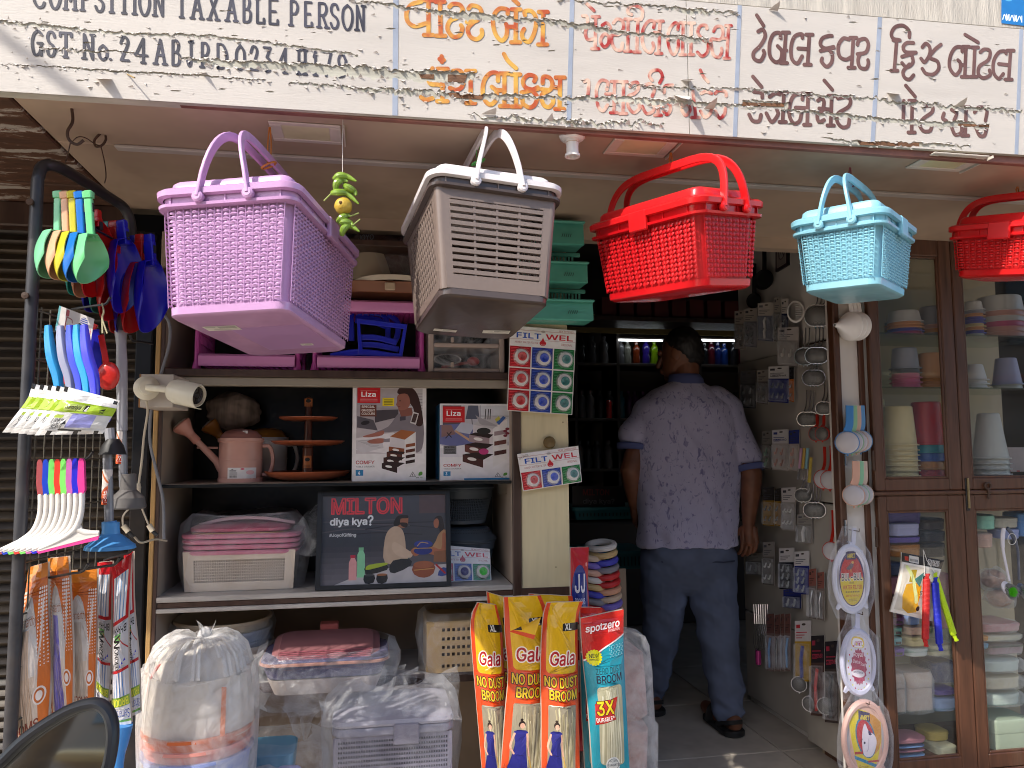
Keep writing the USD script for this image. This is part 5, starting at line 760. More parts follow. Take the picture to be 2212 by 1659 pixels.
for z, k in [(zbk-.01, .86)]+[q_ for q_ in prof if q_[0] > zbk-.001 and q_[1] > .4]: up = max(0, (z-zbk)/(zk-zbk)); R2.append(np.stack([c0[0]+R*(k*.9-.10*up*np.abs(np.sin(th*9+2*np.sin(th*2))))*np.cos(th), c0[1]+R*(k*.9-.10*up*np.abs(np.sin(th*9+2*np.sin(th*2))))*np.sin(th)*.9, z-.012+0*th], -1))
v, f = loft(R2, False, True); part(t, 'paper_lining', (crumple(v, .008, 26, 5), f), mat('cream_paper', '#c9c0b4', .6, vary=.12, vs=14, bump=.4, bs=40), 60); kn = np.array([c0[0]+.012, c0[1]-.01, zk+.004]); v, f = ball((.02, .018, .026), 3); part(t, 'knot', (crumple(v+kn, .008, 60, 2), f), mat('film_knot', '#b5b2b0', .3, bump=.6, bs=50)); v, f = grid(lambda s, r: (kn[0]+.05*(s-.5)*(1-.6*r)+.01*np.sin(9*s), kn[1]-.02*np.sin(3*s)-.004, kn[2]+.012+.035*(1-r)*np.abs(s-.5)*2), 10, 5); part(t, 'knot_tail', (crumple(v, .004, 60, 3), f), milky, 60)
for i in range(26):                          # long gathers running down from the knot
    a_ = pi+(i+.5)*pi/26+rs.uniform(-.04, .04); L = []
    for j, (z, k) in enumerate(prof[4:]): z = z; L.append((c0[0]+R*(k*.995+.003)*cos(a_), c0[1]+R*(k*.995+.003)*sin(a_)*.92, z+.002))
    L = np.array(L)[::-1][1:rs.integers(5, 9)]; part(t, 'pleat', sweep(smooth_path(L, 4), np.array([(-.5, 0), (0, .35), (.5, 0)])*rs.uniform(.006, .012), ref=(0, 0, 1), scale=np.linspace(.5, 1.2, len(smooth_path(L, 4))), cap=False), milky, 60)
# pink tray in film
yt = 2.62; a, b = H2(780, 1500, 2.50), H2(1890, 1500, 2.50); c0 = np.array([(a[0]+b[0])/2, yt, zs5+.001]); W = (b[0]-a[0])*.92
zt_ = H2(1300, 1500, 2.5)[2]; c0[2] = zt_-.045; t = thing('lidded_tray', 'dusty pink lid on a clear lilac tray, wrapped in crumpled film on the bottom shelf', 'tray', c0)
part(t, 'tray', tf(rbox(W, .26, [(0, .03), (.003, .02), (.055, .0), (.06, .002)], .05), Mx(c0)), mat('lilac_clear', '#6a6484', .2, trans=.4)); part(t, 'rim', tf(rbox(W*1.02, .27, [(.044, .004), (.046, 0), (.052, 0), (.054, .004)], .055), Mx(c0)), pl('#a87a6c', .4)); part(t, 'base_box', tf(rbox(W*.9, .22, [(-.05, .02), (-.001, .0)], .04), Mx(c0)), pl('#b5a59a', .45))
ld = part(t, 'lid', tf(rbox(W*.92, .26, [(.061, .02), (.064, .01), (.07, .012), (.078, .03), (.084, .034)], .05), Mx(c0+(0, .01, 0), rx=14)), pl('#85585a', .42))
for i in range(5): part(ld, 'groove', tf(box(-W*.36, W*.36, -.10+i*.012, -.094+i*.012, .0845, .087, .001), Mx(c0+(0, .01, 0), rx=14)), pl('#8a4a52', .4))
part(ld, 'tab', tf(box(-.028, .032, .10, .13, .078, .1, .004), Mx(c0+(0, .01, 0), rx=14)), pl('#b0605c', .38)); bag(t, 'film', c0+(0, 0, -.06), W*.56, .17, [(-.03, .86), (.0, 1.0), (.05, 1.04), (.09, 1.06), (.125, 1.0), (.14, .86)], 21, .02, 11)
for i, (dx, s, w_) in enumerate(((-.10, 3, .2), (.10, 5, .16), (.18, 7, .14), (-.02, 9, .2))): v, f = grid(lambda q_, r: (c0[0]+dx+w_*(q_-.5), c0[1]-.165-.015*np.sin(5*q_+s)+.04*r, c0[2]-.09+.12*r), 12, 9); part(t, 'film_fold', (crumple(v, .022, 13, s), f), film(), 40)
v, f = grid(lambda q_, r: (c0[0]-.06+.09*(q_-.5)*(.3+r), c0[1]-.15+.02*np.sin(6*q_), c0[2]-.16+.1*r), 8, 8); part(t, 'film_corner', (crumple(v, .02, 18, 9), f), film(), 40)
# cream slotted basket, right
a, b = K2(1700, 800, 2.62), K2(2150, 800, 2.62); W = .26; c0 = np.array([a[0]+W/2, 2.73, zs5+.001]); H = P(970, 1336, 2.62)[2]-P(970, 1447, 2.62)[2]; t = thing('slotted_basket', 'cream slotted plastic basket in film, on the bottom shelf behind the yellow brooms', 'basket', c0); cb = pl('#c9a877', .45)
gp = sbox(-W/2, 0, W/2, H).difference(unary_union([sbox(-W/2+.05+i*.017, H*y_, -W/2+.06+i*.017, H*y_+.011) for i in range(12) for y_ in (.1, .33, .47, .64, .82)])); gv, gf = prism(gp, 0, .004); gv = gv.copy(); gv[:, 1] += -.10+.012*(1-gv[:, 2]/H); part(t, 'slotted_front', (gv+c0, gf), cb, False)
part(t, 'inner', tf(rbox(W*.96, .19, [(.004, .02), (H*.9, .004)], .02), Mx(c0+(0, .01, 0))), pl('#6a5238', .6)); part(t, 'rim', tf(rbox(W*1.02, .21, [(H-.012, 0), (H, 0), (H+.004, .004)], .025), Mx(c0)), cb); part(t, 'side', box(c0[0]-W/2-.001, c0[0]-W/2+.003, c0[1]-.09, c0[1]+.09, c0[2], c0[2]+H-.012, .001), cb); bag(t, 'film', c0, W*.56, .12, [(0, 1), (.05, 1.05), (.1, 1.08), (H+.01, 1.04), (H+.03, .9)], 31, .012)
# floor row: grey wrapped basket, pale blue crumpled bag
a, b = P(686, 1650, 2.36), P(1008, 1650, 2.36); W = (b[0]-a[0])*.8; zt_ = P(850, 1562, 2.36)[2]; c0 = np.array([(a[0]+b[0])/2, 2.5, zt_-.2]); t = thing('wrapped_basket', 'grey perforated laundry basket wrapped in film on the floor under the shelf', 'basket', c0); gb = pl('#74707e', .45)
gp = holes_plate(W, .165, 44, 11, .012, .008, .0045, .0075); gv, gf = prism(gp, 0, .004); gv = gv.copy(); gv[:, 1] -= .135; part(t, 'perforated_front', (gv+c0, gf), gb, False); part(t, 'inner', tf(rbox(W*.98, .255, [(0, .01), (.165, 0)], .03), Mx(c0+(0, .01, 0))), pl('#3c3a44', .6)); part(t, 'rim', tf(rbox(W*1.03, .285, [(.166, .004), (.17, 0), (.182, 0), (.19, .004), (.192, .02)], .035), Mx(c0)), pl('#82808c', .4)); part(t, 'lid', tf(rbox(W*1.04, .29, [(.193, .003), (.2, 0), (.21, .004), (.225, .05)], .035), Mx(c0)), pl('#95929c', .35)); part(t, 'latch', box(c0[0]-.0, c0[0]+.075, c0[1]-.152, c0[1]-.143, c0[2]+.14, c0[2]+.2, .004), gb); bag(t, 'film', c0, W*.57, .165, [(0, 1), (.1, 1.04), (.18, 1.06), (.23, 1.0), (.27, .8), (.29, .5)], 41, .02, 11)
for i, s in enumerate((3, 5, 8)): v, f = grid(lambda q_, r: (c0[0]-.13+.12*i+.18*(q_-.5), c0[1]-.14+.10*r, c0[2]+.2+.13*r*(.4+q_*.6*(1 if i else -.4))), 12, 9); part(t, 'film_fold', (crumple(v, .024, 12, s), f), film(), 40)
c0 = P(575, 1650, 2.42); t = thing('crumpled_bag', 'crumpled clear bag around a pale blue basket at the foot of the shelf', 'bag', c0); part(t, 'basket', tf(rbox(.2, .16, [(-.2, .02), (.03, 0), (.034, .006)], .03), Mx(c0+(-.02, .05, 0))), pl('#6a9cb4', .45))
bag(t, 'film', c0+(.02, .02, -.2), .16, .12, [(0, 1), (.12, 1.05), (.2, 1.08), (.25, 1.0), (.275, .7)], 51, .022, 12); v, f = ball((.07, .04, .05), 3); part(t, 'crumpled_lining', (crumple(v+c0+(.01, -.10, -.02), .03, 20, 4), f), mat('pale_poly', '#9aa4ac', .3, bump=.6, bs=24)); v, f = ball((.05, .03, .05), 3); part(t, 'crumpled_lining', (crumple(v+c0+(.07, -.09, -.03), .025, 22, 6), f), mat('lilac_poly', '#9690b4', .3, bump=.6, bs=24))
c0 = P(640, 1560, 2.7); t = thing('film_roll', 'loose film draped in the dark behind the wrapped baskets', 'film', c0); v, f = grid(lambda q_, r: (c0[0]+.24*(q_-.5), c0[1]+.05*r, c0[2]-.12+.16*r), 14, 10); part(t, 'film', (crumple(v, .03, 10, 17), f), film(), 40)

# ================================================================ HANGING PICNIC BASKETS
def basket(label, c, rot, W, L, H, d, col, lidcol, nu, nv, style, handle_h, group='picnic baskets hung from the canopy', along='y'):
    """A lidded carrying basket, base centre c, turned by rot = (about z, about x, about y); it is d wider all round at the top."""
    M = Mx(c, *rot); t = thing('picnic_basket', label, 'basket', M=M, group=group); m_, ml, mb = (mat('moulded_%s_%d' % (c_.lstrip('#'), k_), c_, k_/100, vary=.06, vs=7, bump=.06, bs=120, dirt=.10) for c_, k_ in ((col, 30), (lidcol, 27), ('#4c423f' if style == 'slots' else col, 20))); r = .028
    def put_(n, g, m=m_, **k): return part(t, n, tf(g, M), m, **k)
    wt, lt = W+2*d, L+2*d; hole = style == 'slots'
    put_('base', loft([np.c_[rring(W-.016, L-.016, r), np.full(24, 0)], np.c_[rring(W, L, r), np.full(24, .006)], np.c_[rring(W+.002, L+.002, r), np.full(24, .022)], np.c_[rring(W-.006, L-.006, r), np.full(24, .022)]], True, True), mb)
    if hole:
        for sx in (-1, 1):
            for sy in (-1, 1): put_('corner', tube([(sx*(W/2-r*.5), sy*(L/2-r*.5), .02), (sx*(wt/2-r*.5), sy*(lt/2-r*.5), H-.01)], r*.5, 14))
    if not hole: put_('liner', loft([np.c_[rring(W-.014, L-.014, r), np.full(24, .02)], np.c_[rring(wt-.014, lt-.014, r), np.full(24, H)]], False, False), pl(col, .45))
    put_('rim', loft([np.c_[rring(wt+q_, lt+q_, r+.004), np.full(24, z)] for z, q_ in ((H-.012, -.004), (H-.010, .024), (H-.004, .026), (H-.003, .008), (H+.020, .010), (H+.021, .0), (H-.01, -.01))], False, False), mb)
    ribs = []
    for s in (-1, 1):
        for x in np.linspace(-wt*.42, wt*.42, 5): ribs.append(plain(x-.0012, x+.0012, min(s*(lt/2+.003), s*(lt/2+.0075)), max(s*(lt/2+.003), s*(lt/2+.0075)), H-.004, H+.018))
        for y in np.linspace(-lt*.42, lt*.42, 6): ribs.append(plain(min(s*(wt/2+.003), s*(wt/2+.0075)), max(s*(wt/2+.003), s*(wt/2+.0075)), y-.0012, y+.0012, H-.004, H+.018))
    put_('rim_ribs', cat(ribs), smooth=False, kind='stuff')
    put_('lid', loft([np.c_[rring(wt+q_, lt+q_, max(.02, r+q_*.3)), np.full(24, z)] for z, q_ in ((H+.012, .014), (H+.014, .034), (H+.026, .036), (H+.031, .024), (H+.034, -.012), (H+.05, -.018), (H+.056, -.03), (H+.057, -.07))], False, True), ml)
    # sides
    def side(n, z):                            # a point on side n at across a (-1..1), height z, out o
        k = z/H; w, l = W/2+d*k, L/2+d*k
        return {0: lambda a, o: np.stack([a*(w-r*.5), -l-o+0*a, z], -1), 1: lambda a, o: np.stack([w+o+0*a, a*(l-r*.5), z], -1), 2: lambda a, o: np.stack([-a*(w-r*.5), l+o+0*a, z], -1), 3: lambda a, o: np.stack([-w-o+0*a, -a*(l-r*.5), z], -1)}[n]
    for n in range(4):
        span = (W if n % 2 == 0 else L); ku = max(6, int(round(nu*span/W))) if not hole else 0
        if style in ('weave', 'loop'):
            i, j = np.meshgrid(np.arange(ku), np.arange(nv), indexing='ij'); i, j = i.ravel(), j.ravel(); a = (i+.5)/ku*2-1; z = .026+(H-.042)*(j+.5)/nv; bw, bh = 1./ku, (H-.042)/nv*.5; st = ((i+j) % 2)
            P8 = []
            for da, dz, o in (((-1.05, 0, .0002), (-.35, -.62, .003), (.35, -.62, .003), (1.05, 0, .0002), (.35, .62, .003), (-.35, .62, .003), (0, 0, .0072), (0, -1.0, -.003), (0, 1.0, -.003)) if style == 'weave' else ((-.95, .3, .0005), (-.5, -.75, .003), (.1, -.9, .004), (.7, -.3, .003), (.9, .6, .0005), (.3, .9, .003), (.0, .0, .0055), (0, -1., 0), (0, 1., 0))):
                zz = z+dz*bh*(1-.0*st); P8.append(side(n, zz)(a+da*bw*(1.0 if style == 'loop' else np.where(st == 0, 1.12, .78)), o*np.where(st == 0, 1., .62)))
            P8 = np.stack(P8, 1); v = P8.reshape(-1, 3); b0_ = np.arange(len(i))*9; F = np.concatenate([np.stack([b0_+6, b0_+p_, b0_+(p_+1) % 6], -1) for p_ in range(6)])
            put_('woven_side', (v, F), smooth=False if style == 'x' else 50, kind='stuff')
            bars = []
            for s_ in range(0, ku+1, 1 if style == 'weave' else 2):
                aa = np.array([s_/ku*2-1]); lo, hi = side(n, np.array([.024]))(aa, .0016)[0], side(n, np.array([H-.012]))(aa, .0016)[0]; bars.append(sweep([lo, hi], circ(4, .0011), ref=(1, 0, 0) if n % 2 else (0, 1, 0)))
            put_('uprights', cat(bars), smooth=False, kind='stuff')
        elif n % 2 == 0:                        # slotted end: solid border, bars across, thin uprights
            f_ = lambda a0, a1, za, zb, o0=-.003, o1=0.: hull(np.vstack([side(n, np.array([z_]))(np.array([a_]), o) for a_ in (a0, a1) for z_ in (za, zb) for o in (o0, o1)]))
            for s_ in (-1, 1): put_('corner_panel', f_(s_*1.0, s_*.86, .02, H-.012))
            put_('lower_panel', f_(-.86, .86, .02, .052)); put_('upper_panel', f_(-.86, .86, H-.035, H-.012)); nb_ = 11
            for q_ in range(nb_): z_ = .052+(H-.087)*(q_+.5)/nb_; put_('bar', f_(-.86, .86, z_-.0048, z_+.0048, -.0035, .0005))
            for x in (-.42, 0., .42): put_('upright', f_(x-.02, x+.02, .05, H-.034, -.005, -.0012))
        else:
            f_ = lambda a0, a1, za, zb, o0=-.003, o1=0.: hull(np.vstack([side(n, np.array([z_]))(np.array([a_]), o) for a_ in (a0, a1) for z_ in (za, zb) for o in (o0, o1)]))
            for s_ in (-1, 1): put_('corner_panel', f_(s_*1.0, s_*.86, .02, H-.012))
            put_('lower_panel', f_(-.86, .86, .02, .04)); put_('upper_panel', f_(-.86, .86, H-.03, H-.012)); sl_ = []
            for x in np.linspace(-1.5, 1.5, 25):
                for sg_ in (1, -1):
                    lo, hi = np.clip([x-sg_*.33, x+sg_*.33], -.87, .87); k0_, k1_ = ((lo-(x-sg_*.33))/(sg_*.66), (hi-(x-sg_*.33))/(sg_*.66))
                    if abs(k1_-k0_) < .05: continue
                    za, zb = .04+(H-.07)*k0_, .04+(H-.07)*k1_; sl_.append(sweep([side(n, np.array([za]))(np.array([lo]), -.002)[0], side(n, np.array([zb]))(np.array([hi]), -.002)[0]], rsec(.0055, .003), ref=(1, 0, 0)))
            put_('lattice', cat(sl_), smooth=40, kind='stuff')
    # two folding handles
    ax = 1 if along == 'y' else 0; half = (lt if ax else wt)/2+.016; tl = (wt if ax else lt)
    for s in (-1, 1):
        x0, x1 = s*tl*.19, s*.013; hz_ = H+.018+handle_h; pts = []
        for k in np.linspace(0, 1, 25):
            a = k*pi; e = np.sign(np.cos(a))*abs(np.cos(a))**.42*half; h_ = (H+.006)+(hz_-H-.006)*np.sin(a)**.62; x = x0+(x1-x0)*np.sin(a)**.8
            pts.append((x, -e, h_) if ax else (-e, x, h_))
        h = put_('handle', sweep(pts, rsec(.020 if style != 'slots' else .022, .008), ref=(1, 0, 0) if ax else (0, 1, 0), scale=None), ml)
        for e in (-half, half): c_ = (x0, e, H+.006) if ax else (e, x0, H+.006); part(h, 'pivot', tf(tf(lathe([(0, -.006), (.012, -.006), (.012, .005), (.008, .008), (0, .008)], 14), frame((0, np.sign(e), 0) if ax else (np.sign(e), 0, 0))), M @ Mx(c_)), ml)
    # clasp on the long side
    for s in ((1,) if ax else (-1,)):
        g = box(wt/2+.008, wt/2+.02, -.03, .03, H-.02, H+.03, .003) if ax else box(-.03, .03, -lt/2-.02, -lt/2-.008, H-.02, H+.03, .003); cl = put_('clasp', g, ml)
    return t, M
def stickers(t, M, L, z=-.0007):
    for x, y, w, h, rot in L:
        a = Art(w, h, '#d8d6cc'); [a.rect(.004+i*.0022, .004, .0052+i*.0022, h*.55, '#5a5a58') for i in range(int((w*.55)/.0022))]; a.rect(w*.65, h*.2, w*.95, h*.3, '#7a7a78'); a.rect(w*.1, h*.75, w*.8, h*.82, '#7a7a78')
        R2 = np.array([[cos(rot), -sin(rot)], [sin(rot), cos(rot)]])
        def fn(s, r): q_ = R2 @ np.stack([-(s-.5)*w, (r-.5)*h]); p = np.stack([x+q_[0], y+q_[1], np.full_like(s, z), np.ones_like(s)]); p = M @ p; return p[0], p[1], p[2]
        put(t, 'sticker', a, fn, printed())
bt, bM = basket('large lilac woven picnic basket with lid, the first and biggest in the hanging row', (-.244, 1.85, 1.467), (-15.6, -4.4, -2.1), .259, .414, .243, .013, '#bd92bc', '#bd92bc', 15, 22, 'weave', .165)
stickers(bt, bM, [(-.06, -.10, .075, .04, .05), (.06, .1, .03, .02, .1)])
part(bt, 'foot_panel', tf(plain(-.05, .12, -.09, .14, -.0004, .0), bM), pl('#a880b0', .5))
bt, bM = basket('grey brown slotted picnic basket with a white lid, second in the hanging row', (.254, 1.85, 1.518), (8.4, -8.3, 1.8), .258, .30, .265, .02, '#75675f', '#d6d0d0', 15, 20, 'slots', .165)
stickers(bt, bM, [(-.06, .10, .06, .018, .0), (.07, .08, .07, .026, -.15)])
basket('bright red woven picnic basket, third and middle one of the hanging row', (.771, 1.85, 1.595), (-65.7, 6.7, 3.1), .338, .19, .18, .015, '#c4141c', '#cc1a1e', 26, 13, 'loop', .128, along='x')
basket('small pale blue woven picnic basket, fourth in the hanging row', (1.281, 1.85, 1.610), (-50.7, 1.3, 1.6), .187, .266, .163, .013, '#86bfd0', '#86bfd0', 13, 16, 'weave', .122)
basket('red woven picnic basket cut off by the right edge of the photo', (1.875, 1.95, 1.700), (-66, 3, 9), .25, .19, .125, .013, '#cc1418', '#d2181c', 14, 11, 'weave', .10, along='x')
rib = mat('orange_ribbon', '#b8702a', .4); grn = mat('green_string', '#4a9a4a', .5); mar = mat('maroon_cord', '#7a3a44', .6)
def tie(label, u, v0, v1, Y, m, r=.0018, tw=2):
    a, b = P(u, v1, Y), None; b = np.array([a[0], a[1], 1.975]); t = thing('hanging_tie', label, 'string', b, group='ties the baskets hang by')
    for k in range(tw): part(t, 'strand', tube(smooth_path(np.array([a+(.003*(k*2-1), 0, 0), (a+b)/2+(.004*(k*2-1), .002, 0), b+(.001*(k*2-1), 0, 0)]), 5), r, 6), m)
    part(t, 'loop', tube(np.array([a+(.016*cos(q_), .012*sin(q_), -.006+.008*cos(q_)) for q_ in np.linspace(0, 2*pi, 16, endpoint=False)]), .0025, 6, True), m)
tie('orange ribbon tied from the soffit to the lilac basket handles', 581, 250, 352, 1.86, rib); tie('green string holding the white handles of the grey basket', 1033, 270, 345, 1.87, grn, .0011); tie('pair of orange ribbons holding the large red basket', 1450, 300, 365, 1.85, rib)
tie('maroon cord holding the pale blue basket', 1838, 325, 400, 1.87, mar); tie('orange ribbon holding the red basket at the right edge', 2199, 345, 415, 1.93, rib)
# chilli and lemon charm
cth = P(739, 372, 1.80); t = thing('lemon_chilli_charm', 'lemon and green chillies threaded on a white string beside the lilac basket', 'charm', cth); q8 = lambda x, y, dy=0: P(276.5+.3333*x, 248.85+.3333*y, 1.80+dy)
part(t, 'thread', tube([np.array([cth[0], cth[1], 1.98]), q8(1390, 380), q8(1400, 760)], .0009, 5), mat('white_thread', '#d0ccc4', .7))
cg = mat('chilli_skin', '#7c9a34', .3, vary=.3, vs=25, coat=.2); stem = mat('chilli_stem', '#8a9850', .6, vary=.2)
for L, st in ((((1335, 415), (1370, 392), (1420, 400), (1480, 428)), None), (((1345, 490), (1352, 440), (1390, 422), (1425, 430)), None), (((1400, 455), (1430, 470), (1465, 495), (1480, 520)), (1395, 450)), (((1320, 505), (1360, 500), (1420, 510), (1495, 575)), (1270, 555)), (((1360, 690), (1385, 665), (1420, 650), (1440, 655)), (1495, 635)), (((1375, 700), (1400, 690), (1440, 700), (1455, 715)), (1503, 675)), (((1385, 780), (1400, 735), (1440, 715), (1500, 755)), None)):
    p = smooth_path(np.array([q8(x, y, -.008*(i % 2)) for i, (x, y) in enumerate(L)]), 6); k = np.linspace(0, 1, len(p)); part(t, 'chilli', tube(p, .0085, 9, scale=np.clip(np.sin(pi*(k*.8+.17))**.7, .12, 1)), cg)
    if st: part(t, 'stem', tube([p[-1] if st[0] > 1480 else p[0], q8(*st)], .0018, 6), stem)
lm = q8(1396, 590); v, f = ball((.0205, .02, .0205), 3); v = v*(1+.06*(meshkit.noise(v*160)[:, None]-.5)); part(t, 'lemon', (v+lm, f), mat('lemon_peel', '#c0a038', .45, vary=.2, vs=40, bump=.4, bs=300)); part(t, 'scar', (ball((.004, .002, .004), 1)[0]+lm+(-.006, -.0195, .003), ball(1, 1)[1]), mat('lemon_scar', '#6a4a20', .8))
# teal rack behind the grey basket
tl_ = pl('#4f9a88', .32); t0 = P(1230, 690, 2.50); t = thing('teal_shelf_rack', 'teal plastic rack of four tilted bins on the pillar behind the grey basket', 'rack', t0)
for vt, vb, ur in ((438, 525, 1262), (530, 608, 1270), (612, 690, 1282)):
    a, b = P(1105, vb, 2.44), P(ur, vb, 2.44); H = P(1200, vt, 2.44)[2]-a[2]; cx, W, z0 = (a[0]+b[0])/2, b[0]-a[0], a[2]
    part(t, 'bin_front', tf(rbox(W, .016, [(0, .006), (.004, 0), (H*.52, 0), (H*.56, .004)], .008), Mx((cx, 2.44, z0), rx=-6)), tl_); part(t, 'bin_floor', box(cx-W/2+.004, cx+W/2-.004, 2.449, 2.53, z0+.001, z0+.006, .002), tl_); part(t, 'bin_side', box(cx+W/2-.008, cx+W/2-.002, 2.45, 2.53, z0+.007, z0+H*.62, .002), tl_); part(t, 'bin_side', box(cx-W/2+.002, cx-W/2+.008, 2.45, 2.53, z0+.007, z0+H*.62, .002), tl_); part(t, 'lip', box(cx-W/2, cx+W/2, 2.418, 2.436, z0+H*.5, z0+H*.56, .004), tl_)
    part(t, 'back_slats', cat([box(cx-W/2+.012+k*.012, cx-W/2+.018+k*.012, 2.532, 2.538, z0+H*.2, z0+H*.9, .001) for k in range(int((W-.024)/.012))]), tl_, False, kind='stuff'); part(t, 'back_frame', box(cx-W/2, cx+W/2, 2.532, 2.54, z0+H*.9, z0+H*1.02, .003), tl_)
    part(t, 'vent_slots', cat([tf(plain(-.001, .001, -.0009, 0, 0, .012), Mx((cx+W*.18+k*.007, 2.4305, z0+H*.18), ry=18)) for k in range(5)]), pl('#1a3a34', .6), False, kind='stuff')

# ================================================================ LEFT RACK AND ITS GOODS
XR, YR0 = -.745, 1.93; pole = mat('rack_pole_paint', '#3a3a3e', .38, metal=.4, vary=.25, vs=12, bump=.1, dirt=.3)
zr = P(110, 345, YR0)[2]; t = thing('wire_rack', 'bent steel pipe display rack with wire grid and hooks before the shutter', 'rack', (XR, YR0, -.2))
pp = P(66, 700, YR0)[0]; tp = PZ(270, 442, zr); a = np.array([pp, YR0, -.2]); b = np.array([pp, YR0, zr-.05])
part(t, 'pole', tube(np.vstack([[a, b], smooth_path(np.array([b, (pp+.005, YR0+.015, zr-.012), (pp+.03, YR0+.06, zr), np.array([tp[0]-.02, tp[1]-.05, zr])]), 6)[1:], smooth_path(np.array([(tp[0]-.02, tp[1]-.05, zr), (tp[0], tp[1], zr-.012), (tp[0]+.01, tp[1]+.03, zr-.06), (tp[0]+.012, tp[1]+.04, zr-.2)]), 5)[1:]]), .0138, 14), pole)
for z in (zr-.11, zr-.33): part(t, 'bolt', tf(lathe([(0, 0), (.008, 0), (.008, .006), (0, .007)], 8), Mx((pp-.006, YR0-.017, z), rx=90)), iron_rust)
rx0, rx1 = np.array([pp+.012, YR0]), np.array([tp[0]-.03, tp[1]])
for k in range(9): x, y = rx0+(rx1-rx0)*(k+.5)/9; part(t, 'grid_wire', tube([(x, y, zr-.35), (x, y, .2)], .0018, 6), wire)
for k in range(13): z = zr-.36-k*.115; part(t, 'grid_wire', tube([(rx0[0], rx0[1], z), (rx1[0], rx1[1], z)], .0022, 6), wire)
def hook(u0, v0, u1, v1, Y0, Y1, r=.003): a, b = P(u0, v0, Y0), P(u1, v1, Y1); part(t, 'hook', tube(smooth_path(np.array([a, a*.4+b*.6, b-(b-a)*.12, b+(0, 0, .014)]), 4), r, 7), black_pl)
hook(250, 520, 200, 492, 2.05, 1.9); hook(90, 718, 172, 713, 1.98, 1.86); hook(90, 1000, 200, 990, 1.96, 1.86); hook(330, 1060*.7, 280, 735, 2.2, 2.1); hook(155, 668, 238, 655, 1.95, 1.9); hook(95, 1250, 190, 1232, 2.0, 1.86); hook(225, 1210, 290, 1190, 2.1, 2.0); hook(170, 1232, 258, 1218, 2.0, 1.9)
# scoops
def scoop(label, top, bot, w, h, yaw, col, tw=.022, open_=80, group='', knob=True, roll=0):
    """A hanging scoop: handle top at one point, bowl tip at another; the open side faces yaw."""
    z = (top-bot); L = np.linalg.norm(z); M = np.eye(4); F_ = frame(z, (cos(radians(yaw)), sin(radians(yaw)), 0)); M[:3, :3] = F_[:3, :3]; M[:3, 3] = bot; t = thing('scoop', label, 'scoop', M=M, group=group); m_ = pl(col, .25); hb = h
    def fn(s, r):
        a = (s-.5)*2; wid = w/2*(.50+.55*np.sin(np.clip(r, 0, 1)*pi*.62+.12)); cut_ = 1-.42*np.abs(a)**2.2; zz = hb*(1-r*cut_); ang = a*radians(open_); dep = w*.62*(.6+.4*np.sin(pi*np.clip(r*.8+.1, 0, 1)))
        return -dep*np.cos(ang)+dep*.35, wid*np.sin(ang)/sin(radians(open_)), zz
    g = thick(grid(fn, 18, 14), 18, 14, .0022); part(t, 'bowl', tf(g, M), m_, 50)
    def cap(s, r): a = (s-.5)*2; x, y, zz = fn(s, np.zeros_like(s)); return x*(1-r)+(w*.14)*r, y*(1-r), zz+r*h*.06
    part(t, 'bowl_back', tf(thick(grid(cap, 14, 4), 14, 4, .0022), M), m_, 50)
    hd_ = part(t, 'handle', tf(rbox(tw, tw*.72, [(hb*.96, .001), (L-.022, 0), (L-.018, .0015), (L-.0175, -.002 if knob else .001), (L-.004, -.003 if knob else .001), (L, .002)], .004), M), m_); part(hd_, 'hole', tf(plain(-tw*.55, tw*.55, -tw*.2, tw*.2, L-.05, L-.03), M), pl('#1a1a1a', .7)); return t
for i, (ut, ub, col, nm) in enumerate(((127, 118, '#78c496', 'mint green'), (141, 142, '#d8a684', 'peach'), (157, 160, '#c2b830', 'yellow'), (172, 178, '#1c6cc0', 'mid blue'), (190, 200, '#72cc88', 'light green'))):
    Y = 1.90-.012*i; scoop('%s scoop, %s from the left of the five small scoops' % (nm, ('first', 'second', 'third', 'fourth', 'fifth')[i]), P(ut, 412+1*(i % 2), Y), P(ub+4, 598+2.5*i, Y), .105, .102, -16+2*i, col, .018, group='five small pastel scoops on one hook')
for i, (ut, vt, ub, vb, Y, col, nm) in enumerate(((186, 470, 182, 636, 2.03, '#2a9a90', 'teal scoop, furthest left of the big scoops under the small ones'), (194, 468, 196, 640, 2.01, '#c89a78', 'beige scoop squeezed between the teal and the front red scoop'), (206, 455, 217, 638, 1.985, '#b81818', 'red scoop at the front of the first bunch of big scoops'), (216, 492, 216, 672, 2.09, '#1c1ca0', 'dark blue scoop half hidden behind the red one'), (229, 480, 232, 674, 2.07, '#2a8a80', 'teal scoop in the second bunch of big scoops'), (246, 478, 252, 690, 2.05, '#b01c1c', 'red scoop in the second bunch of big scoops'), (263, 477, 280, 672, 2.025, '#1a1aa0', 'dark blue scoop at the front of the second bunch'), (272, 512, 270, 718, 2.13, '#c02a20', 'orange red scoop low at the back of the third bunch'), (287, 510, 284, 720, 2.11, '#1c1c98', 'dark blue scoop at the back of the third bunch'), (303, 507, 300, 718, 2.09, '#b01c1c', 'red scoop in the third bunch next to the front blue one'), (322, 507, 335, 715, 2.065, '#1a1aa4', 'dark blue scoop at the front of the third bunch by the lilac basket'))):
    scoop(nm, P(ut, vt, Y), P(ub, vb, Y), .105, .175, -20, col, .026, group='big red, blue and teal scoops on the rack', knob=False)
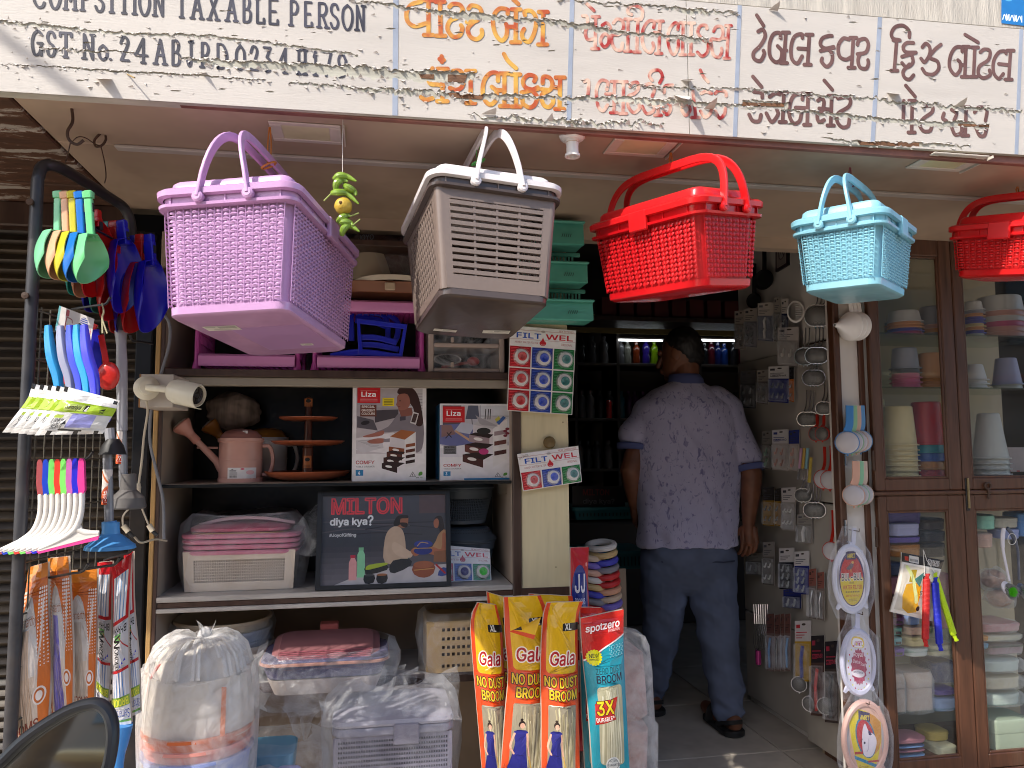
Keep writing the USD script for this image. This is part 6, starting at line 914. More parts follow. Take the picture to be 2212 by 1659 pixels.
# dish brushes in printed packs
brush_c = (('#1a8ac4', 'cyan'), ('#8a8ea8', 'silver grey'), ('#3044c8', 'royal blue'), ('#1c94c8', 'bright cyan'), ('#3a3ed0', 'violet blue'))
for i, (ut, vt) in enumerate(((104, 703), (130, 704), (151, 703), (166, 702), (182, 702))):
    Y = 1.90-.02*i; L = [(ut, vt), (ut+2, vt+30), (ut+8, vt+70), (ut+20, vt+110), (ut+24, vt+150), (ut+26, vt+200)]; p = smooth_path(np.array([P(*q_, Y) for q_ in L]), 5); k = np.linspace(0, 1, len(p)); t = thing('cleaning_brush', '%s handled brush, %s from the left of the five in printed packs' % (brush_c[i][1], ('first', 'second', 'third', 'fourth', 'fifth')[i]), 'brush', p[0], group='five packed brushes hanging on one hook')
    part(t, 'handle', sweep(p, rsec(.014, .022, .005), ref=(.8, -.6, 0), scale=.75+.45*np.sin(pi*np.clip(k*1.1, 0, 1))), pl(brush_c[i][0], .18, coat=.4)); part(t, 'brush_head', (ball((.03, .022, .02))[0]+p[-1], ball(1)[1]), pl(brush_c[i][0], .4))
    dx, dy = -(4-i)*17.5, -(4-i)*1.5; cr = lambda x, y: (.25*x+dx, 746.6+.25*y+dy); fn = edges([cr(560, 350), cr(520, 480), cr(400, 640), cr(300, 775)], [cr(1035, 475), cr(1000, 560), cr(940, 660), cr(890, 762)], Y-.035, Y-.02, .014, .006, i)
    a = Art(.2, .13, '#c8c6c2'); a.rect(0, .098, .2, .13, '#dedbd6'); a.rect(0, .068, .2, .1, '#98b420'); a.rect(.03, .074, .1, .094, '#b8c86a', .008); a.text('Samriya', .036, .079, .012, '#3a3a34', width=.052); a.rect(.1, .074, .114, .095, '#26241e'); a.line([(.104, .078), (.11, .09)], .003, '#d8d6ce'); a.text('IKE', .155, .074, .008, '#26301a', sx=.8); a.poly([(.15, .086), (.17, .092), (.168, .083)], '#26301a'); a.rect(.075, .022, .155, .066, '#8c8cc4' if i in (2, 4) else '#9aa6ac'); a.rect(.02, .05, .05, .06, '#a8bc50', .004); a.text('UPER', .022, .034, .014, '#3a3c3e', sx=.75); a.text('SCRUB', .03, .02, .01, '#3a3c3e', sx=.75); a.poly([(.058, .03), (.066, .044), (.074, .032)], '#2a2c2e'); a.rect(0, 0, .2, .014, '#d4d0ca'); a.line([(.06, .016), (.13, .012)], .006, '#2c2a26')
    for x, y in ((.0, .118), (.182, .113), (.03, .0), (.11, .0), (.17, .0)): a.rect(x, y, x+.014, y+.012, '#2a2826')
    put(t, 'pack', a, fn, printed('print_pouch', .25, .3, .35, 18.), .03)
lad = pl('#c02420', .3)
for i, (ut, vt, ub, vb, r, Y, nm) in enumerate(((218, 724, 234, 812, .026, 2.02, 'red ladle at the right of the packed brushes'), (206, 700, 150, 806, .024, 2.06, 'red ladle seen between the brush handles'))):
    a, b = P(ut, vt, Y), P(ub, vb, Y); t = thing('ladle', nm, 'ladle', a); part(t, 'handle', sweep([a, a*.5+b*.5+(.002, -.004, 0), b], rsec(.014, .005), ref=(0, 1, 0)), lad); v, f = ball((r, .012, r*1.35), 2); part(t, 'bowl', (v+b, f), pl('#c83028', .25))
a, b = P(205, 712, 2.04), P(212, 800, 2.04); single('spatula', 'dark blue spatula handle beside the red ladle', 'spatula', sweep([a, b], rsec(.02, .006), ref=(0, 1, 0)), pl('#1c1ca0', .3))
fn = quad(P(118, 716, 1.99), P(196, 738, 1.97), P(204, 689, 1.97), P(128, 660, 1.99)); t = thing('header_card', 'tilted white cardboard header with a red hand pump drawing and red lettering', 'card', P(160, 690, 1.98)); a = Art(.1, .05, '#c9c2bf'); a.rect(0, 0, .006, .05, '#5aa0a8'); a.line([(.024, .004), (.026, .036)], .003, '#9a3a44'); a.line([(.026, .034), (.04, .032), (.043, .026)], .0025, '#8a5a60', 3); a.rect(.022, .036, .031, .048, '#a03a44'); a.ell(.074, .036, .011, .009, '#3a4a8a'); [a.rect(.064, .03+.004*i, .085, .0312+.004*i, '#c9c2bf') for i in range(4)]; a.text('Bhoomi', .05, .014, .011, '#b82834', width=.046); put(t, 'print', a, fn, printed())
p0 = P(220, 655, 1.9); single('palm_tie', 'pale twisted strip knotted round a hook', 'tie', cat([tube(smooth_path(np.array([p0, p0+(.006, -.004, -.02), p0+(.002, 0, -.035), p0+(dx, 0, -.07)]), 5), .002, 5) for dx in (.004, .014)]), mat('palm_strip', '#b8b088', .6))
# squeegees
gcol = (('#9a4a4c', 'dusty red'), ('#1c3cb0', 'blue'), ('#6cc860', 'green'), ('#d2382c', 'red'), ('#74d060', 'bright green'), ('#b8609c', 'mauve'), ('#2428b8', 'deep blue'), ('#d83c88', 'pink'))
sqw = pl('#d2cdc6', .32)
for i, (col, nm) in enumerate(gcol):
    k = 7-i; du, dv, Y = -12.7*k, .4*k, 1.85+.010*k; S2 = lambda L: Polygon([(P(u+du, v+dv, Y)[0], P(u+du, v+dv, Y)[2]) for u, v in L])
    t = thing('squeegee', 'white hand squeegee with %s grip, %s from the left of eight' % (nm, ('first', 'second', 'third', 'fourth', 'fifth', 'sixth', 'seventh', 'eighth')[i]), 'squeegee', P(176+du, 992, Y), group='eight squeegees on one hook')
    grip = S2([(171, 996), (174, 990), (180, 990), (183, 998), (184, 1030), (185, 1058), (182, 1066), (172, 1066), (169, 1040)]).buffer(0); part(t, 'grip', prism(grip, Y-.006, Y+.006), pl(col, .3)); q_ = lambda L: np.array([P(u+du, v+dv, Y) for u, v in L])
    p = smooth_path(q_([(177, 1064), (177, 1090), (173, 1118), (160, 1145), (130, 1166), (84, 1187)]), 5); part(t, 'handle', sweep(p, circ(10, .0062, .0072), ref=(0, 1, 0), scale=np.interp(np.linspace(0, 1, len(p)), [0, .3, .55, 1], [1, .95, 1.1, .55])), sqw, 60); part(t, 'arm', sweep(q_([(164, 1142), (184, 1151), (214, 1151)]), circ(10, .0058, .0048), ref=(0, 1, 0), scale=[1.2, 1.1, .9]), sqw, 60); part(t, 'web', prism(S2([(160, 1146), (172, 1128), (178, 1142), (214, 1149), (214, 1157), (84, 1191), (84, 1185), (130, 1166)]).buffer(0), Y-.003, Y+.003), sqw)
    part(t, 'blade', prism(S2([(215, 1156), (80, 1190), (84, 1196), (212, 1166)]).buffer(0), Y-.0025, Y+.0025), pl(col, .45))
# mops, plungers
def mop(label, u0, v0, u1, v1, Y, lab, head=None):
    a, b = P(u0, v0, Y), P(u1, v1, Y); t = thing('pole_mop', label, 'mop', b); g = mat('grey_tube', '#85868c', .35, metal=.3, vary=.1); part(t, 'pole', tube([a, b], .0105, 14), g)
    ar = Art(.03, .085, '#d8cfc8'); ar.poly([(0, 0), (.03, 0), (.03, .05), (.012, .04), (0, .02)], '#c8582a', 2); ar.text('Gala', .021, .004, .012, '#f0e8e0', rot=90, width=.03); ar.text('Gala', .0235, .003, .0135, '#a81c24', rot=90, width=.034); ar.line([(.004, .08), (.018, .055), (.03, .05)], .004, '#c86a3a', 4)
    c_ = P(*lab[0], Y); h = abs(P(*lab[1], Y)[2]-c_[2]); d = (b-a)/np.linalg.norm(b-a); part_ = put(t, 'label', ar, lambda s, r: (c_[0]+(.0112)*np.sin((s-.5)*2.9)+d[0]*(1-r)*0, c_[1]-.0112*np.cos((s-.5)*2.9), c_[2]-h+h*r), printed(), .008); return t, a, b, g
t, a, b, g = mop('tall grey mop pole with a pale grip beside the camera block', 259, 676, 267, 1052, 2.12, ((263, 930), (265, 1002))); part(t, 'grip', tube([P(261, 715, 2.12), P(262, 745, 2.12), P(263, 790, 2.12), P(264, 930, 2.12)], .0135, 14, scale=[1.1, .9, 1, .95]), mat('pale_grip', '#9a9aa0', .35)); part(t, 'head', tf(lathe([(0, .06), (.018, .06), (.02, .02), (.04, .0), (.044, -.024), (.04, -.028), (0, -.024)], 28), Mx(P(276, 1075, 2.12))), mat('grey_rubber', '#5a5654', .5))
t, a, b, g = mop('grey plunger pole hanging in front with a blue rubber cup', 232, 975, 236, 1135, 1.99, ((233, 1014), (235, 1090))); c_ = P(238, 1185, 1.99); part(t, 'cup', tf(lathe([(0, .062), (.018, .062), (.02, .035), (.03, .028), (.048, .012), (.054, .008), (.056, 0), (.05, 0), (0, .006)], 36), Mx(c_)), pl('#4a8cc4', .35))
part(t, 'collar', tube([P(236, 1126, 1.99), P(237, 1150, 1.99)], .0165, 16), pl('#4a8cc4', .35)); t = thing('black_plunger_cup', 'black rubber dome on top of the plunger pole', 'plunger', P(243, 970, 2.0)); part(t, 'cup', tf(lathe([(0, .04), (.014, .037), (.024, .022), (.029, .005), (.031, 0), (.027, 0), (0, .008)], 32), Mx(P(243, 982, 2.0))), mat('black_rubber', '#1c1a1a', .5)); part(t, 'stem', tube([P(236, 925, 2.0), P(239, 958, 2.0)], .011, 10), mat('pale_grip', '#9a9aa0', .35))
# hanging broom packs
S3 = lambda L: [(.3*x, 1161.3+.3*y) for x, y in L]
def pack(label, L, R, Y, art, bulge, seed, group, fibres=None, mat_=None, name='broom_pack', catg='broom'):
    fn = edges(L, R, Y, None, bulge, .006, seed); c_ = np.array(fn(np.array([.5]), np.array([1.])))[:, 0]; t = thing(name, label, catg, c_, group=group); put(t, 'print', art, fn, mat_ or printed('print_pouch', .25, .3, .35, 18.), .04); part(t, 'back', backing(fn, .012, 8, 14), pl('#b8a89a', .4)); return t, fn
def orange_art(stalk, word, seed):
    a = Art(.14, .50, '#c8641c'); r_ = np.random.default_rng(seed); a.rect(0, .46, .14, .5, '#d8802c'); a.ell(.062, .22, .05, .2, '#c4bab2'); a.rect(.015, .0, .11, .2, '#c8b4a2')
    for i in range(16):
        for j in range(26):
            if (i < 3 or i > 11) and j > 4: a.ell(.004+i*.0088, .17+j*.0105, .0026*(.4+j/30), .0032*(.4+j/30), '#e0d4cc')
    for i in range(14): x = .028+i*.0052; a.poly([(x, 0), (x+.004, 0), (.045+i*.0026, .33), (.043+i*.0026, .33)], stalk if i % 2 else tuple(z*.75 for z in C(stalk)))
    a.text(word, .03, .34, .026, '#8a4a22', width=.085, bold=False); a.ell(.115, .14, .018, .026, '#e0d2c8'); a.ell(.115, .14, .014, .021, '#b8602a'); a.ell(.115, .14, .009, .014, '#e0d2c8'); a.line([(.1, .17), (.12, .3), (.125, .4)], .005, '#d8c4b4', 4); a.text('ROOMS', .012, .05, .028, '#7a2c1c', width=.1) if stalk != '#5a52b8' else None; a.rect(0, .0, .14, .012, '#d8cfc8'); a.rect(0, .015, .14, .022, '#b84a1c'); return a
go = 'orange broom packs hanging at the bottom left'
pack('orange broom pack with purple bristles, middle of the three', S3([(345, 150), (350, 300), (375, 700), (372, 1010), (370, 1300)]), S3([(492, 135), (500, 300), (525, 800), (520, 1250), (530, 1330)]), 2.00, orange_art('#5a52b8', 'Samarthya', 1), .03, 1, go)
pack('orange broom pack with a quality seal, right and furthest back of the three', S3([(470, 240), (480, 500), (505, 800), (520, 1300)]), S3([(700, 225), (695, 600), (690, 900), (670, 1300)]), 2.04, orange_art('#b8a898', 'Samarthya', 2), .025, 2, go)
pack('orange broom pack with pale peach stalks, leftmost of the three', S3([(205, 215), (180, 400), (90, 850), (60, 1100), (50, 1620)]), S3([(345, 175), (345, 450), (365, 900), (350, 1250), (330, 1450)]), 1.97, orange_art('#c8a88c', 'Samarthya', 3), .035, 3, go)
def wonder_art(seed):
    a = Art(.1, .42, '#c9c4c4'); a.rect(0, .385, .1, .42, '#b81820'); a.rect(0, .27, .012, .42, '#b81820'); a.rect(.09, .27, .1, .42, '#b81820')
    for i in range(9): a.rect(.014+i*.0085, .27, .018+i*.0085, .385, '#3a7ab0' if i % 2 else '#e0e0e4'); a.rect(.014+i*.0085, .07, .018+i*.0085, .145, '#2a72b4' if i % 2 else '#e4e4e8')
    a.rect(0, .262, .1, .272, '#b81820'); a.text('BHARATA', .094, .252, .018, '#1c1a1c', rot=180, width=.09); a.rect(.03, .215, .07, .236, '#5a8a4a'); a.text('W', .024, .232, .04, '#141414', rot=-90, width=.034); a.text('ONDER', .032, .2, .026, '#141414', rot=-90, width=.054); a.line([(.06, .225), (.1, .19)], .003, '#b81820'); a.rect(0, .138, .1, .146, '#b81820'); [a.poly([(.06+.01*i, .15+.006*i), (.066+.01*i, .158+.006*i), (.07+.01*i, .15+.006*i)], '#3a3ab0') for i in range(3)]; a.rect(0, .05, .1, .075, '#88a83a'); a.text('BROOM', .094, .07, .018, '#e0d83a', rot=180, width=.085); a.rect(0, .0, .1, .05, '#d8d4d2'); a.text('Samarthya', .096, .04, .022, '#3a4a9a', rot=180, width=.09, bold=False); a.rect(0, .008, .1, .014, '#6a9a4a'); return a
gw = 'red topped broom packs hanging by the shutter post'
pack('red topped broom pack, left of three, half in shade', S3([(700, 180), (700, 500), (700, 800), (690, 1200)]), S3([(810, 170), (800, 500), (795, 900), (770, 1290)]), 2.10, wonder_art(1), .02, 4, gw)
pack('red topped broom pack at the right end of the three', S3([(890, 120), (915, 500), (930, 800), (940, 1290)]), S3([(958, 100), (965, 500), (1000, 900), (1012, 1260)]), 2.09, wonder_art(3), .02, 6, gw)
t, fn = pack('red topped broom pack with blue handle, front one of three', S3([(805, 215), (815, 500), (810, 900), (800, 1360)]), S3([(950, 110), (925, 550), (925, 950), (945, 1340)]), 2.05, wonder_art(2), .025, 5, gw); part(t, 'handle', tube(smooth_path(np.array([P(262, 1565, 2.05), P(258, 1600, 2.05), P(252, 1640, 2.05), P(252, 1720, 2.05)]), 5), .014, 12, scale=np.linspace(1.9, .9, 16)), pl('#3a80c0', .3)); part(t, 'red_sleeve', tube([P(240, 1560, 2.08), P(240, 1720, 2.08)], .012, 10), pl('#b82820', .35))
# motorcycle mirror
Ym = .88; L = [(-10, 1662), (15, 1634), (50, 1600), (90, 1571), (135, 1545), (168, 1533), (198, 1530), (222, 1543), (236, 1570), (240, 1608), (234, 1659), (215, 1705), (175, 1738), (110, 1752), (40, 1740), (-5, 1705)]; q_ = np.array([P(u, v, Ym+.0004*(240-u)*.4) for u, v in smooth_path(L, 4, True)]); q_[:, 1] += .30*(q_[:, 2]-q_[:, 2].mean()); t = thing('motorcycle_mirror', 'black rimmed motorcycle mirror poking in at the bottom left corner', 'mirror', q_.mean(0))
part(t, 'rim', sweep(q_, circ(10, .0062, .009), True, ref=(0, 1, 0)), mat('mirror_housing', '#17191e', .4)); c_ = q_.mean(0); n_ = len(q_); V = np.vstack([q_+(0, .002, 0), c_[None]+(0, .0015, 0)]); k = np.arange(n_); part(t, 'glass', (V, np.stack([np.full(n_, n_), k, (k+1) % n_], -1)), mat('mirror_glass', '#c8cccc', .04, metal=1., vary=.02, vs=2)); V2 = np.vstack([q_+(0, .006, 0), c_[None]+(0, .035, 0)]); part(t, 'shell', (V2, np.stack([np.full(n_, n_), (k+1) % n_, k], -1)), mat('mirror_housing', '#17191e', .4)); part(t, 'stalk', tube(smooth_path(np.array([c_+(0, .03, -.03), c_+(-.02, .05, -.12), c_+(-.1, .06, -.3)]), 6), .006, 10), black_pl)
# security camera on its block, cable and junction
a, b = P(305, 880, 2.36), P(375, 888, 2.42); Yb = 2.36; t = thing('security_camera', 'white bullet security camera on a plywood block at the shelf edge', 'camera', P(340, 840, Yb)); zt, zb_ = P(330, 808, Yb)[2], P(330, 880, Yb)[2]; xA, xB = P(303, 840, Yb)[0], P(375, 840, Yb)[0]
blk = part(t, 'block', box(xA, xB, Yb, Yb+.19, zb_, zt, .002), mat('block_paint', '#b9b0a6', .6, dirt=.3)); wv = [mat('ply_light', '#a8784a', .7), mat('ply_dark', '#6a4228', .7)]
for k in range(9): part(blk, 'ply', plain(xA-.003, xA-.0004, Yb+.021*k, Yb+.021*k+.0205, zb_, zt), wv[k % 2])
cw2 = pl('#d6d0bc', .35); m0 = P(316, 839, Yb-.002); ax = P(434, 857, Yb-.10)-P(382, 846, Yb-.055); ax /= np.linalg.norm(ax); part(t, 'mount', tf(lathe([(0, 0), (.033, 0), (.035, .012), (.026, .02), (.02, .022), (.02, .034), (.014, .036), (0, .036)], 28), np.block([[frame((.35, -1, 0))[:3, :3], m0[:, None]], [np.zeros((1, 3)), np.ones((1, 1))]])), cw2); b1 = P(385, 846, Yb-.06); part(t, 'arm', tube([m0+(.01, -.03, 0), P(350, 840, Yb-.045), b1], .010, 12), cw2); M = np.block([[frame(ax)[:3, :3], b1[:, None]], [np.zeros((1, 3)), np.ones((1, 1))]])
part(t, 'body', tf(lathe([(0, -.022), (.026, -.022), (.031, -.016), (.031, .026), (.0305, .0265), (.0305, .0285), (.032, .029), (.032, .072), (.028, .074), (.026, .066), (0, .066)], 36), M), cw2); part(t, 'seam', tf(lathe([(.0316, .026), (.0317, .0275), (.0316, .029)], 36), M), mat('seam_grey', '#5a6a80', .5)); part(t, 'lens', tf(lathe([(0, .0675), (.012, .0685), (.025, .0675)], 28), M), mat('lens_black', '#0c0c10', .06, coat=1.)); part(t, 'visor', tf(thick(grid(lambda s, r: (.0345*np.cos(pi*(s*.95+.5)), .0345*np.sin(pi*(s*.95+.5)), .0+.088*r), 20, 4), 20, 4, .0015), M), cw2)
part(t, 'maker_mark', tf(cat([sweep([(.0322*cos(a1), .0322*sin(a1), z1_), (.0322*cos(a2), .0322*sin(a2), z2_)], circ(4, .0006)) for a1, z1_, a2, z2_ in ((-1.2, .034, -1.3, .042), (-1.3, .042, -1.18, .048), (-1.25, .05, -1.25, .058))]), M), black_pl)
K5 = lambda L, Y: [(.25*x, 746.6+.25*y, Y) for x, y in L]; cc = mat('cable_cream', '#b9ad98', .5, vary=.1); cgr = mat('cable_grey', '#77777c', .45)
wire_('camera_cable', 'cream camera cable hanging from the block and splitting in two', 'cable', K5([(1268, 480), (1275, 580), (1245, 780), (1225, 1000), (1200, 1190)], 2.35), .0033, cc); p = [P(*q_) for q_ in K5([(1198, 1190), (1195, 1300)], 2.35)]; single('cable_joint', 'ribbed cream joint where the camera cable splits', 'connector', tube([p[0], p[0]*.7+p[1]*.3, p[0]*.3+p[1]*.7, p[1]], .0062, 10, scale=[.8, 1.1, 1, .8]), cc)
wire_('camera_cable', 'left branch of the split camera cable', 'cable', K5([(1192, 1305), (1130, 1390), (1065, 1470), (1062, 1555)], 2.35), .0026, cc); wire_('camera_cable', 'right branch of the split camera cable', 'cable', K5([(1200, 1305), (1225, 1400), (1260, 1490), (1285, 1550)], 2.35), .0026, cc)
for L, nm in (([(1065, 1555), (1110, 1610), (1150, 1650)], 'cream plug at the end of the left cable branch'), ([(1285, 1548), (1320, 1605), (1360, 1640)], 'cream plug with a black sleeve at the end of the right branch')): q_ = np.array([P(*e) for e in K5(L, 2.35)]); t = thing('cable_plug', nm, 'plug', q_[0], group='plugs on the camera cable'); part(t, 'body', tube(q_[:2], .0075, 10), cc); part(t, 'sleeve', tube(q_[1:], .0055, 10), black_pl)
wire_('camera_cable', 'cream cable bundle running right into the shelf', 'cable', [(290, 1160, 2.36), (305, 1172, 2.37), (335, 1165, 2.4), (360, 1168, 2.46)], .003, cc); wire_('grey_cable', 'grey cable running down the left edge of the shelves', 'cable', [(330, 560, 2.5), (318, 640, 2.5), (362, 690, 2.5), (366, 740, 2.5), (350, 800, 2.5), (328, 880, 2.5), (324, 950, 2.5), (336, 1010, 2.5), (352, 1080, 2.5), (354, 1165, 2.5)], .0045, cgr)

# ================================================================ BROOMS IN FRONT OF THE PILLAR
S4 = lambda L: [(884.8+.3333*x, 1106+.3333*y) for x, y in L]
def gala_art(seed):
    r_ = np.random.default_rng(seed); a = Art(.115, .50, '#d2481a'); a.rect(.012, .30, .103, .51, '#d8a812', .012); a.rect(0, .30, .011, .5, '#c8401a'); a.rect(.104, .30, .115, .5, '#c8401a'); a.rect(.06, .418, .115, .44, '#1c1816', .004); a.text('XL', .068, .421, .018, '#e0dcd0', width=.022)
    a.text('Gala', .02, .325, .036, '#f0e4d8', width=.078, outline='#f0e4d8', ow=.003, shear=.12); a.text('Gala', .02, .325, .036, '#a81820', width=.078, shear=.12); a.text('NO DUST', .008, .262, .027, '#e0b820', width=.1, outline='#241a10', ow=.0022); a.text('BROOM', .02, .225, .027, '#e0b820', width=.085, outline='#241a10', ow=.0022); a.rect(.016, -.02, .1, .208, '#8f8672', .006)
    for i in range(30): x = r_.uniform(.035, .098); a.line([(x*.6+.03, 0), (x, r_.uniform(.15, .205))], r_.uniform(.001, .003), r_.choice(['#c9be9a', '#b5a982', '#d6cca8', '#9c9070']))
    a.ell(.04, .150, .0085, .0105, '#2a1c18'); a.ell(.041, .146, .006, .008, '#d8a890'); a.ell(.039, .163, .004, .004, '#2a1c18'); a.poly([(.022, .128), (.04, .134), (.056, .128), (.052, .095), (.062, .02), (.064, 0), (.014, 0), (.02, .05), (.027, .095)], '#26287c', 2); a.line([(.024, .122), (.016, .085), (.026, .062)], .005, '#d8a890', 3); a.line([(.054, .122), (.058, .08), (.064, .045)], .005, '#d8a890', 3); a.line([(.062, .055), (.074, 0)], .003, '#c8a04a'); return a
gg = 'yellow and orange no dust brooms'
pb = printed('print_pouch', .25, .3, .35, 18.)
for nm, L, R, Y, b in (('yellow and orange broom pack furthest back, only its top and left edge showing', [(775, 532), (790, 700), (800, 1659)], [(1055, 545), (1068, 700), (1075, 1659)], 2.42, .02), ('yellow and orange broom pack second from the left, behind its neighbours', [(500, 518), (515, 700), (540, 950), (560, 1250), (575, 1700)], [(640, 560), (690, 800), (700, 1200), (700, 1700)], 2.40, .025), ('yellow and orange broom pack at the left end with a folded top', [(440, 588), (398, 690), (405, 900), (430, 1200), (472, 1700)], [(562, 602), (600, 760), (612, 1000), (640, 1400), (650, 1700)], 2.36, .035), ('yellow and orange broom pack in the middle with a torn flap', [(612, 552), (620, 800), (640, 1050), (620, 1300), (590, 1700)], [(850, 540), (900, 700), (905, 1100), (905, 1700)], 2.32, .04), ('yellow and orange broom pack foremost at the right', [(892, 588), (866, 690), (850, 1000), (855, 1300), (855, 1700)], [(1125, 580), (1092, 700), (1092, 1000), (1105, 1700)], 2.27, .04)):
    t, fn = pack(nm, S4(L), S4(R), Y, gala_art(int(Y*100)), b, int(Y*100), gg, None, pb)
c_ = [P(*q_, 2.26) for q_ in S4([(645, 775), (800, 820), (840, 670), (760, 700)])]; a = Art(.06, .04, '#d8a812'); a.rect(0, 0, .06, .008, '#c8401a'); a.poly([(0, .008), (.02, .012), (.0, .024)], '#1c1816'); put(t, 'torn_flap', a, quad(*[x+(0, -.012*k, 0) for k, x in enumerate(c_)]), pb)
def spot_art():
    r_ = np.random.default_rng(5); a = Art(.115, .46, '#1a8a9c'); a.poly([(0, .46), (.115, .46), (.115, .395), (.06, .37), (0, .335)], '#b8201c', 3); a.line([(0, .336), (.05, .365), (.115, .393)], .004, '#e8e4e2', 4); a.rect(0, .445, .115, .46, '#c8281e')
    a.text('spotzero', .01, .418, .019, '#eee6e2', width=.092, shear=.1); a.text('BY MILTON', .07, .408, .007, '#eed8d4', width=.032, bold=False); a.ell(.026, .345, .018, .02, '#d6d018'); [a.ell(.026+.018*cos(q_), .345+.02*sin(q_), .003, .003, '#d6d018') for q_ in np.linspace(0, 6.28, 18)]; a.text('NEW', .0135, .345, .011, '#1c2c1c', width=.025); a.text('IMPROVED', .0135, .337, .005, '#1c2c1c', width=.025); [a.ell(.07+.005*(i % 9), .34+.0055*(i//9)+.002*(i % 2), .0011, .0011, '#a8d0d4') for i in range(54)]
    a.text('ZERO DUST', .026, .297, .017, '#14343c', width=.074, bold=False); a.text('BROOM', .026, .272, .021, '#101c34', width=.074); a.rect(.024, .03, .098, .262, '#a9a488', .012); g = sbox(.027, .033, .095, .259)
    for i in range(46): x = r_.uniform(.03, .092); a.add(LineString([(x, .035), (.061+(x-.061)*.8, r_.uniform(.22, .257))]).buffer(r_.uniform(.0004, .0013)).intersection(g), r_.choice(['#d0cbb0', '#e0dcc4', '#b5b094', '#989274']))
    a.poly([(.014, .15), (.074, .165), (.068, .185), (.082, .23), (.03, .222), (.016, .212)], '#b8241c'); a.text('3X', .02, .18, .038, '#e2c81c', width=.048, outline='#5a0e10', ow=.0022, shear=.1, rot=6); a.text('DURABLE*', .018, .158, .012, '#f0e6e0', width=.052, rot=9); a.ell(.062, .03, .022, .026, '#d8d8d4'); a.ell(.062, .03, .018, .021, '#6a7478'); a.ell(.062, .03, .016, .019, '#d8d8d4'); a.text('GUARANTEE', .044, .026, .008, '#3a4448', width=.04); a.text('SPOTZERO', .05, .04, .005, '#3a4448', width=.025); return a
pack('red and teal zero dust broom pack behind, mostly hidden', S4([(1105, 618), (1108, 900), (1115, 1250), (1140, 1700)]), S4([(1245, 622), (1255, 800), (1260, 1200), (1270, 1700)]), 2.36, spot_art(), .025, 71, 'red and teal zero dust brooms', None, pb)
pack('red and teal zero dust broom pack in front beside the doorway', S4([(1108, 690), (1120, 900), (1160, 1300), (1188, 1700)]), S4([(1388, 632), (1388, 900), (1412, 1400), (1428, 1700)]), 2.26, spot_art(), .035, 72, 'red and teal zero dust brooms', None, pb)
S5 = lambda L: [(912.4+.2*x, 1023+.2*y) for x, y in L]
a = Art(.06, .3, '#a81c28'); a.ell(.03, .235, .027, .04, '#1c2a74'); a.text('JJ', .012, .235, .026, '#d8d4dc', width=.036); a.text('BROOMS', .012, .218, .008, '#b0b4d0', width=.034); a.text('INDIA', .02, .206, .008, '#b0b4d0', width=.02); a.rect(0, .165, .06, .188, '#c0b090'); [a.ell(.008+.012*i, .176, .005, .006, '#8a7a5a') for i in range(5)]; a.text('TM', .0, .09, .045, '#c9c2c2', width=.08); a.ell(.053, .275, .003, .003, '#d88a8a'); a.ell(.053, .15, .003, .003, '#d88a8a')
pack('narrow red broom pack with a round dark blue badge standing by the pillar edge', S5([(1600, 800), (1600, 1200), (1605, 1600), (1605, 3000)]), S5([(1800, 795), (1790, 1000), (1790, 1300), (1815, 1650), (1840, 3000)]), 2.46, a, .02, 81, '', None, pb, 'broom_pack', 'broom')
# white bag of goods behind, stacked soft rings
p = P(1350, 1480, 2.62); t = thing('goods_bag', 'tall white plastic bag of pinkish goods standing behind the teal broom', 'bag', (p[0]-.02, 2.62, 0)); v, f = loft([np.c_[rring(.24*k, .2*k, .07*k, 8), np.full(32, z)]+(p[0]-.02, 2.64, 0) for z, k in ((0, .95), (.1, 1.02), (.25, 1.0), (.27, .95), (.29, 1.0), (.45, .97), (.52, .9), (.56, .75), (.575, .45))], True, True); part(t, 'bag', (crumple(v, .02, 12, 61), f), milky, 60); part(t, 'contents', tf(rbox(.19, .15, [(.01, .01), (.25, 0), (.28, .02), (.30, 0), (.5, .01), (.53, .05)], .05), Mx((p[0]-.02, 2.64, 0))), mat('pink_contents', '#c0a098', .6, vary=.35, vs=14))
ring_c = ['#b8a088', '#6a5aa8', '#c89a84', '#c0b8b0', '#b89a68', '#3a3aa0', '#7a7478', '#b82424', '#b02020', '#c89070']
for i, col in enumerate(ring_c):
    for k in range(2):
        u, v_ = (1268+2*i*(k == 0), 1195+15.5*i+4) if k == 0 else (1298+1.5*i, 1178+15.5*i); c_ = P(u, v_, 2.86); cc_ = ring_c[(i+3*k) % 10]; nmc = ('tan', 'violet', 'peach', 'white', 'straw', 'blue', 'grey', 'red', 'dark red', 'salmon')[(i+3*k) % 10]
        single('soft_ring', '%s padded ring, %s from the top of the %s pile by the doorway' % (nmc, ('first', 'second', 'third', 'fourth', 'fifth', 'sixth', 'seventh', 'eighth', 'ninth', 'lowest')[i], ('left', 'right')[k]), 'ring', tf(tube(np.array([(.05*cos(q_), .05*sin(q_), 0) for q_ in np.linspace(0, 2*pi, 26, endpoint=False)]), .0118, 8, True), Mx(c_, rx=8, ry=10 if k == 0 else -6)), pl(cc_, .5), loc=c_, group='piled padded rings')

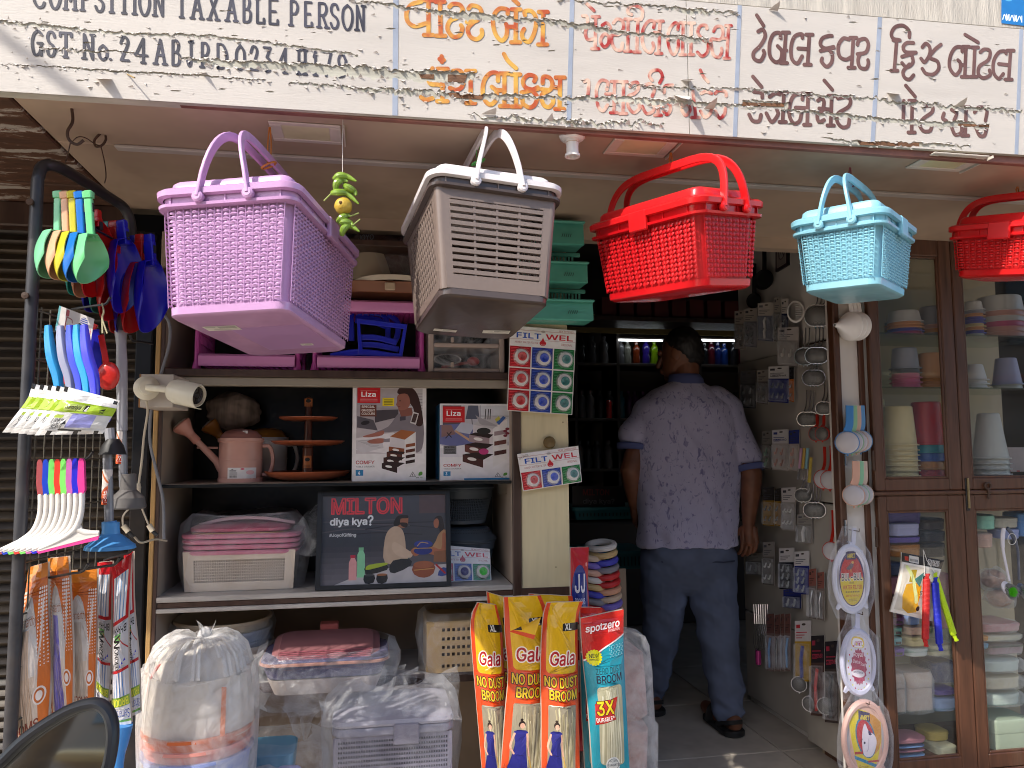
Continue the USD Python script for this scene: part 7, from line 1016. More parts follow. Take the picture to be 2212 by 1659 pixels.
# ================================================================ GLAZED CUPBOARD
X = lambda u, v: P(u, v, YC)[0]
Z = lambda u, v: P(u, v, YC)[2]
cL, cM, cR = X(1879, 1032), X(2079, 1012), X(2079, 1012)+.42; g1, g2, g3 = X(1908, 941), X(2051, 1012), X(2101, 1012); h1, h2, h3 = X(1917, 1111), X(2051, 1111), X(2111, 1168)
zA, zB, zC, zD, zE = Z(2000, 505), Z(1980, 1034), Z(1980, 1062), Z(1980, 1103), Z(1990, 1642); zt = Z(1990, 552)
cb = thing('glazed_cupboard', 'tall brown wooden cupboard with four glass doors full of plastic cups and boxes', 'cupboard', (cL, YC, -.15)); back_m = mat('cupboard_back_panel', '#a89a80', .55, vary=.08)
part(cb, 'carcass_side', box(cL, cL+.02, YC+.03, YC+.36, -.15, zA+.05, .002), wood_cab); part(cb, 'back_panel', box(cL, cR+.1, YC+.36, YC+.375, -.15, zA+.05, .002), back_m); part(cb, 'top_panel', box(cL, cR+.1, YC+.03, YC+.36, zA, zA+.03, .002), wood_cab); part(cb, 'bottom_panel', box(cL, cR+.1, YC+.03, YC+.359, zE-.06, zE-.012, .002), wood_cab); part(cb, 'mid_panel', box(cL+.021, cR+.1, YC+.03, YC+.359, zC-.012, zC+.012, .002), wood_cab); part(cb, 'cross_rail', box(cL+.004, cR+.05, YC-.002, YC+.03, zC-.012, zC+.002, .003), wood_cab); part(cb, 'plinth', box(cL+.004, cR+.05, YC-.002, YC+.03, -.15, zE-.052, .003), wood_cab); part(cb, 'head_rail', box(cL+.004, cR+.05, YC-.003, YC+.03, zA+.001, zA+.05, .003), wood_cab)
def door(x0, x1, a0, a1, z0, z1, b0, b1, lab):
    d = part(cb, 'door', box(x0, a0, YC, YC+.026, z0, z1, .004), wood_cab, label=lab); part(d, 'stile', box(a1, x1, YC, YC+.026, z0, z1, .004), wood_cab); part(d, 'rail', box(a0+.0005, a1-.0005, YC+.001, YC+.025, z0, b0, .003), wood_cab); part(d, 'rail', box(a0+.0005, a1-.0005, YC+.001, YC+.025, b1, z1, .003), wood_cab)
    for s in (box(a0, a0+.008, YC+.004, YC+.015, b0, b1, .002), box(a1-.008, a1, YC+.004, YC+.015, b0, b1, .002), box(a0+.0085, a1-.0085, YC+.004, YC+.015, b0, b0+.008, .002), box(a0+.0085, a1-.0085, YC+.004, YC+.015, b1-.008, b1, .002)): part(d, 'bead', s, wood_cab)
    part(d, 'glass', plain(a0+.002, a1-.002, YC+.0155, YC+.0185, b0+.002, b1-.002), pane()); return d
g4 = cM+.36
door(cL+.024, cM-.0015, g1, g2, zC+.004, zA-.004, zB, zt, 'upper left glass door'); door(cM+.0015, cR, g3, g4, zC+.004, zA-.004, zB, zt, 'upper right glass door'); door(cL+.03, cM-.0015, h1, h2, zE-.05, zC-.014, zE, zD, 'lower left glass door'); door(cM+.0015, cR, h3, g4, zE-.05, zC-.014, zE, zD, 'lower right glass door')
for u, v in ((1886, 995), (1893, 1160)): p = P(u, v, YC-.004); part(cb, 'hinge', tube([p+(0, 0, .035), p-(0, 0, .035)], .0045, 8), iron_rust)
p = P(2091, 1068, YC-.006); part(cb, 'bolt', box(p[0]-.007, p[0]+.007, YC-.006, YC-.0005, p[2]-.06, p[2]+.06, .002), steel_dark); part(cb, 'bolt_rod', tube([p+(0, -.003, -.05), p+(0, -.003, .06)], .004, 8), mat('worn_brass', '#8a7a5a', .4, metal=.8)); p = P(2134, 1052, YC-.004); part(cb, 'hasp', cat([tube(np.array([p+(.013*cos(a), 0, .011*sin(a)+.004) for a in np.linspace(0, 2*pi, 16, endpoint=False)]), .004, 6, True), box(p[0]-.004, p[0]+.004, p[1]-.004, p[1]+.002, p[2]-.045, p[2]-.006, .002)]), iron_rust, kind='stuff')
for z in (Z(1990, 722)+.012, Z(1990, 833), Z(1990, 1421)+.01, Z(1990, 1546)): part(cb, 'glass_shelf', box(cL+.022, cR+.05, YC+.05, YC+.355, z-.006, z, .001), pane('shelf_glass', (.78, .88, .84)))
zs1, zs2, zs3 = Z(1990, 722)+.013, Z(1990, 833)+.001, zC+.013
mug = {'cream': '#c9b384', 'terracotta': '#b02420', 'teal': '#2a7a84', 'blue': '#2a4a94', 'orange': '#b8742a', 'red': '#b02a24', 'peach': '#c98a5a', 'pink': '#b8507a', 'grey': '#8a8894', 'white': '#c2bec0', 'violet': '#4a48a4', 'salmon': '#c08c84', 'lilac': '#9a96b4', 'charcoal': '#4c4a4e', 'clear': '#b4b0ac'}
def pile(x, y, z, rb, rt, h, pitch, cols, where, kind='cup'):
    """Nested vessels upside down, lowest first; each is a thing."""
    n = len(cols)
    for i, c in enumerate(cols):
        v = tf(lathe([(rt-.002, .0), (rt+.007, 0), (rt+.007, .0035), (rt-.001, .004), (rb, h-.004), (rb-.004, h), (0, h)], 22), Mx((x, y, z+i*pitch+.0005*i)))
        single('stacked_'+kind, '%s %s, %s in %s' % (c, kind, 'lowest' if i == 0 else 'topmost' if i == n-1 else ('second', 'third', 'fourth', 'fifth', 'sixth', 'seventh', 'eighth')[i-1]+' up', where), kind, v, pl(mug[c], .38), group='plastic %ss stacked in the cupboard' % kind)
xx = lambda u, v, Y=YC+.14: P(u, v, Y)[0]
def fit(u0, u1, v, Y): return xx((u0+u1)/2, v, Y), (xx(u1, v, Y)-xx(u0, v, Y))/2
Y1 = YC+.13; hp = lambda v0, v1, Y=Y1: abs(P(1960, v0, Y)[2]-P(1960, v1, Y)[2])
x, r = fit(1912, 1976, 1000, Y1); pile(x, Y1, zs3, r*.82, r, hp(864, 948), hp(945, 956)*.97, ['cream']*9, 'the cream stack in the upper left door'); x2, r2 = fit(1884, 1921, 1000, Y1+.06); pile(x2, Y1+.07, zs3, .03, .038, hp(864, 985), .017, ['cream']*8, 'the cream stack half behind the stile')
x, r = fit(1976, 2036, 1000, Y1+.02); pile(x, Y1+.02, zs3, r*.86, r, hp(842, 935), .031, ['charcoal', 'red', 'orange', 'blue', 'teal', 'terracotta'], 'the many coloured stack in the upper left door')
x, r = fit(1931, 1982, 820, Y1); pile(x, Y1, zs2, r*.85, r, hp(745, 790), .018, ['pink', 'pink', 'pink', 'charcoal', 'grey'], 'the pink and grey stack, middle shelf'); x, r = fit(1986, 2036, 820, Y1+.02); pile(x, Y1+.02, zs2, r*.85, r, hp(745, 800), .013, ['peach', 'peach', 'orange', 'peach'], 'the peach stack, middle shelf')
x, r = fit(1922, 1984, 700, Y1); pile(x, Y1, zs1, r*.86, r, hp(665, 690), .012, ['pink', 'violet', 'peach', 'peach', 'white'], 'the mixed stack, top shelf, left door', 'tub'); x, r = fit(1990, 2036, 700, Y1+.03); pile(x, Y1+.03, zs1, r*.9, r, hp(610, 650), .016, ['grey', 'peach', 'salmon', 'grey'], 'the peach and grey stack, top shelf, left door', 'tub')
x, r = fit(2083, 2116, 700, Y1); pile(x+.01, Y1, zs1, r*.86, r, hp(680, 700), .013, ['white', 'violet', 'peach', 'cream', 'violet', 'violet', 'peach', 'grey', 'white'], 'the narrow stack, top shelf, right door', 'tub'); x, r = fit(2119, 2200, 700, Y1+.03); pile(x, Y1+.03, zs1, r*.9, r, hp(655, 690), .021, ['salmon', 'salmon', 'pink', 'white', 'salmon', 'white'], 'the wide pink stack, top shelf, right door', 'tub')
x, r = fit(2110, 2172, 1010, Y1); pile(x, Y1, zs3, r*.6, r, hp(890, 990), .020, ['clear']*6, 'the clear stack, upper right door'); x, r = fit(2150, 2200, 820, Y1+.04); pile(x, Y1+.04, zs2, r*.7, r, hp(755, 815), .02, ['clear', 'lilac'], 'the clear pair, middle shelf, right door'); x, r = fit(2082, 2122, 820, Y1); pile(x+.01, Y1, zs2, r*.7, r, hp(765, 800), .016, ['white', 'white', 'white'], 'the white stack, middle shelf, right door')
sp = P(2190, 990, Y1+.1); a_ = Art(.12, .1, '#9a8a88'); [a_.rect(.005+.045*i, .0, .02+.045*i, .006, '#a82a2c') or a_.rect(.01+.045*i, .0, .015+.045*i, .04, '#a82a2c') or a_.poly([(.002+.045*i, .045), (.0125+.045*i, .085), (.023+.045*i, .045)], '#a82a2c') for i in range(3)]; t = thing('picture_card', 'card printed with three red lamp stands in the right cupboard door', 'card', sp); put(t, 'print', a_, quad(sp+(-.04, 0, -.055), sp+(.08, 0, -.055), sp+(.08, 0, .045), sp+(-.04, 0, .045)), printed())
def lunch(label, u0, u1, v0, v1, Y, col, D_=.1, r=.3, film_=False, lid=None, tag=None, grp='lunch boxes in the lower cupboard'):
    a, b = P(u0, v1, Y), P(u1, v0, Y); W, H = b[0]-a[0], b[2]-a[2]; c_ = ((a[0]+b[0])/2, Y+D_/2, a[2]); rr = min(W, D_)*r; t = thing('storage_box', label, 'box', c_, group=grp); part(t, 'box', tf(rbox(W, D_, [(0, .006), (.004, .001), (H*.62, 0)], rr), Mx(c_)), pl(col, .4)); part(t, 'lid', tf(rbox(W*1.02, D_*1.02, [(H*.63, .001), (H*.66, 0), (H*.93, .0), (H, .005)], rr), Mx(c_)), pl(lid or col, .38))
    if tag: part(t, 'label', plain(c_[0]-W*.18, c_[0]+W*.2, Y-.003, Y-.0015, a[2]+H*.25, a[2]+H*.55), mat('dark_label', '#2a2c32', .5))
    if film_: bag(t, 'film', np.array(c_), W*.56, D_*.58, [(0, 1), (H*.3, 1.04), (H*.8, 1.05), (H*1.04, .9)], int(u0), .008)
Yb = YC+.05
for a in (('violet tray tilted at the top left of the lower cupboard', 1919, 1995, 1105, 1135, Yb+.05, '#6a54a0'), ('pale lilac box lid below the violet tray', 1930, 1992, 1130, 1160, Yb+.02, '#a8a2c4'), ('purple box under the pale lilac lid', 1920, 1994, 1160, 1175, Yb+.02, '#5a4494'), ('orange brown box under the purple one', 1932, 1994, 1176, 1205, Yb+.02, '#a8641c'), ('black glossy box stack top at the right of the lower left door', 1998, 2046, 1120, 1146, Yb+.04, '#3a2a2a'), ('black glossy box in the middle of the dark stack', 1998, 2048, 1147, 1172, Yb+.04, '#1e1e2c'), ('black glossy box at the bottom of the dark stack', 1998, 2048, 1173, 1205, Yb+.04, '#1a1c22'),
    ('dark blue box in shade left of the sponge pack', 1922, 1950, 1215, 1245, Yb+.04, '#2a3a5c'), ('rose box in film below the dark blue one', 1922, 1950, 1246, 1285, Yb+.04, '#a86878'), ('rose pink box beside the ropes', 2030, 2060, 1240, 1360, Yb+.06, '#b88088'),
    ('purple lunch box, top of the left column behind the ropes', 1926, 1958, 1333, 1352, Yb, '#6a3a80', .1, .3, False, None, 1), ('sea green lunch box with a dark label, second of the left column', 1926, 1953, 1356, 1374, Yb, '#5aa090', .1, .4, False, None, 1), ('aqua lunch box with a dark label, third of the left column', 1926, 1953, 1378, 1396, Yb, '#5aa8b4', .1, .4, False, None, 1), ('violet lunch box with a dark label, foot of the left column', 1926, 1958, 1401, 1420, Yb, '#6a48a0', .1, .3, False, None, 1),
    ('pale blue lunch box, top of the column behind the red rope', 1962, 1990, 1331, 1352, Yb, '#7a90c4'), ('peach lunch box behind the red rope', 1963, 2010, 1353, 1374, Yb, '#c8a08c'), ('straw coloured lunch box behind the red rope', 1964, 2010, 1375, 1399, Yb, '#b8a678'), ('white lunch box with a pencilled price at the foot of its column', 1965, 2010, 1400, 1421, Yb, '#bcc2c4'), ('cream bag wrapped box under the yellow rope', 2014, 2064, 1392, 1420, Yb, '#b8b094', .1, .3, True), ('clear beige box set in film below the ropes, left of two', 1932, 1956, 1456, 1542, Yb, '#b09a8e', .1, .2, True), ('clear beige box set in film below the ropes, right of two', 1962, 2018, 1452, 1542, Yb, '#b8a298', .12, .2, True), ('navy mesh box behind the beige set', 2020, 2068, 1430, 1478, Yb+.04, '#2a3c6c', .14, .2, True), ('violet tray under the navy mesh box', 2024, 2070, 1489, 1505, Yb, '#5a4a8a'), ('pale blue handled tray under the violet one', 2022, 2072, 1507, 1540, Yb, '#8a9cc0'),
    ('pink wedge box on top of the lowest pile', 1936, 2006, 1594, 1611, Yb, '#c0808c'), ('blue wedge box second in the lowest pile', 1937, 2004, 1604+8, 1619, Yb, '#7494c4'), ('pink wedge box third in the lowest pile', 1938, 2005, 1620, 1630, Yb, '#b87888'), ('blue wedge box at the bottom of the lowest pile', 1938, 2005, 1631, 1642, Yb, '#7a9cc8'), ('yellow printed packet at the bottom of the left door', 2010, 2055, 1580, 1604, Yb+.05, '#c0a860'), ('cream printed packet beside the wedge boxes', 2028, 2072, 1612, 1640, Yb, '#c8c2a8'),
    ('mint arched box at the top of the right door', 2122, 2156, 1112, 1145, Yb, '#88bca4', .1, .45), ('pink arched box with a price label in the right door', 2116, 2152, 1152, 1185, Yb, '#c09a8c', .1, .45), ('beige soap box at the top of the right door', 2158, 2205, 1118, 1142, Yb, '#a89c8c'), ('pale violet box below the beige soap box', 2172, 2206, 1143, 1166, Yb, '#8a90bc'), ('blue box at the right edge of the cupboard', 2208, 2240, 1108, 1160, Yb, '#4a7ab4'), ('white bowl in film, first in the right door', 2128, 2215, 1425, 1455, Yb, '#a8b4b0', .14, .4, True), ('cream bowl in film, second in the right door', 2130, 2215, 1460, 1492, Yb, '#b4aa94', .14, .4, True), ('white bowl in film, third in the right door', 2134, 2215, 1497, 1528, Yb, '#b0b8b0', .14, .4, True), ('grey green slotted tub at the bottom of the right door', 2150, 2230, 1552, 1636, Yb, '#a8b09c', .14, .2), ('rose pink packet stack upper, in film behind the dish brushes', 2128, 2205, 1345, 1368, Yb+.03, '#b07880', .14, .1, True), ('cream packet in the film wrapped stack', 2120, 2210, 1370, 1388, Yb+.03, '#b8b09a', .14, .1, True), ('mauve packet at the bottom of the film wrapped stack', 2140, 2212, 1389, 1416, Yb+.03, '#9a7484', .14, .1, True), ('blue packet at the left of the film wrapped stack', 2116, 2138, 1390, 1404, Yb, '#4a84a8'), ('orange packet above the blue one', 2117, 2138, 1374, 1387, Yb, '#b87a34')): lunch(*a)
for k, (u, v, s) in enumerate(((2145, 1250, 5), (2160, 1290, 8), (1940, 1300, 9))): c_ = P(u, v, Yb+.08); v_, f = ball((.06, .05, .045), 3); t = thing('wrapped_packets', ('film wrapped packets behind the white dish brush', 'second heap of film wrapped packets in the right door', 'crumpled film packet left of the sponge pack')[k], 'packet', c_); part(t, 'core', (v_*.8+c_, f), mat('rose_card', '#a88478', .6, vary=.4, vs=25)); part(t, 'film', (crumple(v_+c_, .03, 22, s), f), film(), 40)
# hung on the cupboard: sponge pack, three ropes, two dish brushes
K6 = lambda x, y: (1880.2+.2*x, 1078.4+.2*y); Yh = YC-.02
t = thing('sponge_pack', 'clear white bordered pack with a yellow sponge brush hung on the cupboard door', 'pack', P(*K6(560, 560), Yh)); fn = edges([K6(342, 575), K6(335, 700), K6(290, 950), K6(215, 1215)], [K6(800, 660), K6(775, 720), K6(700, 1000), K6(672, 1320)], Yh-.005, None, .012, .004, 5)
a = Art(.09, .12, '#c4bcae'); a.rect(0, .102, .09, .121, '#26221f'); a.rect(.006, .106, .014, .114, '#b03a2a'); a.rect(.016, .104, .036, .117, '#c8c2ba'); [a.rect(.018+.0025*i, .106, .0195+.0025*i, .111, '#4a4844') for i in range(7)]; a.text('STAINLESS', .056, .11, .006, '#d8d2cc', width=.026); a.text('STEEL BRUSH', .056, .105, .004, '#d8d2cc', width=.026); a.rect(0, .098, .09, .102, '#dcd6cc'); a.rect(0, 0, .005, .1, '#dcd6cc'); a.rect(.085, 0, .09, .1, '#dcd6cc'); a.rect(0, 0, .09, .007, '#dcd6cc'); a.poly([(.016, .06), (.02, .012), (.05, .01), (.052, .062)], '#c89418', 2); a.poly([(.022, .09), (.034, .092), (.032, .066), (.02, .066)], '#a08a2a'); a.poly([(.03, .072), (.05, .09), (.046, .06)], '#3a7470'); a.line([(.012, .094), (.024, .08), (.036, .055), (.045, .03)], .007, '#c2c88a', 4); a.rect(.05, .025, .075, .096, '#bcb8b2'); a.ell(.056, .08, .007, .008, '#1e1c1c'); a.text('STEEL', .048, .045, .008, '#1e1c1c', width=.026); a.text('SCRUBBER', .048, .039, .004, '#b03030', width=.026); a.ell(.052, .018, .004, .005, '#2a2826'); put(t, 'print', a, fn, printed('print_gloss'), .03); part(t, 'back', backing(fn, .006), pl('#c2bab0', .4))
strg = mat('white_thread', '#d0ccc4', .7); single('hanging_string', 'white string the ropes and pack hang by', 'string', cat([tube([P(*K6(570, 545), Yh-.02), P(*K6(588, 830), Yh-.02)], .0011, 5), tube([P(*K6(575, 555), Yh-.02), P(*K6(610, 660), Yh-.02), P(*K6(700, 800), Yh-.02)], .0011, 5)]), strg)
def rope(label, col, A_, B_, r, Y):
    a, b = P(*K6(*A_), Y), P(*K6(*B_), Y); L = np.linalg.norm(b-a); d = (b-a)/L; F_ = frame(d); t = thing('rope_hank', label, 'rope', a, group='hanks of rope on the cupboard'); m_ = mat('rope_'+col.lstrip('#'), col, .55, vary=.12, vs=120, bump=.5, bs=420); n = int(L/.0046)
    k = np.arange(n*9)/9.; th = k*2*pi; z = .006+(L-.016)*k/n; p = np.stack([r*np.cos(th), r*.75*np.sin(th), z], -1)@F_[:3, :3].T+a; part(t, 'winding', tube(p, .003, 6), m_); part(t, 'core', tube([a, b], r*.7, 10), m_)
    for e, s in ((a, -1), (b, 1)):
        for q_ in (-.4, .1, .5): part(t, 'end_loop', tube(smooth_path(np.array([e+F_[:3, 0]*r*q_, e+F_[:3, 0]*r*(q_+.3)+d*s*.012-(0, .004, 0), e+F_[:3, 0]*r*(q_-.35)+d*s*.009-(0, .006, 0), e+F_[:3, 0]*r*q_*.5-d*s*.006-(0, r*.7, 0)]), 5), .0024, 5), m_)
rope('red rope hank, left of three', '#b81c18', (607, 845), (592, 1545), .0105, Yh-.03); rope('blue rope hank, middle of three', '#1420a8', (697, 885), (748, 1590), .0105, Yh-.026); rope('fluorescent yellow rope hank hanging askew, right of three', '#b8d410', (700, 835), (908, 1490), .009, Yh-.022)
def dish_brush(label, pts, head, col, bris):
    p = smooth_path(np.array([P(*K6(*q_), Yh-.01) for q_ in pts]), 6); k = np.linspace(0, 1, len(p)); t = thing('dish_brush', label, 'brush', p[0], group='two dish brushes on the cupboard'); part(t, 'handle', sweep(p, rsec(.013, .009, .004), ref=(0, 1, 0), scale=np.where(k < .45, 1.15-.3*np.abs(k-.25), .8-.25*(k-.45))), pl(col, .3)); c_ = P(*K6(*head), Yh-.012); part(t, 'head', tf(lathe([(0, .008), (.018, .007), (.0255, 0), (.022, -.006), (0, -.008)], 24), Mx(c_, rx=68, ry=14)), pl(col, .3)); r_ = np.random.default_rng(4); V = []
    for i in range(240): a_, q_ = r_.uniform(0, 2*pi), .0235*math.sqrt(r_.uniform(0, 1)); o = np.array([q_*cos(a_), 0, q_*sin(a_)]); V.append((tube([c_+o*.8+(0, -.004, 0), c_+o*1.15+(.006, -.022, -.012)], .0009, 3), q_ < .016))
    part(t, 'outer_bristles', cat([v for v, g_ in V if not g_]), mat('grey_bristle', '#7c7c7c', .6), False, kind='stuff'); part(t, 'inner_bristles', cat([v for v, g_ in V if g_]), mat('green_bristle', bris, .5), False, kind='stuff')
dish_brush('white handled dish brush with bright green bristles', [(1440, 310), (1428, 420), (1435, 560), (1470, 740), (1500, 880)], (1475, 960), '#c6c2c8', '#4ab814'); dish_brush('slate handled dish brush tucked behind the white one', [(1475, 310), (1530, 380), (1585, 520), (1600, 700), (1605, 870)], (1640, 980), '#4a4e5a', '#4a7a2a')
q_ = P(*K6(1480, 300), Yh-.01); single('hanging_string', 'white string loop round the two dish brush handles', 'string', tube(np.array([P(*K6(1530+45*cos(e), 430+60*sin(e)), Yh-.022) for e in np.linspace(0, 2*pi, 18, endpoint=False)]), .001, 5, True), strg)

# ================================================================ PILASTER STOCK
Yp = YS-.02
def face(n): M = frame(n, (0, 0, 1)); return M
def hookm(t, u, v, Y): p = P(u, v, Y); part(t, 'hook', tube([p+(0, .03, 0), p+(0, -.03, 0), p+(0, -.03, .01)], .0016, 6), iron_rust)
for i, k in enumerate((2, 1, 0)):
    c_ = P(1836+9*i, 705, Yp-.005*k); n_ = np.array([-.93, -.33, -.02]); t = thing('funnel', 'white plastic funnel, %s of three nested on the pilaster' % ('leftmost with its cone showing', 'middle one', 'rightmost')[i], 'funnel', c_, group='three white funnels'); M = np.block([[face(n_)[:3, :3], c_[:, None]], [np.zeros((1, 3)), np.ones((1, 1))]]); part(t, 'cone', tf(lathe([(.051, -.006), (.053, 0), (.05, .004), (.048, .008), (.012, .062), (.006, .085), (.005, .085), (.010, .06)], 32), M), white_pl); part(t, 'strap', sweep([c_+(.01, 0, .045), c_+(.012, .01, .09)], rsec(.016, .004), ref=(0, 1, 0)), white_pl)
def strainer(label, c_, n_, r, rim, mesh_m, top=None, hand=None, band=.02, grp=None, dome=.62, hw=.011, kind='strainer'):
    """Ring with a mesh bowl bulging along n_, and a handle up to a hook."""
    t = thing(kind, label, 'strainer', c_, group=grp); M = np.block([[face(n_)[:3, :3], np.asarray(c_)[:, None]], [np.zeros((1, 3)), np.ones((1, 1))]]); part(t, 'rim', tf(lathe([(r*.97, -band), (r, -band), (r*1.02, -band*.5), (r, 0), (r*1.03, .001), (r*1.03, .003), (r*.97, .003), (r*.96, -band*.5)], 30), M), rim); part(t, 'bowl', tf(lathe([(r*.96*cos(a), .002+r*dome*sin(a)) for a in np.linspace(0, pi/2, 8)], 30), M), mesh_m)
    if top is not None: part(t, 'handle', sweep(smooth_path(np.array([np.asarray(c_)+(0, 0, r*.95), (np.asarray(c_)+top)/2+(.004, 0, 0), top]), 5), rsec(hw, .004), ref=(0, 1, 0)), hand or rim); part(t, 'foot', tube([np.asarray(c_)-(0, 0, r*.95), np.asarray(c_)-(0, 0, r*1.2)], .003, 6), hand or rim)
    return t
mesh_s = usdkit.material(stage, '/World/Looks/steel_mesh', {'t': ('texture_coordinate', {}), 'c': ('checker_texture', {'scale': 900., 'color1': (.22, .21, .20), 'color2': (.08, .08, .075)}), 'p': ('principled_bsdf', {'metallic': .35, 'roughness': .5})}, [('t.object', 'c.vector'), ('c.color', 'p.base_color')], surface='p.BSDF'); mesh_w = mat('nylon_mesh', '#b4aeb0', .6, vary=.05)
for i, (u, v, cs) in enumerate(((1826, 956, (('#3a78b0', 'blue'), ('#8ab48c', 'sage green'), ('#c8a490', 'peach'), ('#5a8cb8', 'pale blue'))), (1840, 1070, (('#c89a84', 'peach'), ('#8abc96', 'mint'), ('#c8b0a0', 'cream'))))):
    for k, (col, nm) in enumerate(cs): Y = Yp-.012*(len(cs)-k); c_ = P(u+9.5*k+4, v-1*k, Y); strainer('%s plastic tea strainer in the %s bunch on the pilaster' % (nm, ('upper', 'lower')[i]), c_, (-.62, -.78, .05), .040-.003*i, pl(col, .35), mesh_w, P(u+9+8*k, v-80+6*i, Y), None, .007, 'tea strainers on the white pilaster', .4, .03)
def oval_filter(label, cu, cv, ru, rv, Y, col, art, hu, hv):
    c_ = P(cu, cv, Y); rx = P(cu+ru, cv, Y)[0]-c_[0]; rz = c_[2]-P(cu, cv+rv, Y)[2]; t = thing('flat_filter', label, 'water filter', c_, group='big flat water filters on the pilaster'); m_ = pl(col, .35); M = Mx(c_) @ np.diag([1, 1, rz/rx, 1.]) @ frame((0, -1, 0))
    part(t, 'ring', tf(lathe([(rx*.80, .004), (rx*.84, .010), (rx*.93, .012), (rx, .005), (rx, -.003), (rx*.8, -.003)], 40), M), m_); part(t, 'disc', tf(lathe([(rx*.8, .003), (0, .003)], 40), M), mesh_w); top = P(hu, hv, Y+.005); part(t, 'handle', sweep([c_+(0, 0, rz*.97), c_*.3+top*.7+(0, 0, 0), top], rsec(.020, .007), ref=(0, 1, 0), scale=[1.4, .9, .8]), m_); [part(t, 'foot', tf(rbox(.016, .008, [(-.012, .002), (0, 0), (.012, 0)], .003), Mx(c_+(s*rx*.72, 0, -rz*.78), ry=s*-35)), m_) for s in (-1, 1)]
    if art: w = rx*1.36; h = rz*1.62; a_ = art(w, h); fn = lambda s, r: (c_[0]-w/2+w*s, np.full_like(s, c_[1]-.0055), c_[2]-h/2+h*r); put(t, 'label', a_, fn, printed('print_gloss'))
    bag(t, 'film', c_+(0, 0, -rz*1.1), rx*1.14, .022, [(0, .75), (rz*.5, 1.0), (rz*1.1, 1.02), (rz*1.8, .9), (rz*2.2, .5), (rz*2.6, .25)], int(cv), .012, 20, m=film('thin_film', .03, .26, crinkle=.6, cs=30.)); hookm(t, hu, hv+6, Y)
def art_bird(w, h):
    a = Art(w, h, '#d8d4dc'); o = affinity.scale(Point(w/2, h*.5).buffer(1, quad_segs=10), w*.5, h*.48); a.add(o, '#2a1c50'); i_ = affinity.scale(Point(w/2, h*.48).buffer(1, quad_segs=10), w*.455, h*.44); a.add(i_, '#c8b018'); a.add(i_.intersection(sbox(0, h*.52, w, h)), '#a81c1c'); a.rect(w*.3, h*.84, w*.7, h*.99, '#241a48'); a.text('AMRIT', w*.36, h*.87, h*.075, '#d8c020', width=w*.3); a.poly([(w*.3, h*.68), (w*.45, h*.76), (w*.55, h*.8), (w*.6, h*.77), (w*.55, h*.7), (w*.42, h*.66)], '#5a4a54', 3); a.ell(w*.56, h*.79, w*.05, h*.025, '#c8a050'); a.line([(w*.48, h*.67), (w*.48, h*.62)], h*.012, '#c8a050'); a.text('BUL-BUL', w*.1, h*.475, h*.12, '#161214', width=w*.82, outline='#e4dcd4', ow=h*.008); a.text('DELUXE', w*.4, h*.42, h*.03, '#161214', width=w*.18); a.text('WATER FILTER', w*.14, h*.32, h*.07, '#a82a1c', width=w*.74); [a.rect(w*(.24+.07*k), h*.26, w*(.29+.07*k), h*.285, '#5a4420') for k in range(8)]; a.text('AMRIT KITCHEN PLAST', w*.24, h*.19, h*.03, '#a83a1c', width=w*.54); [a.rect(w*.34, h*(.14-.03*k), w*.66, h*(.15-.03*k), '#8a6a30') for k in range(2)]; return a
def art_royal(w, h):
    a = Art(w, h, '#c9c6d4'); a.poly([(w*.25, h*.8), (w*.3, h*.97), (w*.7, h*.93), (w*.72, h*.76)], '#d8b840', 3); a.poly([(w*.29, h*.8), (w*.33, h*.94), (w*.66, h*.9), (w*.68, h*.77)], '#e0dce4', 3); a.text('AMRIT', w*.34, h*.81, h*.08, '#b02a50', width=w*.32, rot=-6); r_ = [(w*(.5+(.34 if k % 2 else .29)*cos(t_)), h*(.42+(.34 if k % 2 else .3)*sin(t_))) for k, t_ in enumerate(np.linspace(0, 2*pi, 36, endpoint=False))]; a.poly(r_, '#9a1c4a'); a.text('Royal', w*.28, h*.62, h*.085, '#e0d4dc', width=w*.4, rot=-8, bold=False); a.text('Delux', w*.26, h*.5, h*.06, '#e0d4dc', width=w*.3, rot=-10, bold=False); a.text('Touch', w*.56, h*.44, h*.06, '#e0d4dc', width=w*.24, rot=-10, bold=False); a.ell(w*.46, h*.3, w*.27, h*.07, '#d8d0d8', -12); a.text('AMRIT KITCHEN PLAST', w*.26, h*.32, h*.035, '#2a2050', width=w*.42, rot=-10)
    for k, t_ in enumerate(np.linspace(0, 2*pi, 22, endpoint=False)): a.ell(w*(.5+.44*cos(t_)), h*(.42+.42*sin(t_)), w*.025, h*.018, '#a82850' if k % 2 else '#c8c840')
    return a
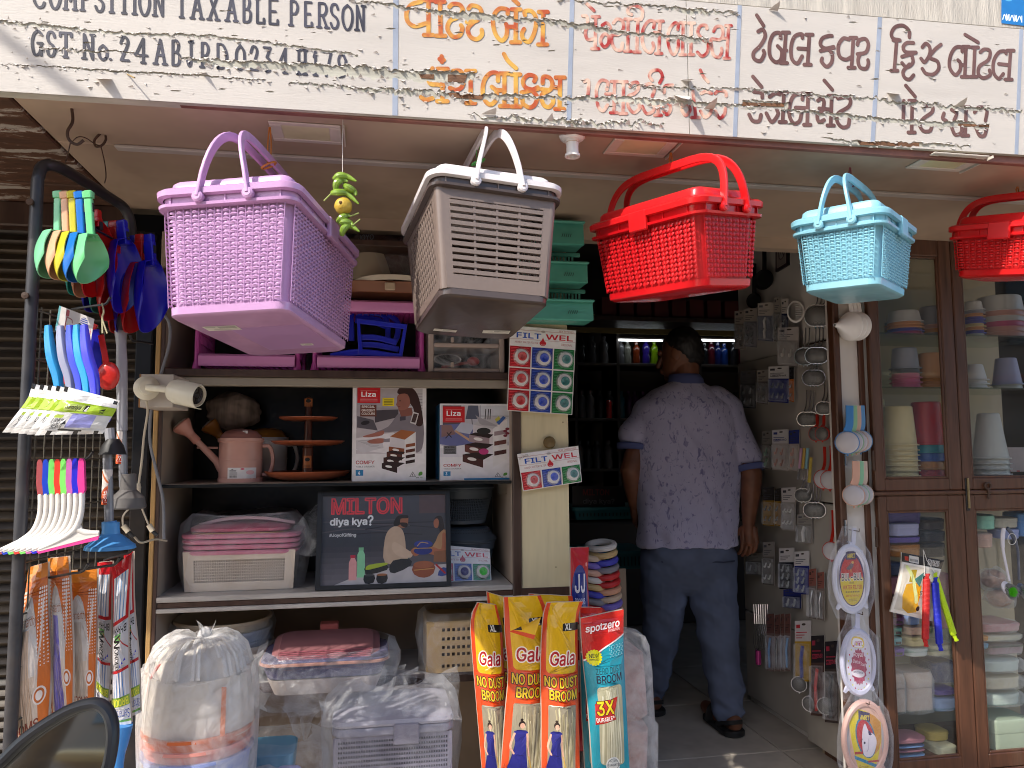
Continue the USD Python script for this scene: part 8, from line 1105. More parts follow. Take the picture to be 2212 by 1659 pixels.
def art_cow(w, h):
    a = Art(w, h, '#c8a090'); a.poly([(0, h*.86), (w*.3, h*.98), (w, h*.74), (w*.92, h*.3), (w*.7, h*.02), (w*.3, 0), (w*.1, h*.35)], '#c8b41c', 3); a.poly([(w*.45, h*.9), (w*.98, h*.74), (w*.9, h*.32), (w*.55, h*.3)], '#b8802c', 3); a.ell(w*.5, h*.52, w*.3, h*.33, '#2a6a8a', 12); a.ell(w*.5, h*.52, w*.26, h*.29, '#a81c28', 12); a.poly([(w*.4, h*.3), (w*.38, h*.5), (w*.42, h*.66), (w*.5, h*.74), (w*.6, h*.62), (w*.78, h*.55), (w*.84, h*.42), (w*.7, h*.24), (w*.5, h*.22)], '#cfc8d4', 3); a.poly([(w*.4, h*.5), (w*.34, h*.42), (w*.38, h*.52)], '#2a2440'); a.poly([(w*.6, h*.64), (w*.7, h*.56), (w*.6, h*.56)], '#2a1a50', 2); a.ell(w*.46, h*.44, w*.03, h*.02, '#2a2440'); a.line([(w*.6, h*.5), (w*.58, h*.36), (w*.52, h*.3)], w*.012, '#7a7494', 3); a.poly([(w*.3, h*.82), (w*.3, h*.96), (w*.66, h*.9), (w*.66, h*.76)], '#241a48'); a.text('AMRIT', w*.35, h*.81, h*.07, '#d8c020', width=w*.28, rot=-8); a.poly([(w*.12, h*.26), (w*.85, h*.08), (w*.84, h*.03), (w*.14, h*.2)], '#2a7aa0'); a.rect(w*.14, h*.27, w*.4, h*.31, '#a82424'); a.rect(w*.55, h*.13, w*.88, h*.16, '#a82424'); a.text('Amrit', w*.24, h*.05, h*.06, '#8a6020', width=w*.3, rot=-8, bold=False); return a
oval_filter('white oval water filter with a red and yellow bird label, top of three', 1838, 1250, 40, 76, Yp-.02, '#c2c2d0', art_bird, 1845, 1140); oval_filter('white oval water filter with a crimson starburst label, middle of three', 1853, 1430, 38, 74, Yp-.025, '#b8b8cc', art_royal, 1852, 1318); oval_filter('pink oval water filter with a yellow cow label, bottom of three', 1868, 1595, 50, 86, Yp-.03, '#c8a094', art_cow, 1866, 1510)

# ================================================================ SIDE WALL STOCK
def onwall(u, v, X_=1.715): return PX(u, v, X_)
for i, (u, v, r, n, lab) in enumerate(((1761, 682, 25, 3, 'under the blue basket'), (1735, 770, 20, 2, 'left of the middle bunch'), (1757, 768, 19, 3, 'in the middle bunch'), (1750, 816, 18, 3, 'below the middle bunch'), (1776, 882, 15, 2, 'hanging low near the post'), (1737, 905, 16, 3, 'lower left, above the red strainers'), (1731, 1070, 15, 2, 'beside the coloured knives'), (1752, 1102, 17, 3, 'under the big red strainers'))):
    for k in range(n):
        c_ = onwall(u+8*k, v, 1.700+.010*k); m_ = (c_[1])/FOC; top = onwall(u+8*k+6, v-62, 1.73); strainer('steel tea strainer, %s of a bunch %s' % (('front', 'second', 'last')[k], lab), c_, (-.78, -.62, 0), r*m_*1.03, chrome, mesh_s, top, None, .026, 'steel strainers on the side wall', .5, .005)
for i, (u, v, r, hv, lab) in enumerate(((1762, 937, 16, 895, 'red plastic strainer partly behind the steel ones, left'), (1776, 937, 16, 893, 'red plastic strainer partly behind the steel ones, right'), (1778, 1035, 21, 965, 'large red plastic strainer, front of the pair'), (1792, 1037, 21, 963, 'large red plastic strainer, rear of the pair'), (1796, 1190, 20, 1102, 'red plastic strainer hanging alone, lowest'))):
    c_ = onwall(u, v, 1.700); m_ = c_[1]/FOC; strainer(lab, c_, (-.85, -.5, 0), r*m_*1.05, pl('#c02a1c', .3), mesh_w if i > 1 else mesh_s, onwall(u+3, hv, 1.72), None, .013, 'red strainers on the side wall', .45, .012)
hookwhite, hookclear = pl('#c9c6c2', .25), mat('clear_hook', '#a8acae', .12, trans=.5)
def card(label, u0, u1, v0, v1, head, body, item, nx, ny, title='', dark='#3a3a40', X_=1.712, shape='hook'):
    c_ = onwall((u0+u1)/2, (v0+v1)/2, X_); Y = c_[1]; s = .0009*(u1-u0); c4 = [P(u0, v1, Y+s), P(u1, v1+3, Y-s), P(u1, v0, Y-s), P(u0, v0+2, Y+s)]; fn = quad(*c4); t = thing('blister_pack', label, 'pack', c_, group='blister packs on the side wall'); ux, uz = c4[1]-c4[0], c4[3]-c4[0]; w, h = np.linalg.norm(ux), np.linalg.norm(uz); nn = np.cross(ux, uz); nn /= np.linalg.norm(nn)
    a = Art(w, h, body); a.rect(0, h*.66, w, h, head); a.ell(w*.55, h*.94, w*.12, h*.02, '#3a322c'); a.rect(w*.08, h*.88, w*.32, h*.94, dark); [a.rect(w*.08, h*(.8-.045*k), w*(.75-.15*k), h*(.815-.045*k), dark) for k in range(3)]
    if title: a.text(title, w*.08, h*.72, h*.05, dark, width=w*.8)
    put(t, 'print', a, fn, printed('print_gloss')); part(t, 'back', tf((np.array(c4+[p-nn*.002 for p in c4]), np.array([(4, 7, 6, 5), (0, 4, 5, 1), (1, 5, 6, 2), (2, 6, 7, 3), (3, 7, 4, 0)])), np.eye(4)), mat('carton_board', '#dcd6d2', .45), False)
    for i in range(nx):
        for j in range(ny):
            o = c4[0]+ux*(.14+.72*(i+.5)/nx)+uz*(.05+.56*(j+.5)/ny)+nn*.002; e, g_ = ux/w, uz/h; b_ = min(w*.72/nx, h*.56/ny)
            if shape == 'hook': part(t, 'hook', sweep(smooth_path(np.array([o+g_*b_*.45, o+nn*.006+g_*b_*.1, o+nn*.009-g_*b_*.32, o+nn*.018-g_*b_*.38, o+nn*.02-g_*b_*.1]), 3), rsec(b_*.34, .004), ref=e), item)
            else: part(t, 'handle', sweep([o+g_*h*.26/ny, o+nn*.012+g_*h*.05, o+nn*.005-g_*h*.26/ny], rsec(b_*.3, .008), ref=e), item)
    k4 = [p+nn*.002 for p in (c4[0]+ux*.07+uz*.03, c4[1]-ux*.07+uz*.03, c4[1]-ux*.07+uz*.63, c4[0]+ux*.07+uz*.63)]; q4 = [p+nn*.02+(c_-p)*.06 for p in k4]; part(t, 'blister', (np.array(k4+q4), np.array([(4, 5, 6, 7), (0, 1, 5, 4), (1, 2, 6, 5), (2, 3, 7, 6), (3, 0, 4, 7)])), fclear, False)
for a in (('tall clear pack furthest left in the top row of packs', 1587, 1611, 670, 753, '#9a8e84', '#7c726c', hookclear, 2, 3), ('second clear pack in the top row', 1608, 1635, 665, 748, '#a0968c', '#6c6a70', hookclear, 2, 3), ('pack with a white sink strainer and brush in the top row', 1637, 1671, 653, 735, '#b0a69c', '#6a6c78', hookwhite, 1, 2, '', '#5a5a60', 1.712, 'bar'), ('narrow clear pack beside the navy one in the top row', 1672, 1686, 640, 737, '#8a827a', '#6e6a66', hookclear, 1, 3), ('narrow navy pack in the top row', 1688, 1703, 645, 737, '#b4aca4', '#1c2440', hookclear, 1, 2), ('large tilted white card of white hooks', 1680, 1725, 706, 788, '#b4aca8', '#9a9490', hookwhite, 2, 1), ('white and blue card of transparent hooks, printed Transparent', 1660, 1704, 790, 868, '#c2bebc', '#28306c', hookclear, 3, 2, 'Transparent'), ('narrow black and orange pack beside the transparent hooks', 1705, 1715, 793, 866, '#201c1c', '#a8602a', hookclear, 1, 2), ('clear hook pack left of the transparent hooks', 1635, 1660, 798, 871, '#8c847c', '#645e5a', hookclear, 2, 2), ('dark pack with clear bubbles nearest the man in the second row', 1600, 1633, 800, 880, '#4a4848', '#3a3a3a', hookclear, 2, 2),
    ('card of pink hooks printed GANCHO', 1668, 1703, 927, 1014, '#b8b4b4', '#a49c98', pl('#c49486', .3), 2, 2, 'GANCHO', '#2a3470'), ('second pink hook card behind the GANCHO one', 1704, 1726, 928, 1015, '#2a3470', '#a49a94', pl('#c49486', .3), 1, 2), ('green hook pack left of the GANCHO card', 1646, 1668, 930, 1012, '#6c6862', '#5c5852', pl('#6a8a74', .3), 1, 2), ('yellow bordered pack of clear hooks', 1648, 1673, 1052, 1134, '#2a2624', '#8a6a24', hookclear, 2, 2), ('second yellow bordered pack, narrower', 1674, 1687, 1054, 1134, '#26221f', '#8a6624', hookclear, 1, 2), ('white card of six small white hooks', 1689, 1718, 1052, 1144, '#b0a8a4', '#948e8a', hookwhite, 3, 2), ('clear pack with a long white towel rod', 1722, 1754, 1110, 1172, '#8c8680', '#7c7670', hookwhite, 1, 1, '', '#4a4a50', 1.712, 'bar'), ('black backed hook card, left of the lower pair', 1683, 1715, 1183, 1272, '#b4aeac', '#1c1c24', hookclear, 2, 3), ('blue backed hook card, right of the lower pair', 1716, 1748, 1190, 1282, '#bab4b2', '#20286a', hookclear, 2, 3), ('small blue card hanging below the lower pair', 1692, 1731, 1272, 1312, '#20286a', '#1a2048', hookclear, 2, 1), ('clear pack of white hooks by the hand of the man', 1648, 1673, 1170, 1262, '#7a746e', '#5c5650', hookwhite, 2, 2), ('pack of clear hooks lowest by the hand of the man', 1612, 1646, 1195, 1240, '#6a6660', '#504c48', hookclear, 2, 1),
    ('pack with a blue peeler, first of four in the row', 1656, 1672, 1325, 1448, '#5a3a34', '#6a5650', pl('#5a84b4', .3), 1, 1, '', '#2a2020', 1.712, 'bar'), ('pack with a steel peeler, second of four in the row', 1673, 1685, 1327, 1448, '#5c3c36', '#6a5650', chrome, 1, 1, '', '#2a2020', 1.712, 'bar'), ('pack with a grey peeler, third of four in the row', 1686, 1695, 1325, 1448, '#5c3c36', '#6a5650', pl('#8a8c94', .3), 1, 1, '', '#2a2020', 1.712, 'bar'), ('pack with a pale blue peeler, last of four in the row', 1696, 1708, 1325, 1448, '#5c3c36', '#6a5650', pl('#6a94bc', .3), 1, 1, '', '#2a2020', 1.712, 'bar'), ('white and yellow card holding a blue handled strainer', 1717, 1752, 1340, 1470, '#b8b0ae', '#a8842a', pl('#22348c', .3), 1, 1, '', '#a82830', 1.712, 'bar'), ('black card with a red handled steel strainer', 1752, 1780, 1372, 1545, '#201c1e', '#4a3630', pl('#b8281c', .3), 1, 1, 'STRAINER', '#8a2a3a', 1.712, 'bar'), ('black card with a black handled steel strainer nearest the post', 1782, 1812, 1384, 1560, '#1e1a1c', '#3a302c', pl('#1c1c20', .3), 1, 1, 'STRAINER', '#8a2a3a', 1.712, 'bar'), ('clear pack with a red edged scraper', 1747, 1763, 1228, 1335, '#7a4a40', '#6c625c', chrome, 1, 1, '', '#3a2420', 1.712, 'bar'), ('second clear pack with a red edged scraper', 1766, 1780, 1235, 1338, '#7a4a40', '#6c625c', chrome, 1, 1, '', '#3a2420', 1.712, 'bar')): card(*a)
for i, (u, v, r) in enumerate(((1726, 1478, 17), (1750, 1520, 17), (1784, 1525, 19))): c_ = onwall(u, v, 1.695); strainer('steel strainer bowl at the foot of the %s card' % ('yellow', 'red handled', 'black handled')[i], c_, (-.6, -.8, 0), r*c_[1]/FOC, chrome, mesh_s, onwall(u+4, v-45, 1.71), chrome, .012, 'steel strainers on the side wall', .4, .006)
for i, (c, nm) in enumerate((('#b48aa4', 'pink'), ('#b09040', 'mustard'), ('#7aa4b0', 'sky blue'), ('#b8a040', 'yellow'))): a, b = onwall(1731+7*i, 968+20*(i == 3), 1.71), onwall(1727+7*i, 1012+30*(i == 3), 1.71); t = thing('paring_knife', '%s handled knife in the row of coloured knives' % nm, 'knife', a, group='coloured knives on the side wall'); part(t, 'handle', tube([a, b], .006, 8), pl(c, .35)); part(t, 'blade', sweep([b, b+(b-a)*.55], rsec(.012, .0015), ref=(0, 1, 0)), chrome)
p = onwall(1719, 674, 1.715); single('soap_dish', 'white ribbed oval soap dish hanging under the blue basket', 'dish', cat([tf(lathe([(.03, 0), (.034, .006), (.028, .01)], 28), Mx(p) @ np.diag([1, 1, 1.35, 1]) @ frame((-.6, -.8, 0)))]+[sweep([p+(-.006+.0, -.006, -.03+.0075*k), p+(.018, -.012, -.03+.0075*k)], rsec(.003, .004), ref=(0, 1, 0)) for k in range(9)]), white_pl)
for i in range(7): a = onwall(1628+5*i, 1305, 1.73); t = thing('whisk', 'steel wire whisk, %s of seven hanging low by the legs of the man' % ('first', 'second', 'third', 'fourth', 'fifth', 'sixth', 'seventh')[i], 'whisk', a, group='steel whisks on the side wall'); b = onwall(1634+4*i, 1400, 1.73); part(t, 'handle', tube([a, a*.55+b*.45], .003, 6), chrome); m_ = a*.55+b*.45; [part(t, 'wire_loop', tube(smooth_path(np.array([m_, m_*.4+b*.6+(s*.016, s*.006, 0), b+(s*.006, 0, -.004), b]), 4), .0009, 4), chrome) for s in (-1, 1)]
p = onwall(1638, 1420, 1.71); t = thing('ribbon_roll', 'shiny magenta roll at the foot of the whisks', 'roll', p); part(t, 'roll', tf(lathe([(0, -.03), (.012, -.03), (.013, 0), (.012, .03), (0, .03)], 16), Mx(p)), mat('magenta_foil', '#b0387c', .2, metal=.4)); part(t, 'dark_core', tf(lathe([(0, -.036), (.006, -.036), (.006, .036), (0, .036)], 12), Mx(p)), black_pl)
c4 = [onwall(1675, 588, 1.79), onwall(1701, 572, 1.79), onwall(1701, 513, 1.79), onwall(1675, 528, 1.79)]; t = thing('wall_picture', 'small dark framed picture high on the side wall', 'picture', c4[0]); fq2 = quad(*c4); a_ = Art(.1, .2, '#3a2830'); a_.rect(.012, .02, .088, .18, '#a89c94'); a_.rect(.016, .025, .084, .175, '#8a8078'); a_.ell(.05, .11, .026, .045, '#4a2c3c'); a_.ell(.05, .11, .021, .037, '#98908a'); a_.line([(.03, .08), (.05, .14), (.07, .08)], .005, '#4a2c3c'); put(t, 'print', a_, fq2, printed()); part(t, 'back', tf(hull(np.array(c4+[p+(.02, 0, 0) for p in c4])+(.002, 0, 0)), np.eye(4)), black_pl)
for i, (u, v, r) in enumerate(((1652, 700, 24), (1630, 745, 18))): c_ = onwall(u, v-95, 1.75); single('frying_pan', ('black round pan hanging high on the side wall', 'smaller black pan below the first')[i], 'pan', cat([tf(lathe([(0, 0), (.8, 0), (1, .28), (1.02, .28), (.84, -.04), (0, -.04)], 28), Mx(c_) @ frame((-.8, -.6, 0)) @ np.diag([r*c_[1]/FOC]*3+[1])), sweep([c_+(0, 0, r*c_[1]/FOC), c_+(.01, .01, .18)], rsec(.02, .008), ref=(0, 1, 0))]), mat('pan_black', '#17171a', .4, metal=.3))

# ================================================================ BACK OF THE SHOP
Yk = 5.4; shelf_m = mat('back_shelf_board', '#3a3430', .5)
bs = thing('bottle_shelves', 'dark wall shelves of bottles at the back of the shop under two lit strips', 'shelves', (1.6, Yk, 1)); xA, xB = P(1236, 900, Yk)[0], P(1640, 900, Yk)[0]
zr_ = [P(1450, v, Yk)[2] for v in (790, 905, 1010, 1110)]
for z in zr_: part(bs, 'board', box(xA-.4, xB+.3, Yk-.12, Yk+.25, z-.02, z, .003), shelf_m)
for u in (1236, 1326, 1500): x = P(u, 900, Yk)[0]; part(bs, 'upright', box(x-.012, x+.012, Yk-.12, Yk+.25, zr_[-1], P(1450, 700, Yk)[2], .003), shelf_m)
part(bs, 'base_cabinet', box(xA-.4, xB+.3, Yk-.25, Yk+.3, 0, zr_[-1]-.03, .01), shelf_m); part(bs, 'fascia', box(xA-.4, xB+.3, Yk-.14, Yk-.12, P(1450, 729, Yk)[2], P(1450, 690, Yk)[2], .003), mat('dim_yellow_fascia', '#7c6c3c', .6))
for u0, u1 in ((1335, 1430), (1497, 1592)): a, b = P(u0, 735, Yk-.14), P(u1, 735, Yk-.14); t = thing('strip_light', 'lit white strip light over the %s bottles' % ('left' if u0 < 1400 else 'right'), 'lamp', a, group='strip lights over the bottles'); part(t, 'tube', box(a[0], b[0], a[1]-.02, a[1], a[2]-.006, a[2]+.006, .003), glow('strip_glow', '#e8f0f4', 2.6)); part(t, 'batten', box(a[0]-.01, b[0]+.01, a[1]-.02, a[1], a[2]+.0075, a[2]+.02, .002), white_pl)
bcol = [('#6a6a70', 'grey'), ('#8a8a80', 'clear'), ('#8a3a1c', 'amber'), ('#3a2a9a', 'violet'), ('#8ab418', 'lime green'), ('#20242a', 'black'), ('#5a1a2a', 'wine red'), ('#1c2a6a', 'navy'), ('#20408c', 'blue'), ('#2a2a30', 'smoky'), ('#5a5a60', 'silver')]
def bottle(label, x, y, z, h, r, col): single('water_bottle', label, 'bottle', tf(lathe([(0, 0), (r*.95, 0), (r, .01), (r, h*.3), (r*.82, h*.42), (r, h*.56), (r*.95, h*.72), (r*.45, h*.84), (r*.45, h*.87), (r*.55, h*.87), (r*.55, h*.99), (0, h)], 16), Mx((x, y, z))), mat('bottle_'+col.lstrip('#'), col, .12, trans=.35, coat=.4), group='bottles on the back shelves')
names = ('first', 'second', 'third', 'fourth', 'fifth', 'sixth', 'seventh', 'eighth', 'ninth', 'tenth', 'eleventh', 'twelfth')
for i, (u, k) in enumerate(((1341, 0), (1356, 1), (1375, 2), (1396, 3), (1414, 4), (1522, 5), (1537, 6), (1551, 7), (1565, 8), (1585, 9), (1603, 6))): bottle('%s sports bottle, %s from the left under the strip lights' % (bcol[k][1], names[i]), P(u, 790, Yk-.06)[0], Yk-.06, zr_[0], .185-.01*(i % 3), .028, bcol[k][0])
for i, u in enumerate((1342, 1358, 1372, 1388, 1404, 1420, 1530, 1560, 1590)): bottle('%s bottle, %s on the second shelf down' % (('teal', 'plum', 'plum', 'plum', 'wine', 'wine', 'pale', 'lilac', 'dark')[i], names[i]), P(u, 905, Yk-.06)[0], Yk-.06, zr_[1], .2, .03, ('#1c5a6a', '#4a1c4a', '#4a1c4a', '#4a1c4a', '#4a1c2a', '#4a1c2a', '#8a8a9a', '#6a4a9a', '#2a2a30')[i])
for i, (u, r_) in enumerate(((1256, 1), (1275, 1), (1296, 1), (1316, 1), (1250, 2), (1268, 2), (1288, 2), (1312, 2), (1256, 0), (1280, 0), (1306, 0))): bottle('%s flask, %s in the left bay of the dim back shelves' % (('grey', 'steel', 'black')[i % 3], names[i]), P(u, 905, Yk-.07)[0], Yk-.07, zr_[r_], .2, .035, ('#55555a', '#77777a', '#26262a')[i % 3])
p = P(1284, 832, 5.2); single('red_flask_glint', 'shiny red steel flask catching light in the left bay', 'flask', tf(lathe([(0, 0), (.02, 0), (.02, .12), (.012, .13), (0, .13)], 14), Mx((P(1315, 880, Yk-.1)[0], Yk-.1, zr_[1]))), mat('red_gloss', '#c81c1c', .15, coat=.5))
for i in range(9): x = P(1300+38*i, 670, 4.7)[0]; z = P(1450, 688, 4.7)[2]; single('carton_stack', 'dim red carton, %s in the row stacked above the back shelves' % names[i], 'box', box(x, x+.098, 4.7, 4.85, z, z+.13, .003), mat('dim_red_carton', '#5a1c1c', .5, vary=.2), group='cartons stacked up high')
part(bs, 'loft_board', box(xA-.6, xB+.2, 4.65, 4.95, P(1450, 688, 4.7)[2]-.03, P(1450, 688, 4.7)[2]-.001, .003), wood_dark)
for i, (v0, v1) in enumerate(((1100, 1125), (1195, 1235))): a, b = P(1240, v1, 3.9), P(1400, v0, 3.9); t = thing('teal_crate', ('upper teal perforated crate in the dark left of the man', 'lower teal perforated crate in the dark left of the man')[i], 'crate', ((a[0]+b[0])/2, 4.1, a[2])); part(t, 'body', tf(rbox(b[0]-a[0], .3, [(0, .02), (b[2]-a[2], 0)], .02), Mx(((a[0]+b[0])/2, 4.06, a[2]))), pl('#1c6a70', .4)); part(t, 'rim', tf(rbox(b[0]-a[0]+.02, .32, [(b[2]-a[2]+.001, 0), (b[2]-a[2]+.015, 0)], .02), Mx(((a[0]+b[0])/2, 4.06, a[2]))), pl('#2a7c84', .4)); part(t, 'slots', cat([plain(a[0]+.03+.02*k, a[0]+.036+.02*k, 3.905, 3.9085, a[2]+.02, b[2]-.015) for k in range(int((b[0]-a[0]-.05)/.02))]), pl('#0e2c30', .6), False, kind='stuff')
a, b = P(1240, 1100, 3.95), P(1330, 1060, 3.95); t = thing('framed_poster', 'small dark poster in the gloom left of the man', 'poster', a); ar = Art(.2, .09, '#2a2526'); ar.text('MILTON', .04, .055, .022, '#7a2226', width=.1); ar.text('diya kya?', .04, .022, .018, '#6a6668', width=.12); put(t, 'print', ar, quad(P(1236, 1100, 3.95), P(1350, 1100, 3.95), P(1350, 1050, 3.95), P(1236, 1050, 3.95)), printed())

# ================================================================ THE MAN
def W_(u, v, y): return P(u, v, y)
m_u = 3.3/FOC
def chain(pts, rad): return [m3.Manifold.hull_points(np.vstack([ball(np.ones(3)*r, 2)[0]+p for p, r in ((pts[i], rad[i]), (pts[i+1], rad[i+1]))])) for i in range(len(pts)-1)]
def fuse(ms, ed=.012, it=8): 
    g = m3.Manifold.batch_boolean(ms, m3.OpType.Add).refine_to_length(ed); v, f = VF(g); tm = trimesh.Trimesh(v, f, process=True); trimesh.smoothing.filter_taubin(tm, iterations=it); return np.array(tm.vertices), np.array(tm.faces)
man = thing('person', 'man seen from behind in mottled grey polo shirt and jeans entering the shop', 'person', (1.4, 3.3, 0))
hc = W_(1468, 764, 3.30); nk = W_(1480, 822, 3.28); chest = W_(1482, 930, 3.30); waist = W_(1485, 1110, 3.30); hip = W_(1487, 1200, 3.30)
shL, shR = W_(1396, 872, 3.30), W_(1574, 866, 3.26); elL, wrL = W_(1361, 1015, 3.27), W_(1372, 1092, 3.36); elR, wrR = W_(1624, 1025, 3.20), W_(1617, 1128, 3.22)
hipL, hipR = W_(1437, 1215, 3.32), W_(1536, 1215, 3.28); knL, knR = W_(1428, 1380, 3.42), W_(1553, 1390, 3.24); anL, anR = W_(1404, 1500, 3.50), W_(1573, 1532, 3.19)
def hand(w, d, side, fw):
    """Palm and five loosely curled fingers from wrist w along d; side points to the thumb, fw the way the fingers curl."""
    d, side, fw = (np.asarray(q, float)/np.linalg.norm(q) for q in (d, side, fw)); pc_ = w+d*.085; out = chain([w, w+d*.035, pc_], [.024, .026, .022])+chain([w+d*.03+side*.022, pc_+side*.028], [.017, .013])+chain([w+d*.03-side*.022, pc_-side*.03], [.015, .012])
    for k, (o, L) in enumerate(((.030, .066), (.011, .075), (-.009, .070), (-.028, .055))): b = pc_+side*o; m1 = b+d*L*.45+fw*L*.08; out += chain([b, m1, m1+d*L*.30+fw*L*.17, m1+d*L*.46+fw*L*.36], [.0098, .0088, .0082, .0072])
    tb = w+d*.03+side*.028; out += chain([tb, tb+d*.032+side*.022+fw*.012, tb+d*.058+side*.026+fw*.022], [.0135, .0105, .0088]); return out
fc_ = np.array([-.62, .60, -.18]); fc_ /= np.linalg.norm(fc_); sd = np.cross(fc_, (0, 0, 1)); sd /= np.linalg.norm(sd); upv = np.cross(sd, fc_)
head_m = [m3.Manifold.hull_points(np.vstack([ball((.077, .094, .098), 3)[0]+hc+(0, 0, .012), ball((.055, .06, .05), 2)[0]+hc+fc_*.04-upv*.065]))]+chain([hc+fc_*.085+upv*.005, hc+fc_*.112-upv*.028], [.012, .015])+chain([hc+fc_*.09-upv*.06+sd*.015, hc+fc_*.09-upv*.06-sd*.015], [.016, .016])+chain([hc+fc_*.06-upv*.1, hc+fc_*.075-upv*.095], [.024, .022])
for s in (-1, 1): head_m += [m3.Manifold.hull_points(ball((.012, .022, .033), 2)[0] @ frame(upv, sd)[:3, :3].T+hc+sd*s*.078-upv*.012-fc_*.008)]+chain([hc+fc_*.078+sd*s*.032+upv*.022, hc+fc_*.08+sd*s*.012+upv*.02], [.012, .012])
skin_m = usdkit.material(stage, '/World/Looks/skin', {'t': ('texture_coordinate', {}), 'n': ('noise_texture', {'scale': 18., 'detail': 5.}), 'r': ('rgb_ramp', {'ramp': [(.3, C('#5c3826')), (.7, C('#7a4c34'))]}), 'p': ('principled_bsdf', {'roughness': .5, 'subsurface_weight': .08, 'subsurface_scale': .01})}, [('t.object', 'n.vector'), ('n.fac', 'r.fac'), ('r.color', 'p.base_color')], surface='p.BSDF')
bm = head_m+chain([hc-upv*.06-fc_*.02, nk, nk-(0, 0, .06)], [.058, .06, .075])+chain([nk-(0, 0, .12), chest, waist, hip], [.07, .12, .12, .09])+chain([nk-(0, 0, .10), shL-(0, 0, .03)], [.05, .04])+chain([nk-(0, 0, .10), shR-(0, 0, .03)], [.05, .04])+chain([shL-(0, 0, .03), elL, elL*.6+wrL*.4, wrL], [.046, .044, .041, .027])+chain([shR-(0, 0, .03), elR, elR*.6+wrR*.4, wrR], [.048, .046, .043, .028])+hand(wrL, wrL-elL+(.0, .01, -.02), (.5, .8, 0), (.75, -.2, 0))+hand(wrR, np.array([.02, .0, -1]), (-.75, .6, 0), (-.25, .85, .1))
for h_, k_, a_, ft in ((hipL-(0, 0, .05), knL, anL, (0, .17, 0)), (hipR-(0, 0, .05), knR, anR, (-.02, .18, 0))): toe = np.array([a_[0]+ft[0], a_[1]+ft[1], .045]); bm += chain([h_, k_, a_], [.075, .052, .034])+chain([np.array([a_[0], a_[1], .055]), a_], [.036, .034])+chain([np.array([a_[0], a_[1]-.055, .05]), np.array([a_[0]+ft[0]*.6, a_[1]+ft[1]*.6, .042]), toe], [.034, .036, .026])
part(man, 'body', fuse(bm, .009, 6), skin_m, True)
v, f = fuse([m3.Manifold.hull_points(np.vstack([ball((.083, .1, .09), 3)[0]+hc+(0, 0, .030)-fc_*.018, ball((.07, .06, .06), 2)[0]+hc-fc_*.045-upv*.02]))], .008, 2); kp = ((v-hc) @ fc_ > .062) & ((v-hc) @ upv < .06); v = v-np.where(kp[:, None], fc_*.05, 0); v = crumple(v, .005, 60, 3); part(man, 'hair', (v, f), mat('black_hair', '#100c0b', .55, vary=.3, vs=60, bump=1., bs=160, stretch=(1, 1, .3)), True)
# shirt: chest tube, sleeves, collar; creased
def rings(L, n=40): return [np.stack([c_[0]+a*np.cos(np.arange(n)*2*pi/n), c_[1]+b*np.sin(np.arange(n)*2*pi/n), np.full(n, c_[2])], -1) for c_, a, b in L]
sh = [m3.Manifold.hull_points(np.vstack(rings(q_, 28))) for q_ in (((nk-(0, 0, .0), .075, .07), (nk-(0, 0, .045), .15, .095), ((shL+shR)/2-(0, 0, .02), .245, .13)), (((shL+shR)/2-(0, 0, .02), .245, .13), (chest, .272, .165)), ((chest, .272, .165), (W_(1484, 1030, 3.3), .258, .168)), ((W_(1484, 1030, 3.3), .258, .168), (waist, .240, .165)), ((waist, .240, .165), (W_(1488, 1178, 3.3), .232, .162)))]
sh += chain([shL+(.07, 0, .0), shL+(.012, 0, -.045), shL+(-.006, 0, -.09), W_(1366, 938, 3.28)], [.074, .080, .078, .066])+chain([shR+(-.07, 0, .0), shR+(-.012, 0, -.05), shR+(.004, 0, -.11), W_(1615, 985, 3.22)], [.074, .080, .079, .068])
v, f = fuse(sh, .013, 45); q_ = v.copy(); fold = meshkit.fbm(np.stack([v[:, 0]*9+v[:, 2]*5, v[:, 1]*6, v[:, 2]*4-v[:, 0]*5], -1), 3, 11)-.5; cr2 = np.abs(meshkit.noise(np.stack([v[:, 0]*13+v[:, 2]*8, v[:, 1]*6, v[:, 2]*4], -1))-.5); nrm_ = trimesh.Trimesh(v, f, process=False).vertex_normals; low = np.clip((1.35-v[:, 2])/.5, 0, 1); v = v+nrm_*((fold*.034*(.4+low)-.016*cr2)[:, None]); hemz = hip[2]+.02
shirt_m = usdkit.material(stage, '/World/Looks/mottled_shirt', {'t': ('texture_coordinate', {}), 'm': ('mapping', {'scale': (1.3, 1, .75)}), 'n': ('noise_texture', {'scale': 38., 'detail': 3., 'roughness': .55, 'distortion': 1.2}), 'r': ('rgb_ramp', {'ramp': [(.0, C('#9d99b4')), (.56, C('#a9a5bd')), (.64, C('#85819f')), (.74, C('#67648c'))]}), 'n2': ('noise_texture', {'scale': 400., 'detail': 1.}), 'b': ('bump', {'strength': .25, 'distance': .001}), 'p': ('principled_bsdf', {'roughness': .85, 'sheen_weight': .2})}, [('t.object', 'm.vector'), ('m.vector', 'n.vector'), ('n.fac', 'r.fac'), ('r.color', 'p.base_color'), ('t.object', 'n2.vector'), ('n2.fac', 'b.height'), ('b.normal', 'p.normal')], surface='p.BSDF')
part(man, 'shirt', (v, f), shirt_m, True); trimb = mat('shirt_trim', '#4e5684', .85)
col_ = [(nk+(0, -.004, -.02), .086, .08), (nk+(0, -.008, .006), .078, .072), (nk+(-.004, .0, .026), .070, .066), (nk+(-.004, .0, .024), .066, .062)]; part(man, 'collar', loft(rings(col_, 32), False, False), trimb, True)
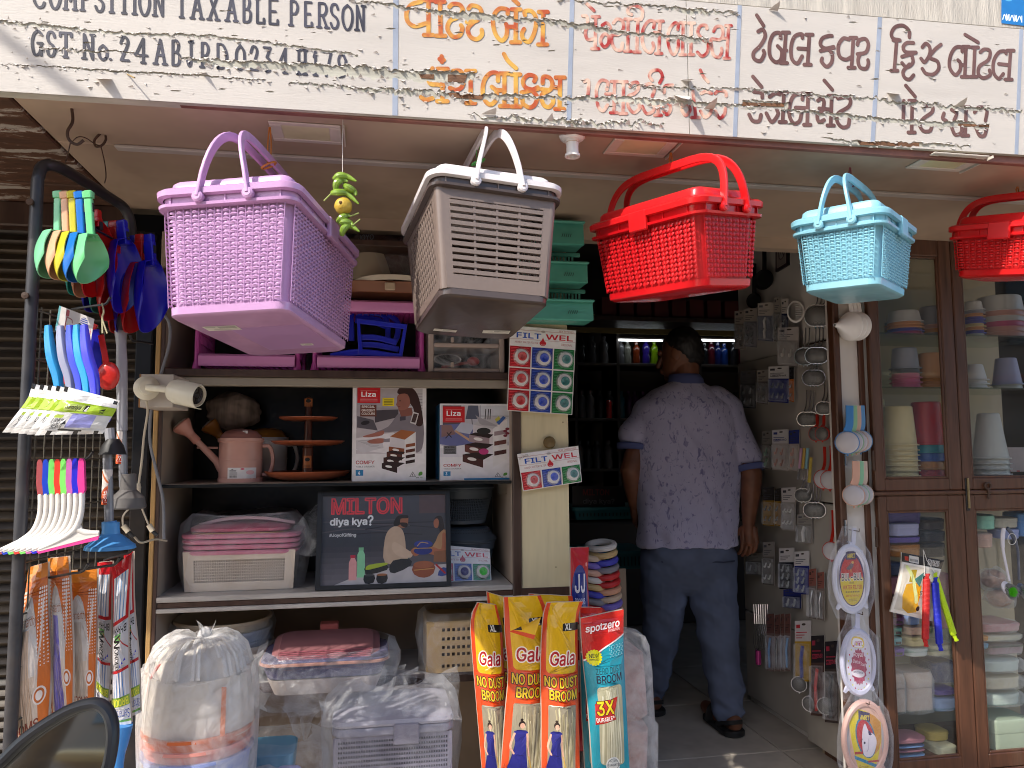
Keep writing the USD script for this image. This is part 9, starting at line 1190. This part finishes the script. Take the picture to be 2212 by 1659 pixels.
for a, b, r in ((elL, W_(1366, 938, 3.28), .069), (elR, W_(1615, 985, 3.22), .071)): d = (a-b)/np.linalg.norm(a-b); part(man, 'cuff', tube([b+d*.042, b+d*.046, b+d*.068], r, 24, scale=[.94, .985, .955]), trimb, True)
jn = chain([hip+(-.06, 0, .03), hip+(.06, 0, .03)], [.142, .142])+chain([hipL+(.03, 0, -.02), hipR-(.03, 0, .02)], [.12, .12])
for h_, k_, a_ in ((hipL, knL, anL), (hipR, knR, anR)): jn += chain([h_+(0, 0, .02), h_*.5+k_*.5, k_, k_*.45+a_*.55, a_+(0, 0, .02), np.array([a_[0], a_[1]+.02, .165])], [.112, .1, .084, .076, .068, .064])
v, f = fuse(jn, .014, 10); nrm_ = trimesh.Trimesh(v, f, process=False).vertex_normals; fold = meshkit.fbm(np.stack([v[:, 0]*7, v[:, 1]*7, v[:, 2]*16+v[:, 0]*9], -1), 3, 5)-.5; lo = 1+1.6*np.clip((.35-v[:, 2])/.3, 0, 1)+.8*np.exp(-((v[:, 2]-.48)/.08)**2); v = v+nrm_*(fold*.026*lo)[:, None]
part(man, 'jeans', (v, f), mat('faded_denim', '#525a6e', .85, vary=.4, vs=4.5, bump=.3, bs=500), True)
for s, hp_ in ((-1, hipL), (1, hipR)): c_ = hp_+(0, -.122, -.03); part(man, 'pocket', sweep(np.array([c_+(-.06, .012, .05), c_+(0, -.002, .048), c_+(.06, .012, .05)]), rsec(.006, .004), ref=(0, 1, 0)), mat('denim_seam', '#2a3044', .85))
sole = mat('sandal_black', '#141312', .55)
for a_, ft in ((anL, (0, .17)), (anR, (-.02, .18))):
    c_ = np.array([a_[0]+ft[0]*.4, a_[1]+ft[1]*.42-.04, 0]); part(man, 'sandal', tf(rbox(.10, .27, [(.001, .006), (.006, 0), (.022, 0), (.027, .004)], .045), Mx(c_)), sole); part(man, 'strap', sweep(smooth_path(np.array([c_+(-.05, .03, .02), c_+(-.03, .03, .075), c_+(.03, .03, .075), c_+(.05, .03, .02)]), 4), rsec(.05, .006), ref=(0, 1, 0)), sole); part(man, 'heel_strap', sweep(smooth_path(np.array([c_+(-.048, -.03, .03), c_+(-.03, -.115, .06), c_+(.03, -.115, .06), c_+(.048, -.03, .03)]), 4), rsec(.004, .018), ref=(0, 0, 1)), sole)

# ================================================================ STREET TREE, behind and left of the viewer, whose crown throws the dapple on the lower goods
e_, s_ = np.array([cos(SUN_AZ), -sin(SUN_AZ), 0]), np.array([-sin(SUN_AZ), -cos(SUN_AZ), 0])
def aloft(a, z, tau): return a*e_+tau*s_+np.array([0, 0, z+tau*math.tan(SUN_EL)])
tr = thing('street_tree', 'leafy street tree at the kerb behind the viewer, out of the picture', 'tree', (-5.2, -2.6, -.2)); bark = mat('tree_bark', '#5a4a3a', .9, vary=.3, vs=12, bump=1., bs=40)
base = np.array([-5.2, -2.6, -.2]); fork = base+(.3, .2, 3.4); part(tr, 'trunk', tube(smooth_path(np.array([base, base+(.05, .1, 1.5), fork]), 5), .16, 12, scale=np.linspace(1.2, .8, 11)), bark); rl = np.random.default_rng(12); C_ = []
while len(C_) < 5200:
    a, z, tau = rl.uniform(-1.75, 1.2), rl.uniform(.9, 3.9), rl.uniform(2.7, 4.6); lim = np.interp(a, [-1.75, -1.5, -1.35, -.9, -.6, 1.2], [.8, 1.9, 2.45, 3.25, 3.4, 3.6]); n1 = meshkit.noise(np.array([a*2.6, z*2.6, tau*1.3]), 4)
    if z < lim-.08 and n1 > .33: C_.append(aloft(a, z, tau))
C_ = np.array(C_); d1 = rl.normal(size=C_.shape); d1 /= np.linalg.norm(d1, axis=1, keepdims=True); d2 = np.cross(d1, rl.normal(size=C_.shape)); d2 /= np.linalg.norm(d2, axis=1, keepdims=True); L_ = rl.uniform(.05, .085, (len(C_), 1)); V = np.stack([C_-d1*L_, C_+d2*L_*.45, C_+d1*L_, C_-d2*L_*.45], 1).reshape(-1, 3); k = np.arange(len(C_))*4
part(tr, 'crown', (V, np.stack([k, k+1, k+2, k+3], -1)), usdkit.material(stage, '/World/Looks/leaf', {'p': ('principled_bsdf', {'base_color': C('#3a5420'), 'roughness': .5}), 't': ('translucent_bsdf', {'color': C('#5a7a28')}), 'm': ('mix_closure', {'fac': .3})}, [('p.BSDF', 'm.closure1'), ('t.BSDF', 'm.closure2')], surface='m.closure'), False, kind='stuff')
for a, z in ((-1.2, 1.5), (-.4, 2.2), (.5, 2.4)): q = aloft(a, z, 3.6); part(tr, 'limb', tube(smooth_path(np.array([fork, (fork+q)/2+(0, 0, .25), q]), 5), .05, 8, scale=np.linspace(1.5, .4, 11)), bark)
